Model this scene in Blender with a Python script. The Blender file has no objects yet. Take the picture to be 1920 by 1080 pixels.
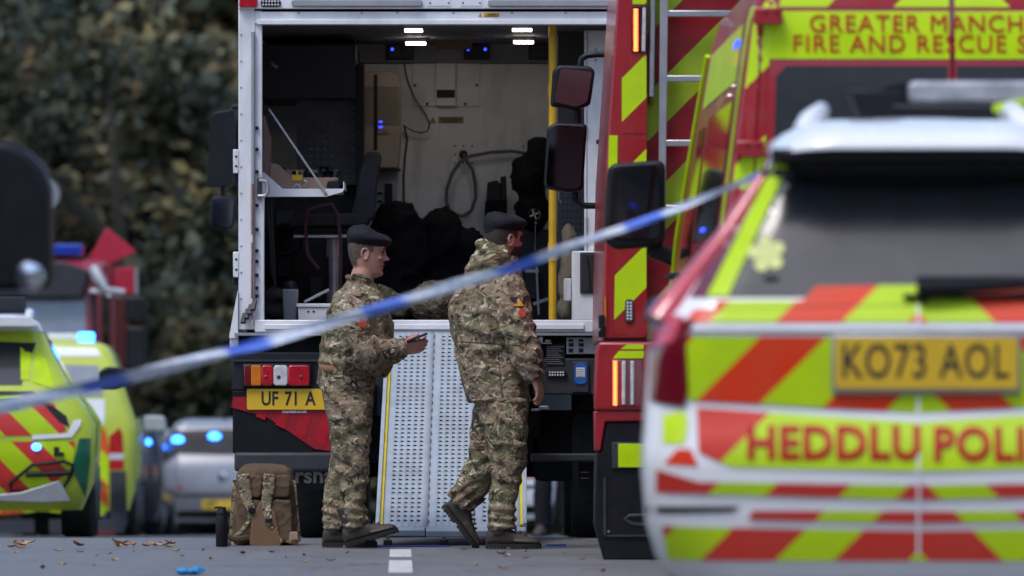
import bpy, bmesh, math, random
from mathutils import Vector, Matrix, Euler, noise
random.seed(7)
R = math.radians
scene = bpy.context.scene
col = scene.collection

# ------------------------------------------------------------------ camera, world, sun, exposure
F = 12000.0          # focal length in pixels of a 1920 wide frame
HC = 0.87            # camera height
cam_d = bpy.data.cameras.new('camera')
cam = bpy.data.objects.new('camera', cam_d); col.objects.link(cam)
cam.location = (0, 0, HC); cam.rotation_euler = (R(90), 0, 0)
cam_d.sensor_width = 36.0; cam_d.lens = F * 36.0 / 1920.0
cam_d.shift_y = (733 - 540) / 1920.0
cam_d.clip_start = 0.5; cam_d.clip_end = 4000
cam_d.dof.use_dof = True; cam_d.dof.focus_distance = 37.2; cam_d.dof.aperture_fstop = 2.8
scene.camera = cam

world = bpy.data.worlds.new('World'); scene.world = world; world.use_nodes = True
wn = world.node_tree; wn.nodes.clear()
sky = wn.nodes.new('ShaderNodeTexSky'); sky.sky_type = 'NISHITA'; sky.sun_disc = False
SUN_EL, SUN_AZ = R(60), R(215)
sky.sun_elevation = SUN_EL; sky.sun_rotation = SUN_AZ
sky.air_density = 1.0; sky.dust_density = 1.6; sky.ozone_density = 2.0
bg = wn.nodes.new('ShaderNodeBackground'); bg.inputs[1].default_value = 0.15
wo = wn.nodes.new('ShaderNodeOutputWorld')
wn.links.new(sky.outputs[0], bg.inputs[0]); wn.links.new(bg.outputs[0], wo.inputs[0])
sun_d = bpy.data.lights.new('sun', 'SUN'); sun_d.energy = 0.9; sun_d.angle = R(20); sun_d.color = (1.0, 0.97, 0.93)
sun = bpy.data.objects.new('sun', sun_d); col.objects.link(sun)
sd = Vector((math.sin(SUN_AZ) * math.cos(SUN_EL), math.cos(SUN_AZ) * math.cos(SUN_EL), math.sin(SUN_EL)))
sun.rotation_euler = (-sd).to_track_quat('-Z', 'Y').to_euler()
scene.view_settings.view_transform = 'Standard'; scene.view_settings.look = 'None'
scene.view_settings.gamma = 1.0; scene.view_settings.exposure = 0.8
scene.render.engine = 'CYCLES'
scene.cycles.use_denoising = True
scene.cycles.max_bounces = 6

# ------------------------------------------------------------------ measuring helpers
def S(d): return F / d
def W(x, y, d): return Vector(((x - 960) * d / F, d, HC + (733 - y) * d / F))
def gz(d):
    """height of the road surface at distance d"""
    if d < 36.3: return 0.0
    if d < 39.3: return -0.0225 * (d - 36.3) ** 2 / 6.0
    if d < 118: return -0.03375 - 0.0225 * (d - 39.3)
    return -0.03375 - 0.0225 * 78.7 

# ------------------------------------------------------------------ materials
MATS = {}
def nodes_of(name):
    m = bpy.data.materials.new(name); m.use_nodes = True
    nt = m.node_tree; b = nt.nodes['Principled BSDF']
    return m, nt, b
def rgba(c): return (c[0], c[1], c[2], 1.0)
def ramp(nt, fac, stops, interp='LINEAR'):
    r = nt.nodes.new('ShaderNodeValToRGB'); r.color_ramp.interpolation = interp
    e = r.color_ramp.elements
    while len(e) < len(stops): e.new(0.5)
    for k, (p, c) in enumerate(stops):
        e[k].position = p; e[k].color = rgba(c) if not isinstance(c, (int, float)) else (c, c, c, 1)
    nt.links.new(fac, r.inputs[0]); return r.outputs[0]
def objco(nt, scale=(1, 1, 1)):
    t = nt.nodes.new('ShaderNodeTexCoord'); mp = nt.nodes.new('ShaderNodeMapping')
    mp.inputs['Scale'].default_value = scale
    nt.links.new(t.outputs['Object'], mp.inputs[0]); return mp.outputs[0]
def noise_n(nt, co, scale, detail=3, rough=0.55, dist=0.0):
    n = nt.nodes.new('ShaderNodeTexNoise'); n.inputs['Scale'].default_value = scale
    n.inputs['Detail'].default_value = detail; n.inputs['Roughness'].default_value = rough
    n.inputs['Distortion'].default_value = dist
    nt.links.new(co, n.inputs['Vector']); return n.outputs[0]
def mixc(nt, fac, a, b, mode='MIX'):
    m = nt.nodes.new('ShaderNodeMix'); m.data_type = 'RGBA'; m.blend_type = mode
    for s, v in ((m.inputs[0], fac), (m.inputs[6], a), (m.inputs[7], b)):
        if isinstance(v, (int, float)): s.default_value = v
        elif isinstance(v, tuple): s.default_value = rgba(v)
        else: nt.links.new(v, s)
    return m.outputs[2]
def mathn(nt, op, a, b=0.0, c=None):
    m = nt.nodes.new('ShaderNodeMath'); m.operation = op
    for i, v in enumerate((a, b) if c is None else (a, b, c)):
        if isinstance(v, (int, float)): m.inputs[i].default_value = v
        else: nt.links.new(v, m.inputs[i])
    return m.outputs[0]
def bump_n(nt, b, h, strength, dist=0.01):
    bn = nt.nodes.new('ShaderNodeBump'); bn.inputs['Strength'].default_value = strength
    bn.inputs['Distance'].default_value = dist
    nt.links.new(h, bn.inputs['Height']); nt.links.new(bn.outputs[0], b.inputs['Normal'])
def mat(name, c, rough=0.5, metal=0.0, var=0.12, vs=6.0, bump=0.0, bs=80.0, coat=0.0, emit=0.0, trans=0.0, dirt=0.0, spec=None):
    if name in MATS: return MATS[name]
    m, nt, b = nodes_of(name)
    co = objco(nt)
    n = noise_n(nt, co, vs, 4)
    lo = tuple(max(0, v * (1 - var)) for v in c); hi = tuple(v * (1 + var) for v in c)
    colr = ramp(nt, n, [(0.3, lo), (0.7, hi)])
    if dirt > 0:
        n2 = noise_n(nt, objco(nt, (1, 1, 0.35)), 3.1, 6, 0.65, 0.6)
        f = ramp(nt, n2, [(0.5, 0.0), (0.78, dirt)])
        colr = mixc(nt, f, colr, (0.09, 0.08, 0.07))
    nt.links.new(colr, b.inputs['Base Color'])
    rr = ramp(nt, noise_n(nt, co, vs * 2.3, 3), [(0.3, max(0.02, rough * 0.85)), (0.7, min(1, rough * 1.15))])
    nt.links.new(rr, b.inputs['Roughness'])
    b.inputs['Metallic'].default_value = metal
    if coat: b.inputs['Coat Weight'].default_value = coat; b.inputs['Coat Roughness'].default_value = 0.06
    if spec is not None: b.inputs['Specular IOR Level'].default_value = spec
    if trans: b.inputs['Transmission Weight'].default_value = trans
    if emit: b.inputs['Emission Color'].default_value = rgba(c); b.inputs['Emission Strength'].default_value = emit
    if bump: bump_n(nt, b, noise_n(nt, co, bs, 4), bump)
    MATS[name] = m; return m

LIME = (0.48, 0.70, 0.002); RED = (0.72, 0.04, 0.006); WHITE = (0.72, 0.73, 0.76)
def chevron(name, c_in, c_out, period, v0, duty=0.5, kx=1.0, kz=1.0, rough=0.38, coat=0.12):
    """flat reflective print: stripes where |x|*kx + z*kz runs through a period"""
    m, nt, b = nodes_of(name)
    t = nt.nodes.new('ShaderNodeTexCoord'); sx = nt.nodes.new('ShaderNodeSeparateXYZ')
    nt.links.new(t.outputs['Object'], sx.inputs[0])
    a = mathn(nt, 'MULTIPLY', mathn(nt, 'ABSOLUTE', sx.outputs[0]), kx)
    v = mathn(nt, 'MULTIPLY_ADD', sx.outputs[2], kz, a)
    fr = mathn(nt, 'FRACT', mathn(nt, 'DIVIDE', mathn(nt, 'SUBTRACT', v, v0), period))
    st = mathn(nt, 'LESS_THAN', fr, duty)
    n = noise_n(nt, t.outputs['Object'], 7, 4)
    cc = mixc(nt, st, c_out, c_in)
    cc = mixc(nt, ramp(nt, n, [(0.35, 0.0), (0.8, 0.16)]), cc, (0.2, 0.17, 0.1))
    nt.links.new(cc, b.inputs['Base Color'])
    b.inputs['Roughness'].default_value = rough; b.inputs['Coat Weight'].default_value = coat; b.inputs['Specular IOR Level'].default_value = 0.25
    MATS[name] = m; return m

def mat_asphalt():
    m, nt, b = nodes_of('asphalt')
    co = objco(nt)
    n1 = noise_n(nt, co, 95, 4, 0.75); n2 = noise_n(nt, co, 0.8, 5, 0.6, 0.4); n3 = noise_n(nt, objco(nt, (3, 0.25, 1)), 1.2, 4)
    c = ramp(nt, n1, [(0.25, (0.05, 0.05, 0.054)), (0.55, (0.15, 0.15, 0.155)), (0.8, (0.34, 0.34, 0.34))])
    c = mixc(nt, ramp(nt, n2, [(0.35, 0.0), (0.7, 0.55)]), c, (0.19, 0.19, 0.195))
    c = mixc(nt, ramp(nt, n3, [(0.5, 0.0), (0.8, 0.4)]), c, (0.085, 0.083, 0.083))
    nt.links.new(c, b.inputs['Base Color'])
    vo = nt.nodes.new('ShaderNodeTexVoronoi'); vo.feature = 'DISTANCE_TO_EDGE'; vo.inputs['Scale'].default_value = 0.55
    wv = nt.nodes.new('ShaderNodeVectorMath'); wv.operation = 'ADD'; nt.links.new(co, wv.inputs[0])
    nz = nt.nodes.new('ShaderNodeTexNoise'); nz.inputs['Scale'].default_value = 2.0; nz.inputs['Detail'].default_value = 5; nt.links.new(co, nz.inputs['Vector'])
    nt.links.new(nz.outputs['Color'], wv.inputs[1]); nt.links.new(wv.outputs[0], vo.inputs['Vector'])
    c = mixc(nt, ramp(nt, vo.outputs['Distance'], [(0.0, 0.75), (0.012, 0.0)]), c, (0.03, 0.03, 0.03)); nt.links.new(c, b.inputs['Base Color'])
    nt.links.new(ramp(nt, n2, [(0.3, 0.42), (0.7, 0.7)]), b.inputs['Roughness'])
    bump_n(nt, b, n1, 0.6, 0.006)
    MATS['asphalt'] = m; return m
def mat_camo(name, scale=1.0, seed=0.0, dark=1.0):
    m, nt, b = nodes_of(name)
    t = nt.nodes.new('ShaderNodeTexCoord'); mp = nt.nodes.new('ShaderNodeMapping')
    mp.inputs['Location'].default_value = (seed, seed * 1.7, seed * 0.6); mp.inputs['Scale'].default_value = (scale, scale, scale * 1.35)
    nt.links.new(t.outputs['Object'], mp.inputs[0]); co = mp.outputs[0]
    k = dark
    n1 = noise_n(nt, co, 6.0, 4, 0.6, 1.0); n2 = noise_n(nt, co, 8.5, 4, 0.6, 1.6)
    mp2 = nt.nodes.new('ShaderNodeMapping'); mp2.inputs['Location'].default_value = (5.1, 2.2, 8.7)
    nt.links.new(co, mp2.inputs[0])
    n3 = noise_n(nt, mp2.outputs[0], 12, 3, 0.5, 2.4); n4 = noise_n(nt, mp2.outputs[0], 14, 2, 0.45, 2.8)
    c = ramp(nt, n1, [(0.34, (0.12 * k, 0.125 * k, 0.062 * k)), (0.44, (0.19 * k, 0.17 * k, 0.10 * k)), (0.52, (0.29 * k, 0.23 * k, 0.155 * k)), (0.66, (0.22 * k, 0.155 * k, 0.105 * k))])
    c = mixc(nt, ramp(nt, n2, [(0.53, 0.0), (0.585, 0.85)]), c, (0.105 * k, 0.07 * k, 0.047 * k))
    c = mixc(nt, ramp(nt, n3, [(0.59, 0.0), (0.625, 0.92)]), c, (0.035 * k, 0.027 * k, 0.02 * k))
    c = mixc(nt, ramp(nt, n4, [(0.61, 0.0), (0.65, 0.9)]), c, (0.52 * k, 0.47 * k, 0.36 * k))
    nt.links.new(c, b.inputs['Base Color']); b.inputs['Roughness'].default_value = 0.9
    b.inputs['Specular IOR Level'].default_value = 0.15
    h = mathn(nt, 'ADD', mathn(nt, 'ABSOLUTE', mathn(nt, 'SUBTRACT', noise_n(nt, mp2.outputs[0], 13, 3, 0.55, 1.2), 0.5)), mathn(nt, 'MULTIPLY', noise_n(nt, co, 300, 2), 0.04))
    bump_n(nt, b, h, 0.9, 0.03)
    MATS[name] = m; return m
def mat_skin(name, c, red):
    m, nt, b = nodes_of(name)
    co = objco(nt)
    n = noise_n(nt, co, 18, 4)
    cc = ramp(nt, n, [(0.3, c), (0.7, red)])
    cc = mixc(nt, ramp(nt, noise_n(nt, co, 160, 3), [(0.4, 0.0), (0.8, 0.25)]), cc, (0.34, 0.15, 0.11))
    nt.links.new(cc, b.inputs['Base Color']); b.inputs['Roughness'].default_value = 0.5
    b.inputs['Subsurface Weight'].default_value = 0.05; b.inputs['Subsurface Radius'].default_value = (0.01, 0.004, 0.002)
    bump_n(nt, b, noise_n(nt, co, 220, 3), 0.12, 0.002)
    MATS[name] = m; return m
def mat_leaf(name, stops, sc=0.9):
    m, nt, b = nodes_of(name)
    g = nt.nodes.new('ShaderNodeNewGeometry')
    n = noise_n(nt, objco(nt), sc, 3, 0.6)
    f = mathn(nt, 'ADD', mathn(nt, 'MULTIPLY', g.outputs['Random Per Island'], 0.28), mathn(nt, 'MULTIPLY', ramp(nt, n, [(0.3, 0.0), (0.7, 1.0)]), 0.72))
    c = ramp(nt, f, stops)
    nt.links.new(c, b.inputs['Base Color']); b.inputs['Roughness'].default_value = 0.6
    b.inputs['Transmission Weight'].default_value = 0.0
    MATS[name] = m; return m

M = {}
def setup_mats():
    M['white'] = mat('white_panel_paint', WHITE, 0.38, var=0.05, dirt=0.35, coat=0.2)
    M['white_in'] = mat('pale_interior_panel', (0.66, 0.66, 0.67), 0.55, var=0.08, dirt=0.55)
    M['white_car'] = mat('white_car_paint', (0.80, 0.81, 0.83), 0.25, var=0.03, coat=0.6)
    M['silver_car'] = mat('silver_car_paint', (0.24, 0.25, 0.28), 0.3, var=0.04, coat=0.6, metal=0.2)
    M['red'] = mat('fire_red_paint', (0.30, 0.008, 0.016), 0.32, var=0.1, coat=0.3)
    M['black'] = mat('black_plastic', (0.007, 0.007, 0.010), 0.45, var=0.3, bump=0.05, spec=0.3)
    M['black_matt'] = mat('black_matt_steel', (0.008, 0.008, 0.011), 0.7, var=0.3, bump=0.1, spec=0.2)
    M['dark'] = mat('dark_grey_panel', (0.016, 0.017, 0.022), 0.55, var=0.2, spec=0.3)
    M['dark2'] = mat('charcoal_panel', (0.038, 0.04, 0.048), 0.5, var=0.15, spec=0.3)
    M['rubber'] = mat('tyre_rubber', (0.02, 0.02, 0.021), 0.85, var=0.3, bump=0.3, bs=60)
    M['glass'] = mat('tinted_glass', (0.03, 0.032, 0.036), 0.06, var=0.1, coat=1.0)
    M['glass_grey'] = mat('grey_tinted_glass', (0.03, 0.032, 0.036), 0.2, var=0.1, coat=0.35)
    M['mirror'] = mat('mirror_glass', (0.30, 0.31, 0.33), 0.03, metal=1.0, var=0.02)
    M['steel'] = mat('brushed_steel', (0.45, 0.46, 0.48), 0.35, metal=0.9, var=0.15)
    M['alu'] = mat('dull_aluminium', (0.36, 0.37, 0.39), 0.45, metal=0.6, var=0.12)
    M['chrome'] = mat('chrome', (0.7, 0.7, 0.72), 0.12, metal=1.0, var=0.05)
    M['yellow'] = mat('yellow_paint', (0.62, 0.36, 0.012), 0.42, var=0.12, dirt=0.2)
    M['yplate'] = mat('yellow_plate', (0.66, 0.42, 0.02), 0.4, var=0.08, dirt=0.15)
    M['ink'] = mat('black_ink', (0.012, 0.012, 0.012), 0.5, var=0.1)
    M['lime'] = mat('lime_reflective_tape', LIME, 0.38, var=0.1, coat=0.08, spec=0.25)
    M['redtape'] = mat('red_reflective_tape', RED, 0.25, var=0.1, coat=0.3)
    M['redtext'] = mat('red_lettering', (0.45, 0.012, 0.012), 0.45, var=0.08, spec=0.2)
    M['green'] = mat('green_reflective_tape', (0.01, 0.13, 0.07), 0.3, var=0.1)
    M['lens_red'] = mat('red_lens', (0.42, 0.008, 0.02), 0.12, var=0.25, vs=25, coat=1.0)
    M['lens_dkred'] = mat('dark_red_lens', (0.14, 0.004, 0.012), 0.12, var=0.2, coat=1.0)
    M['lens_amber'] = mat('amber_lens', (0.62, 0.17, 0.01), 0.15, var=0.2, vs=25, coat=1.0)
    M['lens_clear'] = mat('clear_lens', (0.55, 0.55, 0.57), 0.2, var=0.2, vs=30, coat=1.0)
    M['led_red'] = mat('lit_red_led', (1.0, 0.09, 0.02), 0.3, emit=5.0)
    M['led_blue'] = mat('lit_blue_led', (0.02, 0.16, 1.0), 0.3, emit=9.0)
    M['led_white'] = mat('lit_ceiling_lamp', (1.0, 0.9, 0.78), 0.3, emit=12.0)
    M['bluebar'] = mat('blue_light_lens', (0.012, 0.05, 0.42), 0.12, var=0.1, coat=1.0)
    M['beret'] = mat('dark_felt', (0.022, 0.021, 0.026), 0.95, var=0.25, bump=0.25, bs=240, spec=0.1)
    M['boot'] = mat('brown_black_boot_leather', (0.04, 0.029, 0.024), 0.6, var=0.3, bump=0.3, bs=60)
    M['sole'] = mat('black_boot_sole', (0.012, 0.011, 0.011), 0.85)
    M['belt'] = mat('tan_webbing', (0.20, 0.105, 0.05), 0.85, var=0.15, bump=0.2, bs=200)
    M['coyote'] = mat('coyote_brown_nylon', (0.105, 0.073, 0.045), 0.85, var=0.25, bump=0.3, bs=50, spec=0.15)
    M['tan'] = mat('tan_board', (0.30, 0.20, 0.145), 0.7, var=0.12)
    M['khaki'] = mat('khaki_canvas', (0.16, 0.135, 0.09), 0.9, var=0.3, bump=0.4, bs=30)
    M['bag'] = mat('black_bag_nylon', (0.010, 0.010, 0.013), 0.8, var=0.4, bump=0.4, bs=22, spec=0.12)
    M['ramp'] = mat('pale_blue_grey_ramp_paint', (0.34, 0.40, 0.46), 0.5, var=0.08, dirt=0.4)
    M['beige'] = mat('beige_plastic', (0.34, 0.28, 0.22), 0.45, var=0.08)
    M['blue'] = mat('blue_enamel', (0.02, 0.11, 0.42), 0.4, var=0.1)
    M['paper'] = mat('white_paper', (0.7, 0.7, 0.7), 0.7, var=0.05)
    M['can'] = mat('clear_plastic_can', (0.20, 0.21, 0.23), 0.25, var=0.1)
    M['bark'] = mat('bark', (0.05, 0.04, 0.03), 0.9, var=0.4, bump=0.6, bs=14)
    M['kerb'] = mat('kerb_stone', (0.26, 0.25, 0.24), 0.85, var=0.2, bump=0.3)
    M['paving'] = mat('paving', (0.2, 0.195, 0.19), 0.85, var=0.2, bump=0.3)
    M['line'] = mat('worn_white_road_paint', (0.55, 0.55, 0.53), 0.7, var=0.25, vs=18, dirt=0.5, bump=0.3, bs=120)
    M['skin'] = mat_skin('skin', (0.45, 0.25, 0.19), (0.42, 0.205, 0.155))
    M['hair'] = mat('cropped_brown_hair', (0.10, 0.065, 0.05), 0.85, var=0.3, vs=60, bump=0.4, bs=300)
    M['camo'] = mat_camo('camouflage_cloth', 0.9, 0.0, 0.98)
    M['camo2'] = mat_camo('camouflage_cloth_smock', 0.8, 3.3, 1.02)
    M['camo3'] = mat_camo('camouflage_cloth_trousers', 0.95, 7.7, 0.92)
    mat_asphalt(); M['asphalt'] = MATS['asphalt']
    M['grass'] = mat('rough_grass', (0.045, 0.06, 0.022), 0.95, var=0.5, vs=3, bump=0.6, bs=30)
setup_mats()

# ------------------------------------------------------------------ mesh builder
class MB:
    def __init__(s): s.v = []; s.f = []
    def add(s, vs, fs):
        o = len(s.v); s.v.extend([Vector(p) for p in vs]); s.f.extend([tuple(i + o for i in f) for f in fs]); return s
    def box(s, x0, x1, y0, y1, z0, z1):
        if x0 > x1: x0, x1 = x1, x0
        if y0 > y1: y0, y1 = y1, y0
        if z0 > z1: z0, z1 = z1, z0
        return s.add([(x0, y0, z0), (x1, y0, z0), (x1, y1, z0), (x0, y1, z0), (x0, y0, z1), (x1, y0, z1), (x1, y1, z1), (x0, y1, z1)],
                     [(0, 3, 2, 1), (4, 5, 6, 7), (0, 1, 5, 4), (1, 2, 6, 5), (2, 3, 7, 6), (3, 0, 4, 7)])
    def bar(s, a, b, w, h, up=(0, 0, 1)):
        """box beam from a to b, w wide (sideways), h high"""
        a = Vector(a); b = Vector(b); d = (b - a).normalized(); up = Vector(up)
        if abs(d.dot(up)) > 0.98: up = Vector((0, 1, 0))
        sx = d.cross(up).normalized() * (w / 2); sz = sx.cross(d).normalized() * (h / 2)
        p = [a - sx - sz, a + sx - sz, a + sx + sz, a - sx + sz, b - sx - sz, b + sx - sz, b + sx + sz, b - sx + sz]
        return s.add(p, [(0, 1, 2, 3), (7, 6, 5, 4), (0, 4, 5, 1), (1, 5, 6, 2), (2, 6, 7, 3), (3, 7, 4, 0)])
    def prism(s, poly, y0, y1, plane='xz'):
        """extrude a 2D polygon between two coordinates of the third axis"""
        n = len(poly)
        def P(a, b, t): return (a, t, b) if plane == 'xz' else ((t, a, b) if plane == 'yz' else (a, b, t))
        vs = [P(a, b, y0) for a, b in poly] + [P(a, b, y1) for a, b in poly]
        fs = [tuple(range(n)), tuple(range(2 * n - 1, n - 1, -1))] + [(i, i + n, (i + 1) % n + n, (i + 1) % n) for i in range(n)]
        return s.add(vs, fs)
    def loft(s, rings, caps=True, closed=True):
        n = len(rings[0]); o = len(s.v)
        for r in rings: s.v.extend([Vector(p) for p in r])
        for i in range(len(rings) - 1):
            for j in range(n if closed else n - 1):
                a = o + i * n + j; b = o + i * n + (j + 1) % n
                s.f.append((a, b, b + n, a + n))
        if caps:
            s.f.append(tuple(o + j for j in reversed(range(n))))
            s.f.append(tuple(o + (len(rings) - 1) * n + j for j in range(n)))
        return s
    def tube(s, pts, r, n=10, caps=True, flat=None):
        """round tube along a path; r number or list; flat=(ratio, axis) squashes the section along axis"""
        pts = [Vector(p) for p in pts]; m = len(pts)
        rs = [r] * m if isinstance(r, (int, float)) else list(r)
        rings = []; pu = None
        for i in range(m):
            d = (pts[min(i + 1, m - 1)] - pts[max(i - 1, 0)]).normalized()
            if pu is None:
                pu = Vector((0, 0, 1)) if abs(d.z) < 0.9 else Vector((0, 1, 0))
            u = (pu - d * pu.dot(d)).normalized(); pu = u; w = d.cross(u)
            ring = []
            for j in range(n):
                t = 2 * math.pi * j / n
                q = u * (math.cos(t) * rs[i]) + w * (math.sin(t) * rs[i])
                if flat: ax = Vector(flat[1]); q = q - ax * q.dot(ax) * (1 - flat[0])
                ring.append(pts[i] + q)
            rings.append(ring)
        return s.loft(rings, caps)
    def lathe(s, prof, c, axis=(0, 0, 1), n=20, caps=True):
        """prof: list of (radius, height along axis)"""
        c = Vector(c); a = Vector(axis).normalized()
        u = Vector((1, 0, 0)) if abs(a.x) < 0.9 else Vector((0, 1, 0))
        u = (u - a * u.dot(a)).normalized(); w = a.cross(u)
        rings = [[c + a * h + u * (math.cos(2 * math.pi * j / n) * r) + w * (math.sin(2 * math.pi * j / n) * r) for j in range(n)] for r, h in prof]
        return s.loft(rings, caps)
    def ell(s, c, rx, ry, rz, n=14, m=10, rot=None):
        c = Vector(c); rings = []
        for i in range(m + 1):
            t = math.pi * (i + 0.02) / (m + 0.04)
            rings.append([Vector((rx * math.sin(t) * math.cos(2 * math.pi * j / n), ry * math.sin(t) * math.sin(2 * math.pi * j / n), -rz * math.cos(t))) for j in range(n)])
        if rot is not None:
            e = Euler(rot).to_matrix(); rings = [[e @ p for p in r] for r in rings]
        return s.loft([[p + c for p in r] for r in rings])
    def xform(s, mtx): s.v = [mtx @ p for p in s.v]; return s
    def join(s, o): return s.add(o.v, o.f)

def to_mesh(mb, name):
    me = bpy.data.meshes.new(name); me.from_pydata([tuple(p) for p in mb.v], [], mb.f); me.update()
    bm = bmesh.new(); bm.from_mesh(me); bmesh.ops.recalc_face_normals(bm, faces=bm.faces[:]); bm.to_mesh(me); bm.free()
    return me
def root_origin(p):
    o = Vector((0, 0, 0))
    while p is not None:
        o += p.location; p = p.parent
    return o
def link(name, me, m, parent=None, smooth=35, bevel=0.0, seg=2):
    if m is not None: me.materials.append(m)
    for p in me.polygons: p.use_smooth = True
    try: me.set_sharp_from_angle(angle=R(smooth))
    except Exception: pass
    o = bpy.data.objects.new(name, me); col.objects.link(o)
    if parent is not None: o.parent = parent
    if bevel > 0:
        bv = o.modifiers.new('bevel', 'BEVEL'); bv.width = bevel; bv.segments = seg; bv.limit_method = 'ANGLE'; bv.angle_limit = R(40)
        bv.harden_normals = False
    return o
def part(name, mb, m, parent=None, world=True, smooth=35, bevel=0.0, seg=2):
    """mb in world coordinates (unrotated parents) unless world=False"""
    if world and parent is not None:
        o = root_origin(parent); mb.v = [p - o for p in mb.v]
    return link(name, to_mesh(mb, name), m, parent, smooth, bevel, seg)
def thing(name, label, cat, loc=(0, 0, 0), rz=0.0, group=None):
    o = bpy.data.objects.new(name, None); col.objects.link(o); o.empty_display_size = 0.2
    o.location = loc; o.rotation_euler = (0, 0, rz); o['label'] = label; o['category'] = cat
    if group: o['group'] = group
    return o
def tag(o, label, cat, group=None):
    o['label'] = label; o['category'] = cat
    if group: o['group'] = group
    return o
def single(name, mb, m, label, cat, base, group=None, **kw):
    """a thing that is one mesh, with its origin at base"""
    b = Vector(base); mb.v = [p - b for p in mb.v]
    o = link(name, to_mesh(mb, name), m, None, kw.get('smooth', 35), kw.get('bevel', 0.0)); o.location = b
    return tag(o, label, cat, group)
def text(name, s, size, c, m, parent, world=True, weight=0.0, align='CENTER', sx=1.0, tilt=90, depth=0.001, spacing=1.0, words=1.0):
    cu = bpy.data.curves.new(name, 'FONT'); cu.body = s; cu.size = size; cu.align_x = align; cu.align_y = 'CENTER'
    cu.offset = weight; cu.extrude = depth; cu.resolution_u = 3; cu.space_character = spacing; cu.space_word = words
    t = bpy.data.objects.new('tmp', cu); col.objects.link(t)
    dg = bpy.context.evaluated_depsgraph_get(); me = bpy.data.meshes.new_from_object(t.evaluated_get(dg))
    bpy.data.objects.remove(t); bpy.data.curves.remove(cu)
    c = Vector(c)
    if world and parent is not None: c = c - root_origin(parent)
    me.transform(Matrix.Translation(c) @ Matrix.Rotation(R(tilt), 4, 'X') @ Matrix.Diagonal((sx, 1, 1, 1)))
    me.name = name
    if ' ' not in s or '!' in s: return link(name, me, m, parent, 20)
    # one mesh for each word
    bm = bmesh.new(); bm.from_mesh(me); left = set(bm.verts); isl = []
    while left:
        st = [left.pop()]; grp = set(st)
        while st:
            for e in st.pop().link_edges:
                for q in e.verts:
                    if q in left: left.discard(q); grp.add(q); st.append(q)
        isl.append(grp)
    isl.sort(key=lambda g_: min(q.co.x for q in g_)); wordsets = []; hi = None; gap = size * 0.16 * sx * words
    for g_ in isl:
        lo_ = min(q.co.x for q in g_)
        if hi is None or lo_ - hi > gap: wordsets.append(set())
        wordsets[-1] |= g_; hi = max(q.co.x for q in g_) if hi is None or lo_ - hi > gap else max(hi, max(q.co.x for q in g_))
    out = None
    for ws in wordsets:
        b2 = bm.copy(); bm.verts.index_update(); keep = {q.index for q in ws}; b2.verts.ensure_lookup_table()
        bmesh.ops.delete(b2, geom=[q for q in b2.verts if q.index not in keep], context='VERTS')
        m2 = bpy.data.meshes.new(name); b2.to_mesh(m2); b2.free(); out = link(name, m2, m, parent, 20)
    bm.free(); bpy.data.meshes.remove(me)
    return out
def rpoly(pts, r, seg=5):
    """round the corners of a 2D polygon; r number or list"""
    out = []; n = len(pts)
    for i in range(n):
        p0 = Vector(pts[i - 1]); p = Vector(pts[i]); p1 = Vector(pts[(i + 1) % n]); rr = r if isinstance(r, (int, float)) else r[i]
        a = (p0 - p); b = (p1 - p); k = min(rr, a.length * 0.45, b.length * 0.45)
        if k < 1e-5: out.append((p.x, p.y)); continue
        a = p + a.normalized() * k; b = p + b.normalized() * k
        for j in range(seg + 1):
            t = j / seg; q = a * (1 - t) ** 2 + p * (2 * t * (1 - t)) + b * t * t
            out.append((q.x, q.y))
    return out
def clip(poly, nx, nz, c):
    """keep nx*x+nz*z <= c"""
    out = []; n = len(poly)
    for i in range(n):
        a, b = poly[i], poly[(i + 1) % n]
        da = nx * a[0] + nz * a[1] - c; db = nx * b[0] + nz * b[1] - c
        if da <= 0: out.append(a)
        if (da < 0 < db) or (db < 0 < da):
            t = da / (da - db); out.append((a[0] + (b[0] - a[0]) * t, a[1] + (b[1] - a[1]) * t))
    return out

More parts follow.
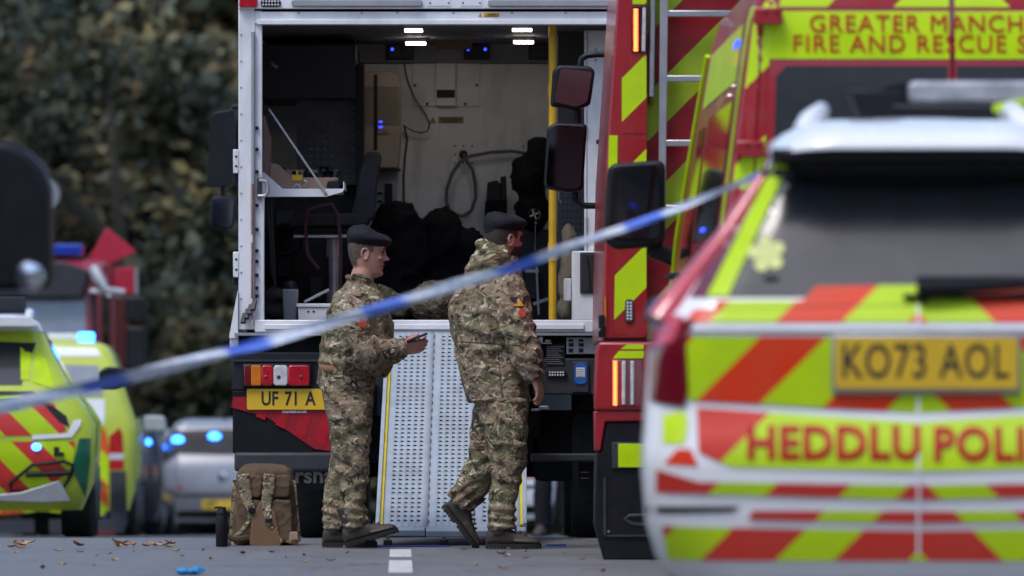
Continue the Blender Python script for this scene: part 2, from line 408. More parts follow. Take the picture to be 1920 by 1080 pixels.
# ------------------------------------------------------------------ car bodies lofted from horizontal sections
class Car:
    """levels: (z, half width, y rear, y front, rear corner radius, front corner radius); local coords, rear at y=0 facing -y"""
    def __init__(s, levels): s.lv = levels
    def mesh(s, k=8):
        mb = MB(); rings = []
        for z, w, r, f, rc, fc in s.lv:
            ring = []
            for (cx, cy, rad, a0) in ((w - rc, r + rc, rc, -90), (w - fc, f - fc, fc, 0), (-w + fc, f - fc, fc, 90), (-w + rc, r + rc, rc, 180)):
                for j in range(k + 1):
                    t = R(a0 + 90 * j / k); ring.append((cx + rad * math.cos(t), cy + rad * math.sin(t), z))
            rings.append(ring)
        return mb.loft(rings)
    def at(s, z):
        L = s.lv
        for a, b in zip(L, L[1:]):
            if a[0] <= z <= b[0]:
                t = (z - a[0]) / max(1e-6, b[0] - a[0]); return [a[i] + (b[i] - a[i]) * t for i in range(6)]
        return list(L[0] if z < L[0][0] else L[-1])
    def rear(s, x, z):
        _, w, r, f, rc, fc = s.at(z); ax = min(abs(x), w)
        d = ax - (w - rc)
        return r if d <= 0 else r + rc - math.sqrt(max(0, rc * rc - d * d))
    def side(s, y, z):
        _, w, r, f, rc, fc = s.at(z)
        if y < r + rc: d = r + rc - y; return w - rc + math.sqrt(max(0, rc * rc - d * d))
        if y > f - fc: d = y - (f - fc); return w - fc + math.sqrt(max(0, fc * fc - d * d))
        return w
    def decal(s, name, poly, m, parent, off=0.006, step=0.06, face='rear', sgn=1):
        """convex polygon in (x,z) (rear) or (y,z) (side) laid on the body"""
        mb = MB(); xs = [p[0] for p in poly]; zs = [p[1] for p in poly]
        x0 = min(xs); x1 = max(xs); z0 = min(zs); z1 = max(zs)
        nx = max(1, math.ceil((x1 - x0) / step)); nz = max(1, math.ceil((z1 - z0) / step))
        for i in range(nx):
            a = x0 + (x1 - x0) * i / nx; b = x0 + (x1 - x0) * (i + 1) / nx
            ci = clip(clip(poly, -1, 0, -a), 1, 0, b)
            if len(ci) < 3: continue
            for j in range(nz):
                c = z0 + (z1 - z0) * j / nz; d = z0 + (z1 - z0) * (j + 1) / nz
                q = clip(clip(ci, 0, -1, -c), 0, 1, d)
                if len(q) < 3: continue
                if face == 'rear': vs = [(p[0], s.rear(p[0], p[1]) - off, p[1]) for p in q]
                else: vs = [(sgn * (s.side(p[0], p[1]) + off), p[0], p[1]) for p in q]
                mb.add(vs, [tuple(range(len(q)))])
        me = to_mesh(mb, name); bm = bmesh.new(); bm.from_mesh(me)
        bmesh.ops.remove_doubles(bm, verts=bm.verts[:], dist=0.0004); bmesh.ops.recalc_face_normals(bm, faces=bm.faces[:])
        cm = sum((f.normal for f in bm.faces), Vector())
        want = Vector((0, -1, 0)) if face == 'rear' else Vector((sgn, 0, 0))
        if cm.dot(want) < 0: bmesh.ops.reverse_faces(bm, faces=bm.faces[:])
        bm.to_mesh(me); bm.free()
        return link(name, me, m, parent, 50)
def wheel(parent, x, y, z, r, w, sgn):
    """tyre with a rim; axle along x; sgn the outer side"""
    mb = MB().lathe([(r * 0.62, -w / 2), (r * 0.93, -w / 2), (r, -w / 2 + 0.03), (r, w / 2 - 0.03), (r * 0.93, w / 2), (r * 0.62, w / 2)], (x, y, z), (1, 0, 0), 28)
    t = part('wheel', mb, M['rubber'], parent, world=False)
    rb = MB().lathe([(r * 0.6, 0), (r * 0.62, 0.02), (r * 0.5, 0.015), (r * 0.15, -0.01), (r * 0.12, 0.02), (r * 0.02, 0.02)], (x + sgn * (w / 2 - 0.0), y, z), (sgn, 0, 0), 20)
    part('rim', rb, M['alu'], t, world=False)
    return t

def tilted(mb, xc, zc, a, b):
    """lean a mirror plate: y grows by a per metre sideways and b per metre upwards"""
    for p in mb.v: p.y += a * (p.x - xc) + b * (p.z - zc)
    return mb

def conform(o, car, off):
    """lay lettering on the curved rear of a car body"""
    me = o.data; bm = bmesh.new(); bm.from_mesh(me)
    for lv in car.lv:
        bmesh.ops.bisect_plane(bm, geom=bm.verts[:] + bm.edges[:] + bm.faces[:], plane_co=(0, 0, lv[0]), plane_no=(0, 0, 1), dist=1e-5)
    ym = sum(v.co.y for v in bm.verts) / len(bm.verts)
    for v in bm.verts: v.co.y = car.rear(v.co.x, v.co.z) - off + (v.co.y - ym)
    bm.to_mesh(me); bm.free(); me.update()
# ------------------------------------------------------------------ the setting
def strip(name, x0, x1, ys, dz, m, thick=0.0):
    mb = MB(); n = len(ys)
    vs = []
    for y in ys: vs += [(x0, y, gz(y) + dz), (x1, y, gz(y) + dz)]
    mb.add(vs, [(2 * i, 2 * i + 1, 2 * i + 3, 2 * i + 2) for i in range(n - 1)])
    if thick:
        o = []
        for y in ys: o += [(x0, y, gz(y) + dz - thick), (x1, y, gz(y) + dz - thick)]
        k = len(mb.v); mb.add(o, [])
        for i in range(n - 1):
            mb.f += [(2 * i, 2 * i + 2, k + 2 * i + 2, k + 2 * i), (2 * i + 1, k + 2 * i + 1, k + 2 * i + 3, 2 * i + 3)]
        mb.f += [(0, k, k + 1, 1), (2 * n - 2, 2 * n - 1, k + 2 * n - 1, k + 2 * n - 2)]
    return mb
ROADY = [-40, 0, 20, 30, 36] + [36.3 + 0.25 * i for i in range(13)] + [45, 60, 80, 96]
def build_setting():
    t = MB(); xs = [-2500, -400, -60, -30, -12, -8, 8, 12, 30, 60, 400, 2500]; ys = [-2500, -300, -60, 0, 20, 36] + [36.3 + 0.5 * i for i in range(7)] + [60, 80, 100, 118, 160, 400, 3000]
    n = len(xs)
    t.add([(x, y, gz(y) - 0.03) for y in ys for x in xs], [(j * n + i, j * n + i + 1, (j + 1) * n + i + 1, (j + 1) * n + i) for j in range(len(ys) - 1) for i in range(n - 1)])
    g = part('ground', t, M['grass']); g['kind'] = 'structure'
    r = part('road', strip('road', -7.5, 7.5, ROADY, 0.0, M['asphalt']), M['asphalt']); r['kind'] = 'structure'
    for sx in (-1, 1):
        k = part('kerb', strip('kerb', *sorted((sx * 7.5, sx * 7.65)), ROADY, 0.12, None, 0.14), M['kerb']); k['kind'] = 'structure'
        p = part('pavement', strip('pavement', *sorted((sx * 7.65, sx * 9.8)), ROADY, 0.115, None, 0.14), M['paving']); p['kind'] = 'structure'
    # a wooded bank closes the view behind the trees
    h = MB(); hx = [-70 + 6 * i for i in range(24)]; hy = [104, 112, 120, 132, 150, 175]
    hz = [-1.95, -1.2, 1.0, 6.0, 14.0, 17.0]
    h.add([(x, y + 2 * math.sin(x * 0.3), z + 0.8 * noise.noise(Vector((x * 0.09, y * 0.08, 1)))) for y, z in zip(hy, hz) for x in hx],
          [(j * 24 + i, j * 24 + i + 1, (j + 1) * 24 + i + 1, (j + 1) * 24 + i) for j in range(5) for i in range(23)])
    o = part('wooded_bank', h, mat('leaf_mould', (0.03, 0.028, 0.016), 0.95, var=0.5, vs=1.5)); o['kind'] = 'structure'
    # lane dashes
    for a, b, lb in ((30.55, 32.75, 'longer worn white dash painted on the grey road'), (33.45, 35.0, 'shorter worn white dash on the road just before the ramp toe')):
        X = lambda d: (751 - 960) * d / F
        mb = MB().add([(X(a) - 0.058, a, 0.001), (X(a) + 0.058, a, 0.001), (X(b) + 0.058, b, 0.001), (X(b) - 0.058, b, 0.001), (X(a) - 0.058, a, 0.004), (X(a) + 0.058, a, 0.004), (X(b) + 0.058, b, 0.004), (X(b) - 0.058, b, 0.004)],
                      [(0, 3, 2, 1), (4, 5, 6, 7), (0, 1, 5, 4), (1, 2, 6, 5), (2, 3, 7, 6), (3, 0, 4, 7)])
        single('lane_marking', mb, M['line'], lb, 'road marking', (X((a + b) / 2), (a + b) / 2, 0), 'white dashes down the road')
build_setting()

def crown_mesh(seed, n, palette, h=9.0, w=3.6, leaf=0.15):
    rnd = random.Random(seed); mb = MB(); clumps = []
    for i in range(46):
        z = rnd.uniform(0.10, 1.0); r = w * (0.35 + 0.75 * math.sin(math.pi * min(1, z * 0.9 + 0.08)) ** 0.7)
        a = rnd.uniform(0, 6.283); k = rnd.uniform(0.25, 1.0) ** 0.6
        clumps.append((Vector((math.cos(a) * r * k, math.sin(a) * r * k, z * h)), rnd.uniform(0.5, 1.25)))
    for i in range(n):
        c, rr = rnd.choice(clumps)
        p = c + Vector((rnd.gauss(0, 1), rnd.gauss(0, 1), rnd.gauss(0, 0.75))) * rr * 0.55
        if p.z < 0.2: p.z = rnd.uniform(0.2, 1.0)
        u = Vector((rnd.gauss(0, 1), rnd.gauss(0, 1), rnd.gauss(0, 0.7))).normalized(); v = u.orthogonal().normalized()
        v = (v + u.cross(v) * rnd.uniform(-1, 1)).normalized(); s = leaf * rnd.uniform(0.6, 1.5)
        q = [p - u * s, p + v * s * 0.55, p + u * s, p - v * s * 0.55]
        mb.add(q, [(0, 1, 2, 3)])
    me = bpy.data.meshes.new('crown'); me.from_pydata([tuple(p) for p in mb.v], [], mb.f); me.update()
    me.materials.append(palette); return me
def trunk_mesh(seed, h):
    rnd = random.Random(seed); mb = MB()
    mb.tube([(0, 0, -0.3), (0.05, 0.02, h * 0.25), (-0.05, 0.1, h * 0.55), (0.1, 0, h * 0.9)], [0.26, 0.2, 0.14, 0.04], 9)
    for i in range(7):
        a = rnd.uniform(0, 6.28); z = h * rnd.uniform(0.2, 0.7); l = rnd.uniform(1.2, 2.6)
        mb.tube([(0, 0.03, z), (math.cos(a) * l * 0.5, math.sin(a) * l * 0.5, z + l * 0.45), (math.cos(a) * l, math.sin(a) * l, z + l * 1.0)], [0.09, 0.06, 0.02], 6)
    me = to_mesh(mb, 'trunk'); me.materials.append(M['bark']); return me
def build_trees():
    dk = mat_leaf('dark_green_leaves', [(0.15, (0.04, 0.05, 0.04)), (0.45, (0.075, 0.085, 0.055)), (0.72, (0.13, 0.125, 0.07)), (0.95, (0.30, 0.18, 0.08))], 1.1)
    ru = mat_leaf('russet_leaves', [(0.15, (0.05, 0.05, 0.036)), (0.40, (0.115, 0.08, 0.042)), (0.64, (0.26, 0.12, 0.048)), (0.94, (0.40, 0.19, 0.06))], 1.1)
    ye = mat_leaf('yellowing_leaves', [(0.15, (0.045, 0.058, 0.04)), (0.45, (0.10, 0.105, 0.055)), (0.7, (0.21, 0.175, 0.07)), (0.94, (0.38, 0.24, 0.08))], 1.1)
    kinds = [(crown_mesh(1, 12000, dk), 'dark_tree', 'dark green bushy tree standing behind the parked vehicles'),
             (crown_mesh(2, 11000, ru), 'autumn_tree', 'russet autumn tree standing behind the parked vehicles'),
             (crown_mesh(3, 11000, ye), 'autumn_tree', 'yellowing green tree standing behind the parked vehicles')]
    trunks = [trunk_mesh(4, 8.0), trunk_mesh(5, 8.0)]
    spots = [(-14.5, 104, 0, 1.0), (-11.4, 101, 1, 0.9), (-8.6, 104, 2, 1.0), (-6.2, 100, 0, 0.95), (-4.0, 103, 2, 0.85), (-1.2, 105, 2, 1.0), (2.5, 103, 0, 1.0), (6.5, 104, 1, 0.9),
             (-13, 113, 1, 1.25), (-9.8, 115, 1, 1.35), (-7.2, 114, 2, 1.3), (-4.6, 113, 1, 1.3), (-1.5, 115, 1, 1.2), (2.8, 116, 2, 1.3), (-17.5, 110, 2, 1.2), (10.5, 107, 2, 1.0), (7.5, 117, 0, 1.3), (-21, 105, 0, 1.1), (14.5, 105, 0, 1.1),
             (-13.5, 88, 0, 1.3), (13.5, 80, 1, 1.3), (-13.5, 66, 2, 1.3), (13.5, 58, 0, 1.3), (-13.5, 42, 0, 1.4), (13.5, 36, 2, 1.4), (-13, 20, 1, 1.4), (13, 14, 0, 1.4), (-13, 0, 0, 1.4), (13, -6, 1, 1.4), (-12, -20, 2, 1.5), (-6, -24, 0, 1.5), (0, -26, 1, 1.5), (6, -25, 0, 1.5), (12, -22, 2, 1.5),  # unseen trees added to darken horizon reflections and cut fill light
             (-11.5, 128, 0, 1.5), (-7.8, 127, 1, 1.5), (-4.2, 129, 2, 1.5), (0.5, 128, 0, 1.5), (-15.5, 126, 2, 1.5)]
    rnd = random.Random(11)
    def bank(x, y):
        hy = [104, 112, 120, 132, 150]; hz = [-1.95, -1.2, 1.0, 6.0, 14.0]
        if y < 104: return gz(y) - 0.05
        for i in range(4):
            if y <= hy[i + 1]: return hz[i] + (hz[i + 1] - hz[i]) * (y - hy[i]) / (hy[i + 1] - hy[i]) - 0.9
        return 12
    for x, y, k, s in spots:
        me, nm, lb = kinds[k]
        if y < 95: lb = lb.replace('standing behind the parked vehicles', 'added out of view to darken reflections')
        t = thing(nm, lb, 'tree', (x, y, bank(x, y)), rnd.uniform(0, 6.28), 'trees behind the parked vehicles' if y > 95 else 'unseen trees added to darken reflections'); 
        a = bpy.data.objects.new('crown', me); col.objects.link(a); a.parent = t; a.scale = (s, s, s)
        b = bpy.data.objects.new('trunk', trunks[rnd.randrange(2)]); col.objects.link(b); b.parent = t; b.scale = (s, s, s)
build_trees()

def build_litter():
    rnd = random.Random(5)
    cols = [('brown', (0.12, 0.05, 0.03)), ('orange', (0.36, 0.13, 0.04)), ('yellow', (0.5, 0.3, 0.05)), ('pale', (0.42, 0.28, 0.2))]
    for cn, c in cols:
        m = mat('fallen_leaf_' + cn, c, 0.7, var=0.3, vs=30)
        mb = MB(); n = 9; L = 0.045
        top = []; 
        for i in range(n):
            t = i / (n - 1); w = 0.021 * math.sin(math.pi * t) ** 0.7 * (1 + 0.25 * math.sin(t * 19)) + 0.001
            z = 0.004 + 0.016 * (2 * t - 1) ** 2
            top += [(-L + 2 * L * t, -w, z + 0.009), (-L + 2 * L * t, 0, z), (-L + 2 * L * t, w, z + 0.012)]
        mb.add(top, [(3 * i + j, 3 * i + 3 + j, 3 * i + 4 + j, 3 * i + 1 + j) for i in range(n - 1) for j in range(2)])
        me = to_mesh(mb, 'fallen_leaf'); me.materials.append(m)
        for p in me.polygons: p.use_smooth = True
        MATS['leafmesh_' + cn] = me
    spots = []
    px = [(80, 1068), (120, 1060), (180, 1043), (175, 1062), (205, 1040), (215, 1052), (340, 1044), (395, 1050), (455, 1040), (510, 1037), (535, 1046), (570, 1043), (572, 1055), (650, 1038), (620, 1052),
          (870, 1032), (893, 1061), (940, 1040), (965, 1030), (985, 1035), (950, 1045), (945, 1067), (985, 1047), (1090, 1050), (1130, 1073), (1060, 1038), 
          (110, 1034), (150, 1036), (250, 1035), (330, 1035), (30, 1037), (380, 1034)]
    for x, y in px:
        d = HC * F / (y - 733); spots.append(((x - 960) * d / F, d))
    for x, y in spots:
        cn = rnd.choice(['brown', 'brown', 'orange', 'pale', 'yellow'] if x > -2 else ['yellow', 'pale', 'brown', 'yellow'])
        o = bpy.data.objects.new('fallen_leaf', MATS['leafmesh_' + cn]); col.objects.link(o)
        o.location = (x, y, 0.001); o.rotation_euler = (0, 0, rnd.uniform(0, 6.28)); s = rnd.uniform(0.3, 0.7); o.scale = (s, s, s * rnd.uniform(0.6, 1.3))
        tag(o, {'brown': 'small curled dark brown leaf lying on the grey asphalt', 'orange': 'small curled orange leaf lying on the grey asphalt', 'yellow': 'small yellow leaf lying on the grey asphalt', 'pale': 'small pale pinkish brown leaf lying on the asphalt'}[cn], 'leaf', 'fallen leaves on the road')
    # loose piles of leaves at the crest on the left
    for i in range(20):
        x = rnd.choice([-2.35, -2.2, -2.0, -1.85, -2.7]) + rnd.gauss(0, 0.06); y = 35.4 + rnd.uniform(-0.4, 0.5); cn = rnd.choice(['yellow', 'yellow', 'orange', 'pale'])
        o = bpy.data.objects.new('fallen_leaf', MATS['leafmesh_' + cn]); col.objects.link(o)
        o.location = (x, y, 0.004 + 0.012 * rnd.random()); o.rotation_euler = (rnd.uniform(-.3, .3), rnd.uniform(-.3, .3), rnd.uniform(0, 6.28)); s = rnd.uniform(0.6, 1.0); o.scale = (s, s, s)
        tag(o, {'orange': 'small curled orange leaf lying on the grey asphalt', 'yellow': 'small yellow leaf lying on the grey asphalt', 'pale': 'small pale pinkish brown leaf lying on the asphalt'}[cn], 'leaf', 'fallen leaves on the road')
    # crumpled blue glove
    g = MB(); c = W(355, 1074, HC * F / (1078 - 733)); c.z = 0.0
    for i in range(5):
        a = -0.5 + 0.4 * i
        g.tube([c + Vector((0.01 * i - 0.02, 0, 0.014)), c + Vector((0.03 * math.cos(a) + 0.012 * i, 0.03 * math.sin(a * 2), 0.022 + 0.006 * (i % 2))), c + Vector((0.055 * math.cos(a) + 0.004 * i, 0.05 * math.sin(a), 0.012))], [0.014, 0.011, 0.006], 8)
    g.ell(c + Vector((-0.03, 0, 0.018)), 0.035, 0.03, 0.018); g.ell(c + Vector((0.035, 0.005, 0.022)), 0.02, 0.02, 0.02)
    single('glove', g, mat('blue_nitrile', (0.02, 0.25, 0.55), 0.45, var=0.1), 'crumpled bright blue disposable glove dropped on the road', 'glove', c)
build_litter()
# ------------------------------------------------------------------ the army truck with its open box body
TY = 39.2                      # distance of the truck's rear face
def tx(x, d=TY): return (x - 960) * d / F
def tz(y, d=TY): return HC + (733 - y) * d / F
TXL, TXR = tx(447), tx(1188)
FLOOR = tz(600); CEIL = 3.16; YB = 42.3   # YB: inner bulkhead
BZ1 = tz(-40)
truck = thing('army_truck', 'white box-bodied army truck with its open rear showing dark equipment inside', 'truck', ((TXL + TXR) / 2, TY, gz(TY)))
def tp(name, mb, m, parent=None, **kw): return part(name, mb, m, parent or truck, **kw)
def build_truck():
    # body shell
    tp('side_wall', MB().box(TXL, TXL + 0.05, TY + 0.06, 45.2, tz(622), BZ1), M['white'])
    tp('side_wall', MB().box(TXR - 0.05, TXR, TY + 0.06, 45.2, tz(622), BZ1), M['white'])
    tp('roof', MB().box(TXL, TXR, TY + 0.06, 45.2, BZ1, BZ1 + 0.06), M['white'])
    tp('floor', MB().box(TXL + 0.05, TXR - 0.05, TY + 0.06, 45.2, FLOOR - 0.09, FLOOR), M['dark'])
    tp('front_wall', MB().box(TXL, TXR, 45.2, 45.25, tz(622), BZ1), M['white'])
    tp('ceiling', MB().box(TXL + 0.05, TXR - 0.05, TY + 0.1, YB, CEIL, CEIL + 0.03), mat('dim_ceiling_lining', (0.10, 0.10, 0.115), 0.7))
    # bulkhead
    bw = tp('bulkhead', MB().box(TXL + 0.052, TXR - 0.052, YB, YB + 0.04, FLOOR, tz(120, YB)), M['white_in'])
    tp('bulkhead_header', MB().box(TXL + 0.052, TXR - 0.052, YB - 0.02, YB + 0.04, tz(118, YB), CEIL), mat('dim_header_panel', (0.17, 0.17, 0.19), 0.6))
    # rear frame: two posts, a header and the sill
    pl = tp('corner_post', MB().prism([(TXL, tz(618)), (TXL, BZ1), (tx(478), BZ1), (tx(478), tz(618))], TY, TY + 0.08), M['white'], bevel=0.006)
    for i in range(22):
        z = tz(560) + i * (tz(40) - tz(560)) / 21
        if i % 2 == 0: tp('rivet', MB().lathe([(0.006, 0), (0.006, 0.003), (0.002, 0.005)], (tx(452), TY - 0.001, z), (0, -1, 0), 8), M['alu'], pl)
    tp('inner_post', MB().prism([(tx(474), tz(618)), (tx(474), tz(20)), (tx(491), tz(20)), (tx(491), tz(345)), (tx(495), tz(352)), (tx(495), tz(618))], TY + 0.01, TY + 0.10), M['white'], bevel=0.004)
    tp('corner_post', MB().box(tx(1160), TXR, TY, TY + 0.08, tz(618), BZ1), M['white'], bevel=0.006)
    # guide rail and gas strut beside the left post
    rail = MB(); rail.tube([(tx(475), TY - 0.012, tz(560)), (tx(475), TY - 0.012, tz(60))], 0.013, 10)
    tp('guide_rail', rail, M['alu'])
    for (ya, yb) in ((345, 440), (455, 560)):
        tp('gas_strut', MB().tube([(tx(473.5), TY - 0.03, tz(yb)), (tx(473.5), TY - 0.03, tz(ya))], 0.010, 10).tube([(tx(473.5), TY - 0.03, tz(yb) - 0.16), (tx(473.5), TY - 0.03, tz(yb))], 0.005, 8), M['chrome'])
    for y in (322, 385, 430, 470, 490, 516, 540, 555, 280, 240):
        tp('post_bolt', MB().lathe([(0.012, 0), (0.012, 0.012), (0.005, 0.018)], (tx(482), TY - 0.001, tz(y)), (0, -1, 0), 6), M['black'])
    # header stack
    hd = tp('header', MB().box(tx(478), TXR - 0.035, TY - 0.004, TY + 0.10, tz(44), tz(22)), M['white'], bevel=0.004)
    tp('header_lip', MB().box(tx(482), TXR - 0.05, TY - 0.016, TY + 0.09, tz(46), tz(37)), M['white'], bevel=0.003)
    tp('header', MB().box(tx(447), TXR, TY - 0.02, TY - 0.005, tz(17), BZ1), M['white'], bevel=0.006)
    for a, b in ((547, 792), (915, 1150)):
        tp('light_bar', MB().prism(rpoly([(tx(a), tz(12)), (tx(b), tz(12)), (tx(b), tz(0)), (tx(a), tz(0))], 0.015), TY - 0.045, TY - 0.0205), M['alu'], bevel=0.003)
    for a, b in ((803, 845), (864, 904)):
        p = tp('cover_plate', MB().box(tx(a), tx(b), TY - 0.024, TY - 0.0205, tz(12), tz(-12)), M['white'], bevel=0.002)
        for sx in (a + 4, b - 4): tp('screw', MB().lathe([(0.006, 0), (0.003, 0.003)], (tx(sx), TY - 0.0245, tz(6)), (0, -1, 0), 8), M['dark2'], p)
    tp('marker_lamp', MB().prism(rpoly([(tx(449), tz(14)), (tx(483), tz(14)), (tx(483), tz(-4)), (tx(449), tz(-4))], 0.012), TY - 0.05, TY - 0.0205), M['lens_red'], bevel=0.006)
    sl = tp('strobe_lamp', MB().prism(rpoly([(tx(489), tz(13)), (tx(527), tz(13)), (tx(527), tz(0)), (tx(489), tz(0))], 0.02), TY - 0.036, TY - 0.0205), M['black'], bevel=0.003)
    for i in range(6):
        for j in range(2): tp('led', MB().ell((tx(494 + i * 5.6), TY - 0.037, tz(9.5 - 6 * j)), 0.0065, 0.004, 0.0065, 8, 6), M['lens_clear'], sl)
    for x in (560, 678, 745, 850, 960, 1060):
        tp('rivet', MB().lathe([(0.008, 0), (0.003, 0.004)], (tx(x), TY - 0.0045, tz(24)), (0, -1, 0), 8), M['alu'])
    # warning stickers
    st = tp('warning_sticker', MB().box(tx(907), tx(936), TY - 0.006, TY - 0.0045, tz(32), tz(24)), M['yellow'])
    for i, (p, q) in enumerate(((914, 929), (910, 934))): tp('print_line', MB().box(tx(p), tx(q), TY - 0.0075, TY - 0.0062, tz(27 + 3 * i) - 0.0025, tz(27 + 3 * i) + 0.0025), M['ink'], st)
    tri = tp('warning_sticker', MB().prism([(tx(896), tz(32)), (tx(905.5), tz(32)), (tx(900.7), tz(24))], TY - 0.006, TY - 0.0045), M['yellow'])
    text('sticker_print', '!', 0.024, (tx(900.7), TY - 0.0065, tz(29.3)), M['ink'], tri, depth=0.0002)
    # sill
    tp('sill', MB().box(tx(478), TXR - 0.03, TY - 0.03, TY + 0.12, tz(623), FLOOR), M['white'], bevel=0.006)
    tp('sill_step', MB().box(tx(497), tx(1095), TY - 0.045, TY - 0.0305, tz(618), tz(608)), M['white'], bevel=0.004)
    tp('sill_lip', MB().box(tx(440), TXR, TY - 0.035, TY + 0.1, tz(629), tz(624)), M['alu'])
    # folding corner gusset and bracket on the left
    tp('corner_gusset', MB().prism([(tx(430), tz(634)), (tx(430), tz(630)), (tx(446), tz(545)), (tx(446.6), tz(545)), (tx(446.6), tz(634))], TY - 0.02, TY + 0.12), M['white'], bevel=0.003)
    tp('corner_gusset', MB().box(tx(431), tx(447), TY + 0.0, TY + 0.1, tz(660), tz(634)), M['white'], bevel=0.003)
    br = MB()
    for i in range(4): br.bar((tx(456 + 6 * i), TY - 0.06, tz(606 - 8 * i)), (tx(460 + 6 * i), TY - 0.02, tz(588 - 8 * i)), 0.03, 0.022)
    tp('step_bracket', br, M['dark2'], bevel=0.003)
    for (a, b) in ((280, 325), (472, 520)):
        hg = tp('hinge', MB().box(tx(437), tx(447.5), TY - 0.005, TY + 0.07, tz(b), tz(a)), M['white'], bevel=0.005)
        tp('hinge_pin', MB().lathe([(0.016, 0), (0.016, 0.05)], (tx(441), TY + 0.03, tz(b) - 0.05), (0, 0, 1), 10), M['black'], hg)
        for k in (0.3, 0.7): tp('screw', MB().lathe([(0.008, 0), (0.004, 0.005)], (tx(443), TY - 0.0055, tz(b) + (tz(a) - tz(b)) * k), (0, -1, 0), 8), M['dark'], hg)
    gh = MB().tube([(tx(484), TY - 0.03, tz(368)), (tx(497), TY - 0.035, tz(368)), (tx(502), TY - 0.035, tz(362)), (tx(503), TY - 0.035, tz(350)), (tx(500), TY - 0.035, tz(341)), (tx(486), TY - 0.03, tz(338))], 0.011, 10)
    tp('grab_handle', gh, M['alu'])
    tp('handle_base', MB().box(tx(482), tx(491), TY - 0.012, TY + 0.01, tz(372), tz(333)), M['dark2'], bevel=0.003)
    # lower rear: dark fascia, lamp cluster, plates, reflective panel, under-run bar
    tp('rear_fascia', MB().box(tx(434), tx(690), TY + 0.02, TY + 0.35, tz(732), tz(660)), M['dark'], bevel=0.01)
    tp('fascia_shelf', MB().box(tx(440), tx(700), TY + 0.10, TY + 0.5, tz(660), tz(629.5)), M['black_matt'])
    tp('fascia_trim', MB().box(tx(437), tx(640), TY - 0.002, TY + 0.0195, tz(678), tz(674)), M['dark2'])
    lc = tp('tail_lamp', MB().box(tx(455), tx(585), TY - 0.02, TY + 0.019, tz(726), tz(682)), M['black'], bevel=0.006)
    for a, b, mm in ((458, 471, 'lens_dkred'), (471.3, 490, 'lens_amber'), (490.3, 513, 'lens_red'), (513.3, 540, 'lens_clear'), (540.3, 581, 'lens_red')):
        r = 0.022 if b - a > 20 else 0.006
        tp('lens', MB().prism(rpoly([(tx(a), tz(723)), (tx(b), tz(723)), (tx(b), tz(685)), (tx(a), tz(685))], r), TY - 0.045, TY - 0.0205), M[mm], lc, bevel=0.006)
    for x, mm in ((523, 'dark2'), (565, 'led_red'), (499, 'lens_red')):
        tp('bulb', MB().ell((tx(x), TY - 0.046, tz(707)), 0.012, 0.005, 0.012, 10, 6), MATS['lit_red_led'] if mm == 'led_red' and False else M['lens_dkred' if mm != 'dark2' else 'dark2'], lc)
    npl = tp('number_plate', MB().prism(rpoly([(tx(463), tz(768)), (tx(622), tz(768)), (tx(622), tz(729)), (tx(463), tz(729))], 0.012), TY - 0.012, TY + 0.015), M['yplate'])
    text('plate_characters', 'UF 71 A', 0.118, (tx(489.5), TY - 0.0125, tz(748.5)), M['ink'], npl, sx=0.76, weight=0.003, align='LEFT', depth=0.0006, spacing=1.02, words=1.45)
    text('maker_print', 'marshall.co.uk', 0.026, (tx(552), TY - 0.0005, tz(771.5)), M['paper'], npl, sx=1.0, weight=0.001, depth=0.0004)
    tp('lower_fascia', MB().box(tx(436), tx(640), TY + 0.015, TY + 0.20, tz(850), tz(732.5)), M['black_matt'], bevel=0.008)
    rp = tp('reflective_panel', MB().prism([(tx(437), tz(744)), (tx(462), tz(744)), (tx(462), tz(768)), (tx(622), tz(768)), (tx(622), tz(846)), (tx(590), tz(842)), (tx(540), tz(808)), (tx(500), tz(782)), (tx(434), tz(764))], TY + 0.008, TY + 0.0148), M['red'])
    for k in range(4):
        x = 470 + 42 * k
        tp('panel_stripe', MB().prism([(tx(x + 14), tz(770)), (tx(x + 32), tz(770)), (tx(x + 27 - 5 * k), tz(774 + 0.46 * (x - 5 * k - 440))), (tx(x + 9 - 5 * k), tz(768 + 0.42 * (x - 5 * k - 440)))], TY + 0.0055, TY + 0.0078), mat('bright_red_tape', (0.40, 0.008, 0.018), 0.3), rp)
    tp('underrun_bar', MB().box(tx(440), tx(640), TY - 0.06, TY + 0.06, tz(884), tz(848)), M['dark2'], bevel=0.02, seg=3)
    tp('underrun_bar', MB().box(tx(995), tx(1150), TY - 0.02, TY + 0.10, tz(866), tz(850)), M['dark2'], bevel=0.012, seg=3)
    # right hand side below the sill: dark locker with labels, lamp and card holder
    tp('locker_panel', MB().box(tx(1000), tx(1150), TY + 0.03, TY + 0.4, tz(740), tz(672)), M['dark2'], bevel=0.01)
    tp('locker_recess', MB().box(tx(1000), tx(1150), TY + 0.09, TY + 0.4, tz(671), tz(629.5)), M['black_matt'])
    d1 = tp('data_label', MB().box(tx(1024), tx(1059), TY + 0.026, TY + 0.0295, tz(686), tz(645)), M['black'])
    for i in range(9): tp('label_line', MB().box(tx(1025), tx(1058 - (i * 7) % 11), TY + 0.0245, TY + 0.0258, tz(650 + i * 4) - 0.0015, tz(650 + i * 4) + 0.0015), M['alu'], d1)
    ul = tp('unit_panel', MB().box(tx(1062), tx(1125), TY + 0.02, TY + 0.088, tz(664), tz(632)), M['alu'], bevel=0.004)
    for x in (1071, 1090):
        for y0, y1 in ((636, 641), (643, 650), (653, 661)): tp('pictogram', MB().box(tx(x - 5), tx(x + 6 - (y1 - y0) % 3), TY + 0.0185, TY + 0.0198, tz(y1), tz(y0)), M['dark'], ul)
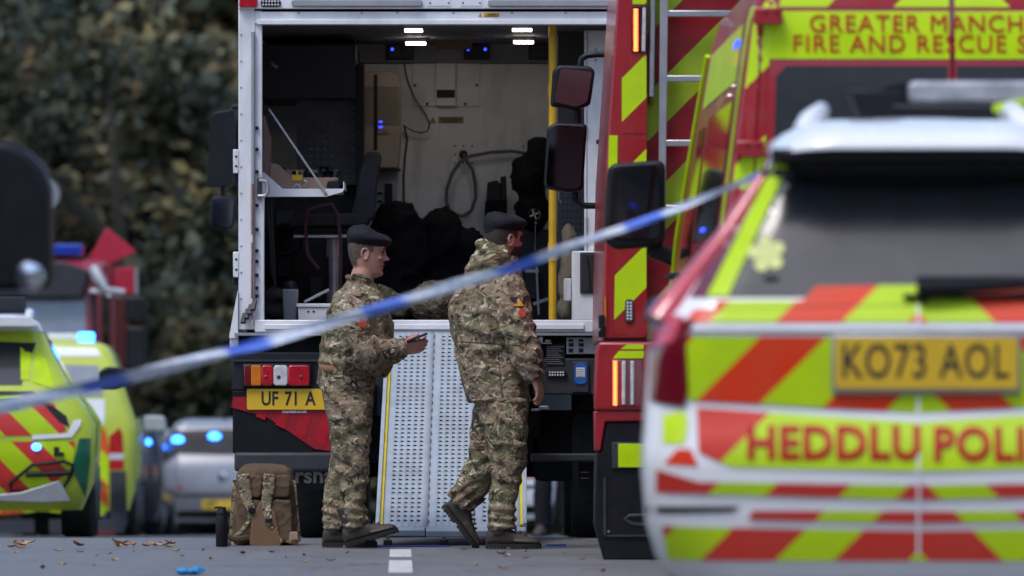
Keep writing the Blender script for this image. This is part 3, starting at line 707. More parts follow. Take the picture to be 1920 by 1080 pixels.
    wl = tp('reversing_lamp', MB().prism(rpoly([(tx(1024), tz(706)), (tx(1063), tz(706)), (tx(1063), tz(695)), (tx(1024), tz(695))], 0.016), TY + 0.01, TY + 0.0295), M['black'], bevel=0.003)
    for i in range(6):
        for j in range(2): tp('led', MB().ell((tx(1031 + 5 * i), TY + 0.009, tz(703.5 - 5 * j)), 0.0065, 0.004, 0.0065, 8, 6), M['lens_clear'], wl)
    ch = tp('card_holder', MB().prism(rpoly([(tx(1073), tz(736)), (tx(1104), tz(736)), (tx(1104), tz(678)), (tx(1073), tz(678))], 0.012), TY + 0.005, TY + 0.0295), M['dark2'], bevel=0.005)
    tp('blue_card', MB().prism(rpoly([(tx(1077), tz(720)), (tx(1100), tz(720)), (tx(1100), tz(680)), (tx(1077), tz(680))], 0.03), TY - 0.002, TY + 0.0045), M['blue'], ch)
    tp('card_note', MB().box(tx(1080.5), tx(1096.5), TY - 0.004, TY - 0.0025, tz(707), tz(689)), M['paper'], ch)
    for i in range(4): tp('note_line', MB().box(tx(1082), tx(1095), TY - 0.0055, TY - 0.0045, tz(693 + i * 4) - 0.001, tz(693 + i * 4) + 0.001), M['dark2'], ch)
    lt = MB().box(tx(1010), tx(1018), TY - 0.01, TY + 0.03, tz(642), tz(631)).box(tx(1010), tx(1035), TY, TY + 0.02, tz(645), tz(642)).box(tx(1022), tx(1033), TY, TY + 0.02, tz(641), tz(637))
    tp('latch', lt, M['steel'], bevel=0.003)
    tp('latch', MB().box(tx(996), tx(1012), TY + 0.02, TY + 0.05, tz(771), tz(766)).box(tx(1010), tx(1029), TY + 0.02, TY + 0.05, tz(768), tz(761)), M['steel'], bevel=0.004)
    # chassis
    for x in (640, 985): tp('chassis_rail', MB().box(tx(x), tx(x) + 0.09, TY + 0.5, 46.5, tz(820), tz(720)), M['black_matt'])
    tp('cross_member', MB().box(tx(620), tx(1010), TY + 0.6, TY + 0.75, tz(870), tz(780)), M['black_matt'])
    tp('side_skirt', MB().box(tx(437), tx(447), TY + 0.4, 45.2, tz(850), tz(660)), M['black_matt'])
    tp('side_skirt', MB().box(TXR - 0.03, TXR, TY + 0.4, 45.2, tz(850), tz(660)), M['black_matt'])
    tp('fuel_tank', MB().prism(rpoly([(tx(1000), tz(905)), (tx(1180), tz(905)), (tx(1180), tz(770)), (tx(1000), tz(770))], 0.06), TY + 0.6, TY + 1.2), M['black_matt'])
    mf = tp('mud_flap', MB().box(tx(470), tx(640), TY + 0.12, TY + 0.135, tz(920), tz(850)), M['black'])
    text('maker_lettering', 'Marshall', 0.135, (tx(571), TY + 0.119, tz(893)), mat('faded_white_print', (0.36, 0.36, 0.38), 0.6), mf, weight=0.003, depth=0.0006, sx=1.05)
    tp('mud_flap', MB().box(tx(1085), tx(1180), TY + 0.12, TY + 0.135, tz(930), tz(850)), M['black'])
    tp('stay_label', MB().box(tx(1089), tx(1104), TY + 0.117, TY + 0.1195, tz(886) - 0.002, tz(886) + 0.002).box(tx(1089), tx(1104), TY + 0.117, TY + 0.1195, tz(897) - 0.002, tz(897) + 0.002), M['alu'])
    wr = 0.47
    for x0, x1 in ((tx(552), tx(640)), (tx(1082), tx(1165))):
        cx = (x0 + x1) / 2
        for y in (TY + 0.95, 46.2):
            mb = MB().lathe([(wr * 0.55, -0.16), (wr * 0.95, -0.16), (wr, -0.12), (wr, 0.12), (wr * 0.95, 0.16), (wr * 0.55, 0.16)], (cx, y, gz(y) + wr), (1, 0, 0), 30)
            w = tp('wheel', mb, M['rubber']); tp('hub', MB().lathe([(wr * 0.5, -0.13), (wr * 0.5, 0.13)], (cx, y, gz(y) + wr), (1, 0, 0), 20), M['dark2'], w)
    tp('axle', MB().tube([(tx(600), TY + 0.95, gz(40) + wr), (tx(1120), TY + 0.95, gz(40) + wr)], 0.09, 12), M['black_matt'])
    # cab ahead of the box with its near-side mirrors
    tp('cab', MB().prism([(45.4, 0.55), (47.6, 0.55), (47.7, 1.6), (47.3, 2.75), (45.4, 2.8)], TXL + 0.06, TXR - 0.06, plane='yz'), M['white'], bevel=0.05)
    d = 46.8
    tp('sun_flap', MB().prism(rpoly([(tx(388, d), tz(352, d)), (tx(440, d), tz(350, d)), (tx(441, d), tz(205, d)), (tx(396, d), tz(212, d))], [0.01, 0.05, 0.03, 0.05]), d - 0.06, d + 0.06), M['black'], bevel=0.02)
    mh = tp('wing_mirror', MB().prism(rpoly([(tx(394, d), tz(428, d)), (tx(438, d), tz(431, d)), (tx(444, d), tz(368, d)), (tx(397, d), tz(366, d))], 0.04), d - 0.05, d + 0.08), M['black'], bevel=0.02)
    tp('mirror_glass', tilted(MB().prism(rpoly([(tx(398, d), tz(425, d)), (tx(435, d), tz(427, d)), (tx(440, d), tz(371, d)), (tx(400, d), tz(370, d))], 0.035), d - 0.064, d - 0.056), tx(418, d), tz(398, d), 0.02, -0.04), M['mirror'], mh)
    tp('mirror_arm', MB().tube([(tx(418, d), d, tz(428, d)), (tx(422, d), d, tz(437, d)), (tx(434, d), d, tz(442, d)), (tx(470, d), d, tz(442, d))], 0.018, 10), M['black'])
    tp('mirror_link', MB().tube([(tx(418, d), d + 0.02, tz(370, d)), (tx(418, d), d + 0.02, tz(350, d))], 0.02, 8), M['black'])
    tp('flap_arm', MB().tube([(tx(430, d), d, tz(215, d)), (tx(436, d), d, tz(200, d)), (tx(470, d), d, tz(198, d))], 0.018, 8), M['black'])
build_truck()

# loading ramp of three perforated panels, lent from the sill to the road
def build_ramp():
    y0, y1 = 36.05, TY - 0.04
    xl, xr = tx(704, y0), tx(988, y0); zb, zt = 0.10, tz(622)
    rt = thing('loading_ramp', 'pale blue grey perforated metal ramp leaning from the truck sill to the road', 'ramp', ((xl + xr) / 2, y0, 0))
    L = math.hypot(y1 - y0, zt - zb); dy, dz = (y1 - y0) / L, (zt - zb) / L
    nrm = Vector((0, -dz, dy))
    def P(u, v, h=0.0): return Vector((u, y0 + dy * v, zb + dz * v)) + nrm * h
    def slab(name, u0, u1, v0, v1, h0, h1, m, parent=rt, bevel=0.0):
        mb = MB().add([P(u0, v0, h0), P(u1, v0, h0), P(u1, v1, h0), P(u0, v1, h0), P(u0, v0, h1), P(u1, v0, h1), P(u1, v1, h1), P(u0, v1, h1)],
                      [(0, 3, 2, 1), (4, 5, 6, 7), (0, 1, 5, 4), (1, 2, 6, 5), (2, 3, 7, 6), (3, 0, 4, 7)])
        return part(name, mb, m, parent, bevel=bevel)
    e = 0.035
    edges = [xl + e, xl + e + (xr - xl - 2 * e) / 3, xl + e + 2 * (xr - xl - 2 * e) / 3, xr - e]
    for k in range(3):
        a, b = edges[k] + 0.0002, edges[k + 1] - 0.0002
        n = 5; m = (b - a) * 0.14; pitch = (b - a - 2 * m) / n
        us = [a, a + m]
        for i in range(n): us += [a + m + pitch * (i + 0.28), a + m + pitch * (i + 0.74)]
        us += [b - m, b]
        # rows of slots in three fields
        vs = [0.0]; hole_rows = []
        for f0, f1 in ((0.10, 0.46), (0.54, L - 0.30), (L - 0.24, L - 0.06)):
            v = f0
            while v < f1:
                vs += [v, v + 0.027]; hole_rows.append(len(vs) - 2); v += 0.070
        vs.append(L)
        holes = set()
        ucols = [2 + 2 * i for i in range(n)]
        mb = MB(); nu = len(us)
        mb.add([P(u, v) for v in vs for u in us], [])
        for j in range(len(vs) - 1):
            for i in range(nu - 1):
                if j in hole_rows and i in ucols: continue
                mb.f.append((j * nu + i, j * nu + i + 1, (j + 1) * nu + i + 1, (j + 1) * nu + i))
        o = part('tread_panel', mb, M['ramp'], rt)
        sm = o.modifiers.new('thickness', 'SOLIDIFY'); sm.thickness = 0.004; sm.offset = -1
    # dashed folds between the panels
    for k in (1, 2):
        v = 0.06; i = 0
        while v < L - 0.1:
            slab('fold_slot', edges[k] - 0.0025, edges[k] + 0.0025, v, v + 0.06, 0.0005, 0.003, M['dark2']); v += 0.13
    slab('side_rail', xl, xl + e - 0.012, 0, L, -0.07, 0.03, M['ramp'], bevel=0.003)
    slab('side_rail', xr - e + 0.012, xr, 0, L, -0.07, 0.03, M['ramp'], bevel=0.003)
    slab('edge_strip', xl + e - 0.0115, xl + e + 0.004, 0.02, L - 0.1, 0.001, 0.012, mat('yellow_edge_paint', (0.62, 0.5, 0.02), 0.5))
    slab('edge_strip', xr - e - 0.004, xr - e + 0.0115, 0.02, L - 0.1, 0.001, 0.012, mat('yellow_edge_paint', (0.62, 0.5, 0.02), 0.5))
    slab('backing_plate', xl + 0.03, xr - 0.03, 0.05, L - 0.02, -0.075, -0.07, M['dark'])
    for i in range(6): slab('rib', xl + 0.03, xr - 0.03, 0.3 + i * 0.6, 0.34 + i * 0.6, -0.07, -0.006, M['dark2'])
    slab('toe_bar', xl + 0.005, tx(797, y0), -0.055, -0.002, -0.03, 0.006, M['ramp'], bevel=0.004)
    slab('toe_bar', tx(799, y0), xr - 0.005, -0.065, -0.002, -0.03, 0.006, M['ramp'], bevel=0.004)
    for x in (727, 833, 912, 972):
        ft = part('foot', MB().box(tx(x - 8, y0), tx(x + 8, y0), y0 - 0.04, y0 + 0.06, 0.001, 0.03), M['black'], rt, bevel=0.004)
        part('foot_stem', MB().box(tx(x - 4, y0), tx(x + 4, y0), y0 - 0.01, y0 + 0.03, 0.0305, 0.09), M['alu'], rt)
build_ramp()

def build_interior():
    d = YB - 0.002
    def bx(x, dd=YB): return tx(x, dd)
    def bz(y, dd=YB): return tz(y, dd)
    # ceiling lamps
    for x0, x1, y in ((758, 793, 55.5), (760, 799, 80), (960, 998, 54.5), (962, 1001, 77.5)):
        dd = (CEIL - 0.03 - HC) ; dist = F * dd / (733 - y)
        lm = tp('ceiling_lamp', MB().box(tx(x0, dist), tx(x1, dist), dist - 0.05, dist + 0.05, CEIL - 0.03, CEIL - 0.0005), M['dark2'])
        tp('lamp_tube', MB().box(tx(x0, dist) + 0.004, tx(x1, dist) - 0.004, dist - 0.056, dist + 0.045, CEIL - 0.042, CEIL - 0.0305), M['led_white'], lm)
    tp('ceiling_beam', MB().box(tx(815, 41), tx(885, 41), 41.0, 41.06, CEIL - 0.10, CEIL - 0.04), mat('brown_beam', (0.10, 0.065, 0.04), 0.7))
    # sockets with small blue lamps on the header
    for x in (752, 894, 1015):
        s = tp('speaker_box', MB().box(bx(x - 24), bx(x + 24), YB - 0.10, YB - 0.021, bz(112), bz(84)), M['black'], bevel=0.006)
        if x < 1000:
            for k in (-16, 16):
                if x == 752 and k > 0: continue
                tp('indicator', MB().ell((bx(x + k), YB - 0.102, bz(94)), 0.010, 0.004, 0.010, 8, 6), mat('small_blue_glow', (0.02, 0.05, 0.9), 0.3, emit=2.0), s)
    # bulkhead fittings
    pn = tp('service_panel', MB().box(bx(773), bx(900), YB - 0.012, d, bz(200), bz(119)), M['white_in'], bevel=0.004)
    tp('panel_column', MB().box(bx(818), bx(854), YB - 0.05, YB - 0.0125, bz(199), bz(119)), M['white_in'], pn, bevel=0.004)
    tp('panel_slot', MB().box(bx(819), bx(853), YB - 0.053, YB - 0.0505, bz(184), bz(169)), M['dark'], pn)
    for x, y in ((778, 160), (801, 195), (872, 195), (894, 160)): tp('screw', MB().lathe([(0.010, 0), (0.004, 0.008)], (bx(x), YB - 0.0125, bz(y)), (0, -1, 0), 8), M['dark'], pn)
    st = tp('warning_sticker', MB().box(bx(822), bx(869), YB - 0.004, d, bz(231), bz(219)), mat('dull_yellow_sticker', (0.26, 0.2, 0.06), 0.6))
    for i, (p, q) in enumerate(((826, 865), (830, 860))): tp('print_line', MB().box(bx(p), bx(q), YB - 0.0055, YB - 0.0042, bz(223 + 4 * i) - 0.003, bz(223 + 4 * i) + 0.003), M['ink'], st)
    tp('warning_sticker', MB().prism([(bx(805), bz(231)), (bx(818), bz(231)), (bx(811.5), bz(219))], YB - 0.004, d), mat('dull_yellow_sticker', (0.26, 0.2, 0.06), 0.6))
    for x in (869, 997):
        p = tp('lashing_plate', MB().box(bx(x - 22), bx(x + 22), YB - 0.010, d, bz(312), bz(268)), M['white_in'], bevel=0.002)
        for i in (-16, 0, 16):
            for j in (-16, 0, 16):
                if i or j: tp('screw', MB().lathe([(0.007, 0), (0.003, 0.005)], (bx(x + i), YB - 0.0105, bz(290 + j)), (0, -1, 0), 8), M['dark2'], p)
        tp('ring', MB().lathe([(0.028, 0), (0.028, 0.02), (0.016, 0.035), (0.006, 0.035)], (bx(x), YB - 0.0105, bz(290)), (0, -1, 0), 14), M['dark'], p)
    # cable strop looped from plate to plate
    q = lambda x, y, o=0.06: (bx(x), YB - o, bz(y))
    loop = [q(997, 290), q(960, 284), q(920, 286), q(880, 294), q(862, 305), q(848, 325), q(838, 355), q(837, 378), q(843, 395), q(855, 404), q(870, 405), q(884, 395), q(892, 372), q(891, 345), q(886, 318), q(876, 303), q(869, 290)]
    tp('cable_strop', MB().tube(loop, 0.011, 8), mat('grey_rope', (0.12, 0.12, 0.13), 0.8, bump=0.4, bs=90))
    tp('thin_cable', MB().tube([q(758, 120), q(764, 150), q(778, 185), q(798, 215), q(806, 232), q(802, 246), q(790, 250), q(775, 247), q(760, 238)], 0.005, 6), M['dark2'])
    tp('thin_cable', MB().tube([q(758, 235), q(764, 262), q(760, 290), q(757, 330), q(758, 385), q(760, 400)], 0.008, 6), M['dark2'])
    # switch boxes and a notice low on the bulkhead
    for x, y0, y1 in ((712, 358, 368), (712, 373, 383)):
        sb = tp('switch_frame', MB().box(bx(x - 9), bx(x + 9), YB - 0.02, d, bz(y1), bz(y0)), M['white_in'], bevel=0.003)
        tp('switch', MB().box(bx(x - 5), bx(x + 5), YB - 0.026, YB - 0.0205, bz(y1 - 2.5), bz(y0 + 2.5)), M['black'], sb)
    tp('relay_box', MB().box(bx(722), bx(736), YB - 0.09, d, bz(384), bz(345)), M['black'], bevel=0.004)
    for i in range(7): tp('relay_fin', MB().box(bx(723), bx(735), YB - 0.096, YB - 0.0905, bz(350 + 5 * i) - 0.003, bz(350 + 5 * i) + 0.003), M['dark2'])
    # coiled hose and looped straps on the left wall
    co = []
    for i in range(60):
        a = i * 0.55; co.append((tx(535, 41.2) + 0.10 * math.cos(a), 41.2 + 0.0025 * i, tz(450, 41.2) + 0.10 * math.sin(a)))
    tp('coiled_hose', MB().tube(co, 0.011, 6), M['black'])
    for x0, x1, yb in ((500, 507, 520), (508, 512, 545)):
        tp('hanging_strap', MB().tube([(tx(x0, 39.6), 39.6, tz(375, 39.6)), (tx(x1, 39.6), 39.58, tz(450, 39.6)), (tx(x1 + 4, 39.6), 39.6, tz(yb, 39.6))], 0.010, 6, flat=(0.35, (0, 1, 0))), M['black'])
    for i, (x0, x1, y0, y1) in enumerate(((516, 552, 395, 432), (520, 548, 475, 520), (580, 606, 520, 562))):
        tp('equipment_case', MB().box(tx(x0, 41.3), tx(x1, 41.3), 41.25, 41.55, tz(y1, 41.3), tz(y0, 41.3)), M['dark' if i % 2 else 'dark2'], bevel=0.01)
    tp('hanging_cord', MB().tube([(tx(1046, 39.5), 39.5, tz(318, 39.5)), (tx(1049, 39.5), 39.5, tz(345, 39.5)), (tx(1047, 39.5), 39.5, tz(372, 39.5)), (tx(1052, 39.5), 39.5, tz(380, 39.5))], 0.004, 6), M['alu'])
    # louvred ventilation unit with the seat belt in front of it
    lx0, lx1 = bx(684), bx(753)
    vu = tp('ventilation_unit', MB().prism(rpoly([(lx0, bz(318)), (bx(748), bz(318)), (lx1, bz(250)), (lx1, bz(138)), (lx0, bz(138))], [0.01, 0.02, 0.05, 0.16, 0.02]), YB - 0.26, d), M['beige'], bevel=0.012)
    for i in range(17):
        y = 165 + i * 4.2
        tp('louvre', MB().box(bx(686), bx(750.5), YB - 0.272, YB - 0.2605, bz(y + 2.4), bz(y)), mat('beige_louvre', (0.30, 0.25, 0.20), 0.45), vu)
    tp('unit_tray', MB().box(bx(708), bx(752), YB - 0.24, YB - 0.05, bz(322), bz(318.5)), M['dark2'], vu)
    tp('unit_lamp', MB().box(bx(712), bx(718), YB - 0.275, YB - 0.2655, bz(233), bz(230)).box(bx(712), bx(718), YB - 0.275, YB - 0.2655, bz(243), bz(240)), mat('small_blue_glow', (0.02, 0.05, 0.9), 0.3, emit=2.0), vu)
    tp('unit_label', MB().prism(rpoly([(bx(704), bz(255)), (bx(732), bz(253)), (bx(724), bz(243)), (bx(712), bz(244))], 0.02), YB - 0.27, YB - 0.2605), M['tan'], vu)
    # swivel seat on its pedestal
    sy = 40.6; X = lambda x: tx(x, sy); Z = lambda y: tz(y, sy)
    def rr(x0, x1, y, hw, zc): return [(X(x0), sy - hw, zc), (X(x1), sy - hw, zc), (X(x1), sy + hw, zc), (X(x0), sy + hw, zc)]
    sc = mat('dark_seat_cloth', (0.028, 0.028, 0.034), 0.8, var=0.2, bump=0.3, bs=120)
    tp('seat_back', MB().prism(rpoly([(X(655), Z(418)), (X(702), Z(412)), (X(706), Z(345)), (X(716), Z(288)), (X(688), Z(286)), (X(676), Z(320)), (X(668), Z(372))], 0.03), sy - 0.22, sy + 0.22), sc, bevel=0.03, seg=3)
    tp('seat_cushion', MB().prism(rpoly([(X(544), Z(427)), (X(690), Z(424)), (X(695), Z(400)), (X(560), Z(404)), (X(544), Z(412))], 0.04), sy - 0.24, sy + 0.24), sc, bevel=0.03, seg=3)
    tp('seat_base', MB().box(X(552), X(670), sy - 0.2, sy + 0.2, Z(448), Z(441)), M['steel'], bevel=0.005)
    tp('seat_mount', MB().box(X(560), X(660), sy - 0.15, sy + 0.15, Z(440), Z(428)), M['black'])
    tp('pedestal', MB().lathe([(0.05, 0), (0.05, Z(545) - FLOOR), (0.036, Z(545) - FLOOR), (0.036, Z(482) - FLOOR), (0.05, Z(482) - FLOOR), (0.05, Z(448) - FLOOR - 0.001)], (X(627), sy, FLOOR), (0, 0, 1), 20), M['steel'])
    tp('seat_belt', MB().bar((bx(704, 41.9), 41.9, bz(140, 41.9)), (bx(704, 41.9), 41.9, bz(282, 41.9)), 0.025, 0.004, up=(0, 1, 0)), M['black'])
    tp('belt_strap', MB().tube([(X(640), sy - 0.27, Z(545)), (X(641), sy - 0.27, Z(460)), (X(636), sy - 0.27, Z(405)), (X(625), sy - 0.27, Z(385)), (X(600), sy - 0.27, Z(388)), (X(580), sy - 0.27, Z(396)), (X(575), sy - 0.27, Z(430)), (X(580), sy - 0.27, Z(480)), (X(600), sy - 0.27, Z(505))], 0.012, 6, flat=(0.3, (0, 1, 0))), mat('maroon_strap', (0.09, 0.03, 0.04), 0.7))
    # left wall: cabinets, monitor and pegboard
    cy = 41.3
    cab = tp('wall_cabinet', MB().box(TXL + 0.055, tx(668, cy), cy, YB - 0.01, tz(186, cy), tz(82, cy)), mat('blue_black_panel', (0.022, 0.024, 0.034), 0.5), bevel=0.01)
    tp('overhead_unit', MB().box(tx(530, cy), tx(660, cy), cy - 0.2, YB - 0.01, tz(69, cy), CEIL - 0.002), M['dark2'], bevel=0.01)
    for x in (576, 632, 645): tp('unit_knob', MB().lathe([(0.022, 0), (0.02, 0.03), (0.005, 0.03)], (tx(x, cy), cy - 0.2005, tz(54, cy)), (0, -1, 0), 14), M['black'])
    tp('grab_rail', MB().tube([(tx(509, cy), cy - 0.05, tz(118, cy)), (tx(514, cy), cy - 0.08, tz(123, cy)), (tx(522, cy), cy - 0.08, tz(128, cy))], 0.012, 8), M['alu'])
    py = 41.4; ux = [tx(556, py)]; vz = [tz(345, py)]
    pegx = [583, 596, 609, 622, 635, 648, 655, 662]; pegy = [338, 331, 318, 305, 292, 279, 266, 253, 240, 227, 214, 201]
    for x in pegx: ux += [tx(x - 2, py), tx(x + 2, py)]
    ux.append(tx(676, py))
    for y in pegy: vz += [tz(y + 1.8, py), tz(y - 1.8, py)]
    vz.append(tz(188, py))
    mb = MB(); nu = len(ux); mb.add([(u, py, v) for v in vz for u in ux], [])
    for j in range(len(vz) - 1):
        for i in range(nu - 1):
            if i % 2 == 1 and j % 2 == 1: continue
            mb.f.append((j * nu + i, j * nu + i + 1, (j + 1) * nu + i + 1, (j + 1) * nu + i))
    tp('pegboard', mb, mat('slate_pegboard', (0.045, 0.05, 0.065), 0.5))
    tp('rack_upright', MB().box(tx(668, cy), tx(682, cy), cy, cy + 0.3, tz(400, cy), tz(120, cy)), M['black'])
    tp('lower_cabinet', MB().box(TXL + 0.055, tx(676, 41.6), 41.6, YB - 0.01, FLOOR + 0.001, tz(346, 41.6)), mat('near_black_panel', (0.012, 0.012, 0.016), 0.6), bevel=0.01)
    # shelf bracket with a fold-down tray just inside the left post
    hy = 39.5; hx = lambda x: tx(x, hy); hz = lambda y: tz(y, hy)
    tray = tp('fold_down_tray', MB().prism([(hx(491), hz(322)), (hx(494), hz(322)), (hx(530), hz(354)), (hx(646), hz(354)), (hx(643), hz(360)), (hx(612), hz(369)), (hx(491), hz(369))], hy, hy + 0.012), M['white'], bevel=0.002)
    tp('tray_base', MB().box(hx(495), hx(640), hy + 0.013, hy + 0.55, hz(360), hz(357)), M['white'], tray)
    tp('tray_stop', MB().box(hx(643.5), hx(645.5), hy + 0.001, hy + 0.55, hz(354), hz(341)), M['white'], tray)
    tp('tray_stay', MB().bar((hx(505), hy - 0.008, hz(205)), (hx(612), hy - 0.008, hz(363)), 0.012, 0.022, up=(0, 1, 0)), M['alu'], tray)
    tp('stay_bolt', MB().lathe([(0.010, 0), (0.006, 0.012)], (hx(611), hy - 0.02, hz(362)), (0, -1, 0), 8), M['chrome'], tray)
    # yellow pole
    pp = tp('grab_pole', MB().tube([(tx(1036, 39.45), 39.45, FLOOR + 0.001), (tx(1036, 39.45), 39.45, CEIL - 0.002)], 0.024, 16), M['yellow'])
    for y0, y1 in ((455, 490), (156, 180)):
        tp('pole_sleeve', MB().lathe([(0.029, 0), (0.029, tz(y0, 39.45) - tz(y1, 39.45))], (tx(1036, 39.45), 39.45, tz(y1, 39.45)), (0, 0, 1), 16), M['yellow'], pp)
    # right side: inner door, cabinet with window, pegboard
    ry = 39.6; rx = lambda x: tx(x, ry); rz = lambda y: tz(y, ry)
    dr = tp('inner_door', MB().box(rx(1101), rx(1165), ry, ry + 0.05, rz(470), rz(57)), M['white'], bevel=0.004)
    tp('door_strip', MB().box(rx(1095.5), rx(1100), ry - 0.005, ry + 0.05, rz(470), rz(57)), M['white'], dr, bevel=0.002)
    tp('door_slot', MB().box(rx(1118), rx(1142), ry - 0.004, ry - 0.0005, rz(270), rz(262)), M['dark'], dr)
    for y in (93, 113): tp('screw', MB().lathe([(0.009, 0), (0.004, 0.004)], (rx(1117), ry - 0.0005, rz(y)), (0, -1, 0), 8), M['alu'], dr)
    for y in (85, 250, 420, 448): tp('door_hinge', MB().tube([(rx(1100), ry - 0.008, rz(y + 12)), (rx(1100), ry - 0.008, rz(y - 12))], 0.007, 8), M['steel'], dr)
    cb = tp('side_cabinet', MB().box(rx(1072), rx(1165), ry - 0.1, ry + 0.4, FLOOR + 0.001, rz(471)), M['white'], bevel=0.006)
    fw = tp('cabinet_window', MB().prism(rpoly([(rx(1087), rz(551)), (rx(1150), rz(551)), (rx(1150), rz(474)), (rx(1087), rz(474))], 0.01), ry - 0.115, ry - 0.1005), M['dark2'], cb, bevel=0.003)
    tp('window_glass', MB().box(rx(1091), rx(1146), ry - 0.12, ry - 0.1155, rz(546), rz(479)), M['glass_grey'], cb)
    for x in (1100, 1112): tp('hanging_strap', MB().tube([(rx(x), ry - 0.123, rz(482)), (rx(x + 4), ry - 0.123, rz(510)), (rx(x + 5), ry - 0.123, rz(545))], 0.007, 6), M['black'], cb)
    tp('cabinet_side_box', MB().box(rx(1057), rx(1071), ry - 0.05, ry + 0.2, rz(565), rz(522)), M['white'], bevel=0.008)
    pb = 40.6; tp('right_pegboard', MB().box(tx(1046, pb), tx(1130, pb), pb, pb + 0.02, FLOOR + 0.001, tz(170, pb)), mat('slate_pegboard', (0.045, 0.05, 0.065), 0.5))
    for i in range(5):
        for j in range(12): tp('peg_hole', MB().lathe([(0.006, 0), (0.006, 0.002)], (tx(1056 + 8 * i, pb), pb - 0.0005, tz(300 + 12 * j, pb)), (0, -1, 0), 6), M['black'])
    tp('upper_locker', MB().box(tx(1046, 40.7), tx(1180, 40.7), 40.8, YB - 0.01, tz(175, 40.7), CEIL - 0.002), mat('near_black_panel', (0.012, 0.012, 0.016), 0.6))
    tp('rack_frame', MB().box(tx(960, 41.8), tx(1030, 41.8), 41.8, YB - 0.02, FLOOR + 0.001, tz(430, 41.8)), mat('near_black_panel', (0.012, 0.012, 0.016), 0.6))
    tp('rack_frame', MB().box(tx(985, 41.7), tx(1008, 41.7), 41.68, 41.79, tz(560, 41.7), tz(505, 41.7)), M['dark2'], bevel=0.004)
    for (a, b) in (((1006, 500), (1010, 590)), ((985, 508), (1010, 508)), ((1000, 570), (1028, 560))):
        tp('rack_arm', MB().bar((tx(a[0], 41.6), 41.6, tz(a[1], 41.6)), (tx(b[0], 41.6), 41.6, tz(b[1], 41.6)), 0.012, 0.02), M['steel'])
    wh = tp('hand_wheel', MB().lathe([(0.034, 0), (0.04, 0.008), (0.034, 0.016), (0.028, 0.008), (0.034, 0)], (tx(1002, 41.3), 41.32, tz(402, 41.3)), (0, -1, 0), 20, caps=False), M['chrome'])
    for k in range(2):
        a = k * math.pi / 2 + 0.4; c, s = 0.032 * math.cos(a), 0.032 * math.sin(a)
        tp('spoke', MB().bar((tx(1002, 41.3) - c, 41.31, tz(402, 41.3) - s), (tx(1002, 41.3) + c, 41.31, tz(402, 41.3) + s), 0.008, 0.008), M['chrome'], wh)
    tp('wheel_stem', MB().tube([(tx(1002, 41.3), 41.315, tz(402, 41.3)), (tx(1002, 41.3), 41.6, tz(402, 41.3))], 0.008, 8), M['dark'], wh)
    tp('valve', MB().tube([(tx(1004, 41.3), 41.3, tz(418, 41.3)), (tx(1003, 41.3), 41.3, tz(430, 41.3)), (tx(1003, 41.3), 41.3, tz(470, 41.3))], 0.005, 6).ell((tx(1004, 41.3), 41.3, tz(418, 41.3)), 0.01, 0.01, 0.01, 8, 6), M['chrome'])
build_interior()

# loose things stowed in the truck
def blob(name, parts, m, label, cat, base, vox=0.02, wr=0.02, freq=6.0, group=None):
    mb = MB()
    for p in parts: mb.ell(*p)
    me = solid(mb, vox, 2); crumple(me, wr * 1.4, freq)
    b = Vector(base); me.transform(Matrix.Translation(-b))
    o = link(name, me, m, None, 180); o.location = b
    return tag(o, label, cat, group)
def solid(mb, vox, smooth=2):
    me = to_mesh(mb, 'tmp'); o = bpy.data.objects.new('tmp', me); col.objects.link(o)
    rm = o.modifiers.new('r', 'REMESH'); rm.mode = 'VOXEL'; rm.voxel_size = vox; rm.use_smooth_shade = True
    if smooth: s = o.modifiers.new('s', 'SMOOTH'); s.factor = 0.5; s.iterations = smooth
    dg = bpy.context.evaluated_depsgraph_get(); out = bpy.data.meshes.new_from_object(o.evaluated_get(dg))
    bpy.data.objects.remove(o); bpy.data.meshes.remove(me)
    return out
def crumple(me, amp, freq, seed=0.0, zs=1.0):
    off = Vector((seed, seed * 2, seed * 3)); ns = [v.normal.copy() for v in me.vertices]
    for v, n in zip(me.vertices, ns):
        p = Vector((v.co.x * freq, v.co.y * freq, v.co.z * freq * zs)) + off
        q = p + 0.7 * Vector((noise.noise(p * 0.6), noise.noise(p * 0.6 + Vector((9, 1, 4))), 0))
        a = max(0.0, 1.0 - abs(noise.noise(q)) * 3.4) ** 1.6; b = max(0.0, 1.0 - abs(noise.noise(q * 1.9 + Vector((3, 7, 1)))) * 3.6) ** 1.6
        v.co += n * (amp * (0.95 * a + 0.4 * b - 0.35 + 0.45 * noise.noise(p * 0.9)))
    me.update()
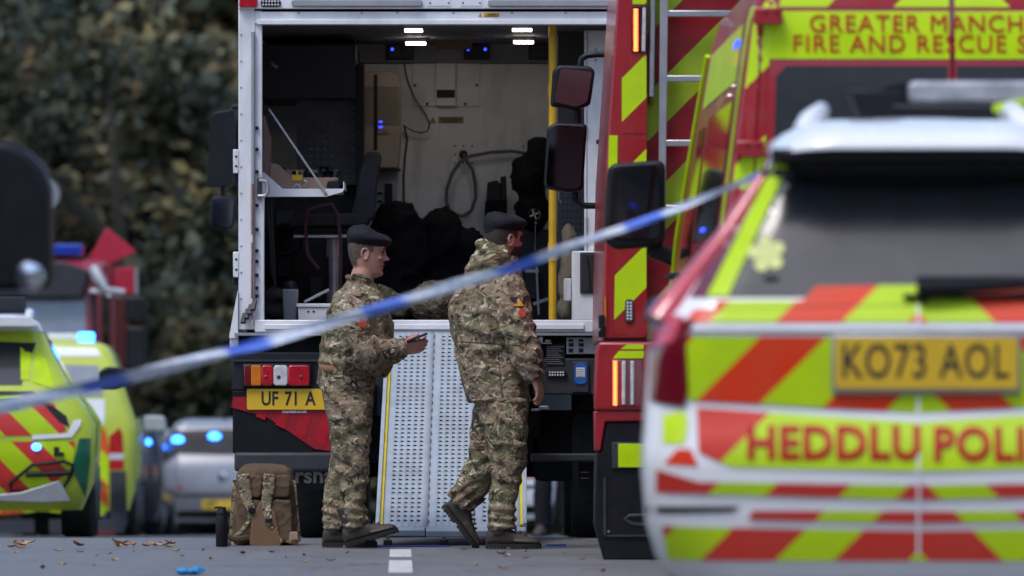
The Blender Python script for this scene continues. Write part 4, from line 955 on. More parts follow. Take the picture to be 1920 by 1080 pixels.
def build_stowage():
    d = 41.4; B = lambda x, y, dd=0: Vector((tx(x, d), d + dd, tz(y, d)))
    k = d / F
    def E(x, y, rx, ry, dd=0.0, dep=0.25): return (B(x, y, dd), rx * k, dep, ry * k, 18, 12)
    blob('kit_bag', [E(745, 470, 60, 85), E(720, 520, 50, 75), E(745, 420, 42, 40), E(770, 560, 60, 42)], M['bag'], 'big black kit bag slumped against the pale bulkhead beside the seat', 'bag', B(745, 599), wr=0.025)
    blob('kit_bag', [E(825, 460, 50, 68, 0.12), E(830, 425, 38, 32, 0.12), E(835, 545, 60, 55, 0.12), E(880, 470, 26, 45, 0.12), E(885, 540, 36, 60, 0.12)], M['bag'], 'rounded black kit bag heaped behind the soldier in the hooded smock', 'bag', B(835, 599, 0.12), wr=0.025, freq=5)
    d0 = 40.2
    B2 = lambda x, y, dd=0: Vector((tx(x, d0), d0 + dd, tz(y, d0)))
    kk = d0 / F
    blob('camouflage_pack', [(B2(815, 570), 45 * kk, 0.2, 42 * kk, 18, 12), (B2(830, 588), 24 * kk, 0.18, 10 * kk, 18, 12)], M['camo3'], 'camouflage pack with a domed top lying on the truck floor between the soldiers', 'pack', B2(815, 599), wr=0.02)
    blob('camouflage_jacket', [(B2(735, 575), 36 * kk, 0.16, 26 * kk, 18, 12), (B2(722, 552), 18 * kk, 0.1, 18 * kk, 18, 12), (B2(745, 590), 20 * kk, 0.15, 9 * kk, 18, 12)], M['camo'], 'crumpled camouflage jacket lying on the truck floor', 'jacket', B2(740, 599), wr=0.02)
    # black hanging coat and radio pouch
    blob('hanging_coat', [E(995, 330, 34, 55, 0.4, 0.12), E(1010, 290, 26, 40, 0.4, 0.12), E(1000, 390, 34, 40, 0.4, 0.12)], M['bag'], 'black coat hanging on the bulkhead beside the yellow pole', 'coat', B(1000, 430, 0.4), wr=0.02)
    rp = thing('radio_pouch', 'black radio pouch with two upright blocks hung on the bulkhead', 'pouch', B(930, 420, 0.75))
    dd = d + 0.75; X = lambda x: tx(x, dd); Z = lambda y: tz(y, dd)
    part('pouch_body', MB().prism(rpoly([(X(908), Z(420)), (X(952), Z(420)), (X(950), Z(375)), (X(910), Z(375))], 0.02), dd - 0.06, dd + 0.1), M['bag'], rp, bevel=0.01)
    part('radio', MB().prism(rpoly([(X(912), Z(376)), (X(939), Z(376)), (X(939), Z(345)), (X(932), Z(338)), (X(914), Z(342))], 0.01), dd - 0.04, dd + 0.09), M['black'], rp, bevel=0.006)
    part('battery', MB().prism([(X(940), Z(392)), (X(951), Z(392)), (X(949), Z(330)), (X(938), Z(332))], dd - 0.05, dd + 0.05), M['black'], rp, bevel=0.006)
    # tan case on the tray
    hy = 39.7; X = lambda x: tx(x, hy); Z = lambda y: tz(y, hy); zb = tz(357, 39.5) + 0.0015
    tc = thing('tan_case', 'open tan tool case with a yellow tag standing on the fold-down tray', 'case', (X(570), hy, zb))
    part('case_front', MB().prism([(X(505), zb), (X(637), zb), (X(632), Z(333)), (X(548), Z(333)), (X(522), Z(308)), (X(507), Z(306))], hy - 0.02, hy), M['tan'], tc, bevel=0.004)
    part('case_side', MB().prism([(X(494), zb), (X(504.5), zb), (X(506), Z(255)), (X(494), Z(215))], hy - 0.02, hy + 0.3), mat('dark_tan_board', (0.2, 0.13, 0.1), 0.7), tc)
    part('case_back', MB().box(X(505), X(632), hy + 0.3, hy + 0.32, zb, Z(315)), M['tan'], tc)
    rnd = random.Random(3)
    for i in range(9):
        x = 525 + i * 12
        part('tool', MB().tube([(X(x), hy + 0.1, Z(348)), (X(x + rnd.uniform(-8, 8)), hy + 0.1 + rnd.uniform(0, 0.1), Z(rnd.uniform(312, 328))), (X(x + rnd.uniform(-14, 14)), hy + 0.12, Z(rnd.uniform(308, 330)))], [0.02, 0.028, 0.012], 8), M['black' if i % 3 else 'dark2'], tc)
    part('case_foot', MB().prism(rpoly([(X(612), zb), (X(637.5), zb), (X(638), Z(338)), (X(614), Z(340))], 0.02), hy - 0.045, hy - 0.0205), M['black'], tc, bevel=0.008)
    part('yellow_tag', MB().box(X(548), X(567), hy - 0.03, hy - 0.0205, Z(339), Z(328)).box(X(556), X(559), hy - 0.03, hy - 0.0205, Z(327.5), Z(320)), M['yellow'], tc)
    part('latch', MB().prism([(X(568), Z(351)), (X(579), Z(351)), (X(576), Z(338)), (X(570), Z(338))], hy - 0.035, hy - 0.0205), M['chrome'], tc, bevel=0.003)
    pdl = MB().tube([(X(551), hy - 0.04, Z(366)), (X(551.5), hy - 0.04, Z(350)), (X(557), hy - 0.04, Z(345)), (X(563), hy - 0.04, Z(350)), (X(563.5), hy - 0.04, Z(366))], 0.004, 6)
    part('hasp_ring', pdl, M['chrome'], tc)
    # floor items
    fy = 39.75; X = lambda x: tx(x, fy); Z = lambda y: tz(y, fy)
    wc = thing('water_can', 'clear plastic water can with a black cap on the truck floor', 'can', (X(545), fy, FLOOR + 0.001))
    zf = FLOOR + 0.001
    part('can_body', MB().prism([(X(532), zf), (X(557), zf), (X(560), Z(542)), (X(530), Z(542))], fy - 0.05, fy + 0.05), M['can'], wc, bevel=0.01)
    part('cap', MB().lathe([(0.042, 0), (0.042, 0.03), (0.03, 0.05), (0.01, 0.05)], (X(545), fy, Z(542) + 0.001), (0, 0, 1), 16), M['black'], wc)
    wb = thing('white_box', 'low white steel box with two bolt holes on the truck floor edge', 'box', (X(595), fy, zf))
    part('box_body', MB().box(X(561), X(680), fy - 0.2, fy + 0.2, zf, Z(577)), M['white'], wb, bevel=0.004)
    part('box_lid', MB().box(X(558), X(682), fy - 0.21, fy + 0.21, Z(577) + 0.0005, Z(570)), M['white'], wb, bevel=0.004)
    for x in (580, 590): part('bolt_hole', MB().lathe([(0.007, 0), (0.007, 0.002)], (X(x), fy - 0.2005, Z(585)), (0, -1, 0), 10), M['black'], wb)
    rod = single('folding_rod', MB().bar((X(571), fy - 0.05, Z(570) + 0.012), (X(617), fy - 0.02, Z(543)), 0.02, 0.016), M['alu'], 'flat aluminium rod propped on the low white box', 'rod', (X(571), fy, Z(570)), bevel=0.003)
    blob('canvas_roll', [(Vector((X(512), fy + 0.25, zf + 0.08)), 0.07, 0.1, 0.085, 14, 10), (Vector((X(517), fy + 0.2, zf + 0.16)), 0.07, 0.1, 0.05, 14, 10)], mat('dark_canvas', (0.05, 0.047, 0.042), 0.9, var=0.3), 'dark rolled canvas bundle beside the water can', 'bundle', (X(512), fy + 0.25, zf), vox=0.012, wr=0.012)
    ks = 39.9
    blob('khaki_strap_bundle', [(Vector((tx(1062, ks), ks, tz(520, ks))), 0.045, 0.05, 0.2, 12, 10), (Vector((tx(1068, ks), ks, tz(445, ks))), 0.04, 0.05, 0.09, 12, 10), (Vector((tx(1060, ks), ks, tz(580, ks))), 0.05, 0.06, 0.07, 12, 10)], M['khaki'], 'khaki canvas strap bundle hanging beside the yellow pole', 'strap', (tx(1062, ks), ks, FLOOR + 0.001), vox=0.012, wr=0.012)
build_stowage()
# ------------------------------------------------------------------ red fire engine seen from behind, left rear corner
AY = 33.0; AC = 1.74                      # rear face distance and centre line
def ax(x, d=AY): return (x - 960) * d / F
def az(y, d=AY): return HC + (733 - y) * d / F
engine = thing('fire_engine', 'red fire engine seen from behind with lime chevrons, ladder and lit red rear lamps', 'fire engine', (AC, AY, 0))
def ap(name, mb, m, parent=None, **kw): return part(name, mb, m, parent or engine, **kw)
def mir(poly): return [(2 * AC - x, z) for x, z in reversed(poly)]
def build_engine():
    chev = chevron('engine_chevrons', LIME, (0.30, 0.008, 0.016), 0.49, 3.43, 0.46)
    top = 3.15
    outL = [(ax(1130), az(636)), (ax(1131), az(560)), (ax(1137), az(300)), (ax(1157), az(0)), (ax(1163), top)]
    body = outL + [(2 * AC - x, z) for x, z in reversed(outL)]
    ap('body', MB().prism(body, AY + 0.16, AY + 4.3), M['red'], bevel=0.02)
    # cab ahead
    ap('cab', MB().prism([(AY + 4.4, 0.5), (AY + 5.7, 0.5), (AY + 5.75, 1.5), (AY + 5.5, 2.7), (AY + 4.4, 2.75)], AC - 1.2, AC + 1.2, plane='yz'), M['red'], bevel=0.05)
    ap('chassis', MB().box(AC - 0.9, AC + 0.9, AY + 0.4, AY + 5.4, 0.35, 0.62), M['black_matt'])
    # corner columns with the chevron print
    cl = outL + [(ax(1213), top), (ax(1213), az(636))]
    for side, poly in ((0, cl), (1, mir(cl))):
        ap('corner_column', MB().prism(poly, AY, AY + 0.158), M['red'], bevel=0.012)
    # print: panels on the column
    for side in (0, 1):
        f = (lambda p: p) if side == 0 else mir
        for q in ([(ax(1166), az(250)), (ax(1166), az(148)), (ax(1174), az(104)), (ax(1212), az(104)), (ax(1212), az(250))],
                  [(ax(1158), az(438)), (ax(1160), az(262)), (ax(1212), az(262)), (ax(1212), az(438))],
                  [(ax(1151), az(628)), (ax(1154), az(444)), (ax(1212), az(444)), (ax(1212), az(628))],
                  [(ax(1186), az(8)), (ax(1188), az(-120)), (ax(1212), az(-120)), (ax(1212), az(8))]):
            pp = f(q); ap('chevron_print', MB().prism(pp, AY - 0.003, AY - 0.0005), chev)
        ap('lime_strip', MB().prism(f([(ax(1140), az(332)), (ax(1142), az(254)), (ax(1158), az(254)), (ax(1157), az(332))]), AY - 0.004, AY - 0.0032), M['lime'])
        # upper lamp: red led strip and white strip in a recess
        lp = ap('rear_lamp', MB().prism(f([(ax(1184), az(98)), (ax(1214), az(98)), (ax(1214), az(12)), (ax(1186), az(12))]), AY - 0.012, AY - 0.0008), M['black'], bevel=0.003)
        led = MB()
        for i in range(17):
            y = 19 + i * 4.7
            led.ell((ax(1192) if side == 0 else 2 * AC - ax(1192), AY - 0.014, az(y)), 0.0125, 0.006, 0.0065, 8, 6)
        ap('led_strip', led, M['led_red'], lp)
        ap('clear_strip', MB().prism(f([(ax(1203), az(97)), (ax(1210), az(97)), (ax(1211), az(15)), (ax(1205), az(15))]), AY - 0.022, AY - 0.0125), M['lens_clear'], lp, bevel=0.003)
    # recessed rear centre with chevrons
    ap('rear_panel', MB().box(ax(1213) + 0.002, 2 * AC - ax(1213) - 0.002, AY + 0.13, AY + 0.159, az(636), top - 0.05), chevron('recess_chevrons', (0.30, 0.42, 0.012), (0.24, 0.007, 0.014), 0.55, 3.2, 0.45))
    # grab rail and ladder
    ap('grab_rail', MB().tube([(ax(1221), AY + 0.10, az(190)), (ax(1221), AY + 0.03, az(180)), (ax(1224), AY + 0.03, az(-60)), (ax(1224), AY + 0.1, az(-70))], 0.017, 12), M['steel'])
    ld = ap('ladder', MB().bar((ax(1241), AY + 0.05, az(420)), (ax(1246), AY + 0.02, az(-90)), 0.04, 0.032, up=(0, 1, 0)).bar((ax(1241) + 0.42, AY + 0.05, az(420)), (ax(1246) + 0.42, AY + 0.02, az(-90)), 0.04, 0.032, up=(0, 1, 0)), M['alu'], bevel=0.004)
    for y in (390, 268, 147, 25, -97): ap('rung', MB().box(ax(1249), ax(1249) + 0.39, AY + 0.02, AY + 0.055, az(y + 6), az(y - 6)), M['steel'], ld, bevel=0.004)
    # small fittings low on the column
    bl = ap('side_lamp', MB().prism(rpoly([(ax(1172), az(605)), (ax(1188), az(605)), (ax(1188), az(561)), (ax(1172), az(561))], 0.02), AY - 0.015, AY - 0.004), M['dark2'], bevel=0.004)
    for i in range(6):
        for j in range(2): ap('led', MB().ell((ax(1177 + 6 * j), AY - 0.016, az(568 + 6 * i)), 0.007, 0.004, 0.007, 8, 5), M['lens_clear'], bl)
    ap('hinge', MB().box(ax(1122), ax(1134), AY - 0.03, AY + 0.03, az(632), az(590)), M['black'], bevel=0.006)
    ap('hinge_bolt', MB().lathe([(0.014, 0), (0.01, 0.012)], (ax(1122), AY - 0.0305, az(618)), (0, -1, 0), 10), M['chrome'])
    ap('marker', MB().box(ax(1133), ax(1136.5), AY - 0.012, AY - 0.001, az(612), az(556)), M['lens_amber'])
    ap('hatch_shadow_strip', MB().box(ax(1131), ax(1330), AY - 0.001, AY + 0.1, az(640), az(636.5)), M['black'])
    # lower red moulding with lamps
    lw = [(ax(1115), az(770)), (ax(1114), az(735)), (ax(1117), az(660)), (ax(1122), az(641)), (ax(1330), az(641)), (ax(1330), az(770))]
    ap('rear_bumper', MB().prism(lw, AY - 0.06, AY + 0.3), M['red'], bevel=0.016, seg=3)
    ap('bumper_lip', MB().prism([(ax(1115), az(845)), (ax(1114), az(771)), (ax(1330), az(771)), (ax(1330), az(788)), (ax(1135), az(790)), (ax(1126), az(845))], AY - 0.045, AY + 0.3), M['red'], bevel=0.006)
    for a, b in ((646, 655), (658, 672)):
        ap('lime_strip', MB().prism(rpoly([(ax(1149 + (672 - b) * 0.8), az(b)), (ax(1206), az(b)), (ax(1207), az(a)), (ax(1160 + (655 - a) * 0.0 + (672 - b) * 0.9), az(a))], 0.006), AY - 0.064, AY - 0.0605), M['lime'])
    lp = ap('rear_lamp', MB().box(ax(1146), ax(1204), AY - 0.066, AY - 0.0607, az(761), az(675)), M['lens_dkred'], bevel=0.002)
    led = MB()
    for i in range(19): led.ell((ax(1153), AY - 0.069, az(679 + i * 4.4)), 0.0115, 0.006, 0.006, 8, 6)
    ap('led_strip', led, M['led_red'], lp)
    for x in (1169, 1185): ap('clear_strip', MB().box(ax(x - 3.4), ax(x + 3.4), AY - 0.075, AY - 0.0665, az(759), az(677)), M['lens_clear'], lp, bevel=0.004)
    # black lower corner, locker lid and reflector
    ap('lower_corner', MB().prism([(ax(1132), az(1050)), (ax(1330), az(1050)), (ax(1330), az(789)), (ax(1136), az(791)), (ax(1127), az(846)), (ax(1116), az(850)), (ax(1114), az(985))], AY - 0.03, AY + 0.35), M['black'], bevel=0.01)
    ap('reflector_base', MB().box(ax(1147), ax(1215), AY - 0.045, AY - 0.0305, az(878), az(829)), M['dark2'], bevel=0.004)
    ap('reflector', MB().box(ax(1159), ax(1215), AY - 0.05, AY - 0.0455, az(876), az(832)), M['lime'], bevel=0.002)
    tr = ap('locker_trim', MB().box(ax(1131), ax(1136), AY - 0.042, AY - 0.0305, az(1003), az(895)).box(ax(1136.2), ax(1260), AY - 0.042, AY - 0.0305, az(1006), az(1002)), M['dark2'])
    ap('trim_bolt', MB().lathe([(0.008, 0), (0.004, 0.006)], (ax(1141), AY - 0.0305, az(997)), (0, -1, 0), 8), M['alu'], tr)
    em = MB().tube([(ax(1210), AY - 0.034, az(966)), (ax(1180), AY - 0.034, az(967)), (ax(1172), AY - 0.034, az(973)), (ax(1182), AY - 0.034, az(981)), (ax(1200), AY - 0.034, az(984)), (ax(1215), AY - 0.034, az(984))], 0.009, 6, flat=(0.3, (0, 1, 0)))
    ap('emblem', em, M['dark2'])
    # wheels
    for sx in (-1, 1):
        for y in (AY + 1.6, AY + 4.9): 
            x = AC + sx * 0.98
            w = ap('wheel', MB().lathe([(0.28, -0.15), (0.46, -0.15), (0.49, -0.11), (0.49, 0.11), (0.46, 0.15), (0.28, 0.15)], (x, y, gz(y) + 0.49), (1, 0, 0), 28), M['rubber'])
            ap('rim', MB().lathe([(0.27, -0.12), (0.27, 0.12)], (x, y, gz(y) + 0.49), (1, 0, 0), 20), M['alu'], w)
    # near-side mirrors on an arm from the cab
    d = AY + 5.0; mx = lambda x: ax(x, d); mz = lambda y: az(y, d)
    up = ap('wing_mirror', MB().prism(rpoly([(mx(1032), mz(198)), (mx(1080), mz(207)), (mx(1107), mz(196)), (mx(1116), mz(133)), (mx(1106), mz(124)), (mx(1046), mz(122)), (mx(1036), mz(133))], 0.02), d - 0.02, d + 0.13), M['black'], bevel=0.02, seg=3)
    ap('mirror_glass', tilted(MB().prism(rpoly([(mx(1039), mz(191)), (mx(1080), mz(201)), (mx(1101), mz(192)), (mx(1110), mz(135)), (mx(1051), mz(129))], 0.02), d - 0.038, d - 0.030), mx(1075), mz(165), 0.035, -0.05), M['mirror'], up)
    lo = ap('wing_mirror', MB().prism(rpoly([(mx(1019), mz(352)), (mx(1062), mz(361)), (mx(1093), mz(358)), (mx(1101), mz(232)), (mx(1040), mz(229)), (mx(1026), mz(240))], 0.03), d - 0.02, d + 0.14), M['black'], bevel=0.02, seg=3)
    ap('mirror_glass', tilted(MB().prism(rpoly([(mx(1024), mz(346)), (mx(1064), mz(355)), (mx(1088), mz(352)), (mx(1096), mz(238)), (mx(1042), mz(235)), (mx(1031), mz(243))], 0.025), d - 0.040, d - 0.032), mx(1060), mz(295), 0.02, -0.045), mat('dark_mirror_glass', (0.06, 0.062, 0.07), 0.04, metal=1.0, var=0.02), lo)
    ap('mirror_arm', MB().tube([(mx(1088), d + 0.06, mz(124)), (mx(1090), d + 0.06, mz(110)), (mx(1100), d + 0.06, mz(103)), (mx(1120), d + 0.06, mz(101)), (AC - 1.1, d + 0.06, mz(101))], 0.019, 12), M['black'])
    ap('mirror_link', MB().tube([(mx(1083), d + 0.07, mz(200)), (mx(1083), d + 0.07, mz(235))], 0.02, 10), M['black'])
    ap('mirror_arm', MB().tube([(mx(1078), d + 0.07, mz(357)), (mx(1080), d + 0.07, mz(377)), (mx(1095), d + 0.07, mz(385)), (AC - 1.1, d + 0.07, mz(386))], 0.019, 12), M['black'])
build_engine()

# ------------------------------------------------------------------ red command van ahead of the police car
BY = 27.0; BC = 1.86; YAW = R(1.2)
van = thing('command_van', 'red fire service van with lime rear chevrons and red lettering above its dark rear window', 'van', (BC, BY, 0), YAW)
def bl(x, y, d=BY): p = W(x, y, d); return (p.x - BC, p.z)
def bp(name, mb, m, parent=None, **kw): kw['world'] = False; return part(name, mb, m, parent or van, **kw)
def build_van():
    L = 5.3
    lv = [(0.32, 0.98, 0.05, L, 0.12, 0.3), (0.55, 1.0, 0.0, L + 0.1, 0.10, 0.3), (1.15, 1.0, 0.0, L, 0.10, 0.3), (1.32, 0.99, 0.0, L - 0.7, 0.10, 0.25), (1.6, 0.965, 0.005, L - 0.95, 0.10, 0.2),
          (2.1, 0.90, 0.02, L - 1.35, 0.09, 0.2), (2.45, 0.85, 0.04, L - 1.6, 0.09, 0.2), (2.62, 0.80, 0.09, L - 1.7, 0.12, 0.2), (2.68, 0.70, 0.2, L - 1.8, 0.15, 0.2)]
    car = Car(lv)
    bp('body', car.mesh(), M['red'], smooth=40)
    chev = chevron('van_chevrons', LIME, (0.30, 0.008, 0.016), 0.56, 3.02, 0.5)
    def rect(x0, y0, x1, y1): a = bl(x0, y1); b = bl(x1, y0); return [(a[0], a[1]), (b[0], a[1]), (b[0], b[1]), (a[0], b[1])]
    # rear: lettering panel, chevron strips, window
    z0 = bl(1785, 110)[1]; z1 = bl(1785, 20)[1]; zt = bl(1785, 12)[1]
    for sx in (-1, 1):
        P = lambda pts: [(sx * -abs(p[0]) if sx < 0 else abs(p[0]), p[1]) for p in pts] if sx < 0 else [(abs(p[0]), p[1]) for p in pts][::-1]
        le = bl(1438, 110)[0]; lt_ = bl(1457, 20)[0]
        q = [(le, z0), (-0.012, z0), (-0.012, z1), (lt_, z1)]
        car.decal('lime_panel', [(sx * -p[0] if sx > 0 else p[0], p[1]) for p in q], M['lime'], van, 0.004)
        q = [(lt_ + 0.01, zt), (-0.012, zt), (-0.012, zt + 0.22), (lt_ + 0.06, zt + 0.22)]
        car.decal('chevron_print', [(sx * -p[0] if sx > 0 else p[0], p[1]) for p in q], chev, van, 0.004)
        a = bl(1380, 275)[0]; 
        q = [(-0.935, 1.55), (-0.835, 1.55), (-0.80, z0), (-0.775, z1), (-0.845, z1)]
        q = [(-0.93, 1.72), (-0.80, 1.72), (-0.775, z0 - 0.01), (-0.74, zt), (-0.80, zt + 0.1), (-0.83, zt)]
        car.decal('chevron_print', [(sx * -p[0] if sx > 0 else p[0], p[1]) for p in q], chev, van, 0.004)
        # seam between the doors and the body
        s1 = [(-0.845, 1.72), (-0.838, 1.72), (-0.795, zt + 0.1), (-0.802, zt + 0.1)]
        car.decal('door_seam', [(sx * -p[0] if sx > 0 else p[0], p[1]) for p in s1], M['lens_dkred'], van, 0.006)
        w = [(-0.775, 1.35), (-0.02, 1.35), (-0.02, z0 - 0.03), (-0.70, z0 - 0.03), (-0.745, z0 - 0.075)]
        car.decal('rear_window', [(sx * -p[0] if sx > 0 else p[0], p[1]) for p in w], M['glass_grey'], van, 0.004)
        # lime strip down the rear corner of the flank
        yl = 'side'
        car.decal('lime_strip', [(0.06, 1.2), (0.22, 1.2), (0.22, 2.5), (0.10, 2.5)], M['lime'], van, 0.004, face='side', sgn=sx)
        car.decal('side_window', [(0.55, 1.55), (2.5, 1.55), (2.5, 2.12), (0.55, 2.12)], M['glass'], van, 0.004, face='side', sgn=sx)
        car.decal('side_window', [(2.75, 1.5), (3.7, 1.5), (3.3, 2.1), (2.75, 2.1)], M['glass'], van, 0.004, face='side', sgn=sx)
        car.decal('lime_panel', [(0.5, 2.2), (3.3, 2.2), (3.15, 2.45), (0.5, 2.45)], M['lime'], van, 0.004, face='side', sgn=sx)
        for k in range(7):
            y = 0.4 + k * 0.66
            car.decal('lime_check' if k % 2 == 0 else 'red_check', [(y, 0.85), (y + 0.6, 0.85), (y + 0.6, 1.3), (y, 1.3)], M['lime'] if k % 2 == 0 else M['red'], van, 0.004, face='side', sgn=sx)
        # hinge blocks
        for z in (bl(1395, 280)[1], 1.0, 2.45):
            wz = car.at(z)[1]; h = bp('hinge', MB().box(sx * (wz - 0.13), sx * (wz - 0.01), -0.035, 0.03, z - 0.035, z + 0.035), M['red'], bevel=0.008)
            for o in (0.45, 0.8): bp('hinge_bolt', MB().lathe([(0.007, 0), (0.007, 0.004)], (sx * (wz - 0.13 * o), -0.0355, z + 0.012), (0, -1, 0), 8), M['black'], h)
        # thin lime edge up the windscreen pillar
        pe = [(sx * 0.995, L - 0.75, 1.15), (sx * 0.985, L - 0.8, 1.34), (sx * 0.965, L - 1.05, 1.62), (sx * 0.90, L - 1.45, 2.12), (sx * 0.85, L - 1.7, 2.47)]
        bp('pillar_edge', MB().tube(pe, 0.014, 8), M['lime'])
        # glowing bars added as glints of blue light on the flank
        bp('flank_blue_glint', MB().box(sx * 0.865, sx * 0.875, 0.6, 0.9, 2.36, 2.385), mat('small_blue_glow', (0.02, 0.05, 0.9), 0.3, emit=2.0))
        bp('flank_blue_glint', MB().box(sx * 0.955, sx * 0.975, 1.6, 1.85, 1.585, 1.60), mat('small_blue_glow', (0.02, 0.05, 0.9), 0.3, emit=2.0))
        bp('side_repeater', MB().box(sx * 0.995, sx * 1.035, 4.35, 4.42, 1.24, 1.31), M['lens_amber'], bevel=0.006)
        for y in (1.1, 4.35): wheel(van, sx * 0.87, y, 0.34 + gz(BY + y), 0.34, 0.22, sx)
        bp('rear_lamp', MB().box(sx * 0.88, sx * 0.985, -0.02, 0.08, 0.75, 1.15), M['lens_red'], bevel=0.01)
        # mirrors
        mx0 = sx * 1.06
        hm = bp('wing_mirror', MB().prism(rpoly([(sx * 1.02, 1.58), (sx * 1.02, 2.0), (sx * 1.30, 1.98), (sx * 1.32, 1.60), (sx * 1.26, 1.56)], 0.05), 4.30, 4.46), M['black'], bevel=0.02, seg=3)
        bp('mirror_glass', tilted(MB().prism(rpoly([(sx * 1.05, 1.61), (sx * 1.05, 1.97), (sx * 1.27, 1.955), (sx * 1.29, 1.62)], 0.04), 4.275, 4.285), sx * 1.16, 1.79, -sx * 0.02, -0.05), mat('dark_mirror_glass', (0.06, 0.062, 0.07), 0.04, metal=1.0), hm)
        bp('mirror_arm', MB().bar((sx * 1.1, 4.38, 1.57), (sx * 0.93, 4.4, 1.5), 0.08, 0.08), M['black'], bevel=0.02)
    car.decal('door_gap', [(-0.008, 0.6), (0.008, 0.6), (0.008, 2.6), (-0.008, 2.6)], M['lens_dkred'], van, 0.0065)
    for yb in (3.9, 4.2):
        bp('door_handle', MB().tube([(-1.0, yb - 0.5, 1.42), (-1.03, yb - 0.45, 1.42), (-1.03, yb - 0.3, 1.42), (-1.0, yb - 0.25, 1.42)], 0.012, 8), M['black'])
    bp('rear_bumper', MB().prism(rpoly([(-0.98, 0.34), (0.98, 0.34), (0.98, 0.62), (-0.98, 0.62)], 0.05), -0.08, 0.1), M['black'], bevel=0.02)
    # lettering
    zc1 = bl(1785, 45)[1]; zc2 = bl(1785, 83)[1]
    y1 = car.rear(0, zc1) - 0.012; y2 = car.rear(0, zc2) - 0.010
    before = set(bpy.data.objects)
    text('lettering', 'GREATER MANCHESTER', 0.104, (0.0, y1, zc1), M['redtext'], van, world=False, weight=0.0, sx=1.0, spacing=1.1)
    text('lettering', 'FIRE AND RESCUE SERVICE', 0.104, (0.0, y2, zc2), M['redtext'], van, world=False, weight=0.0, sx=1.0, spacing=1.1)
    for o in set(bpy.data.objects) - before: conform(o, car, 0.009)
    # roof lamp bar
    bp('roof_lamp_bar', MB().prism(rpoly([(-0.6, 2.69), (0.6, 2.69), (0.6, 2.79), (-0.6, 2.79)], 0.03), 0.5, 0.75), M['bluebar'], bevel=0.01)
build_van()
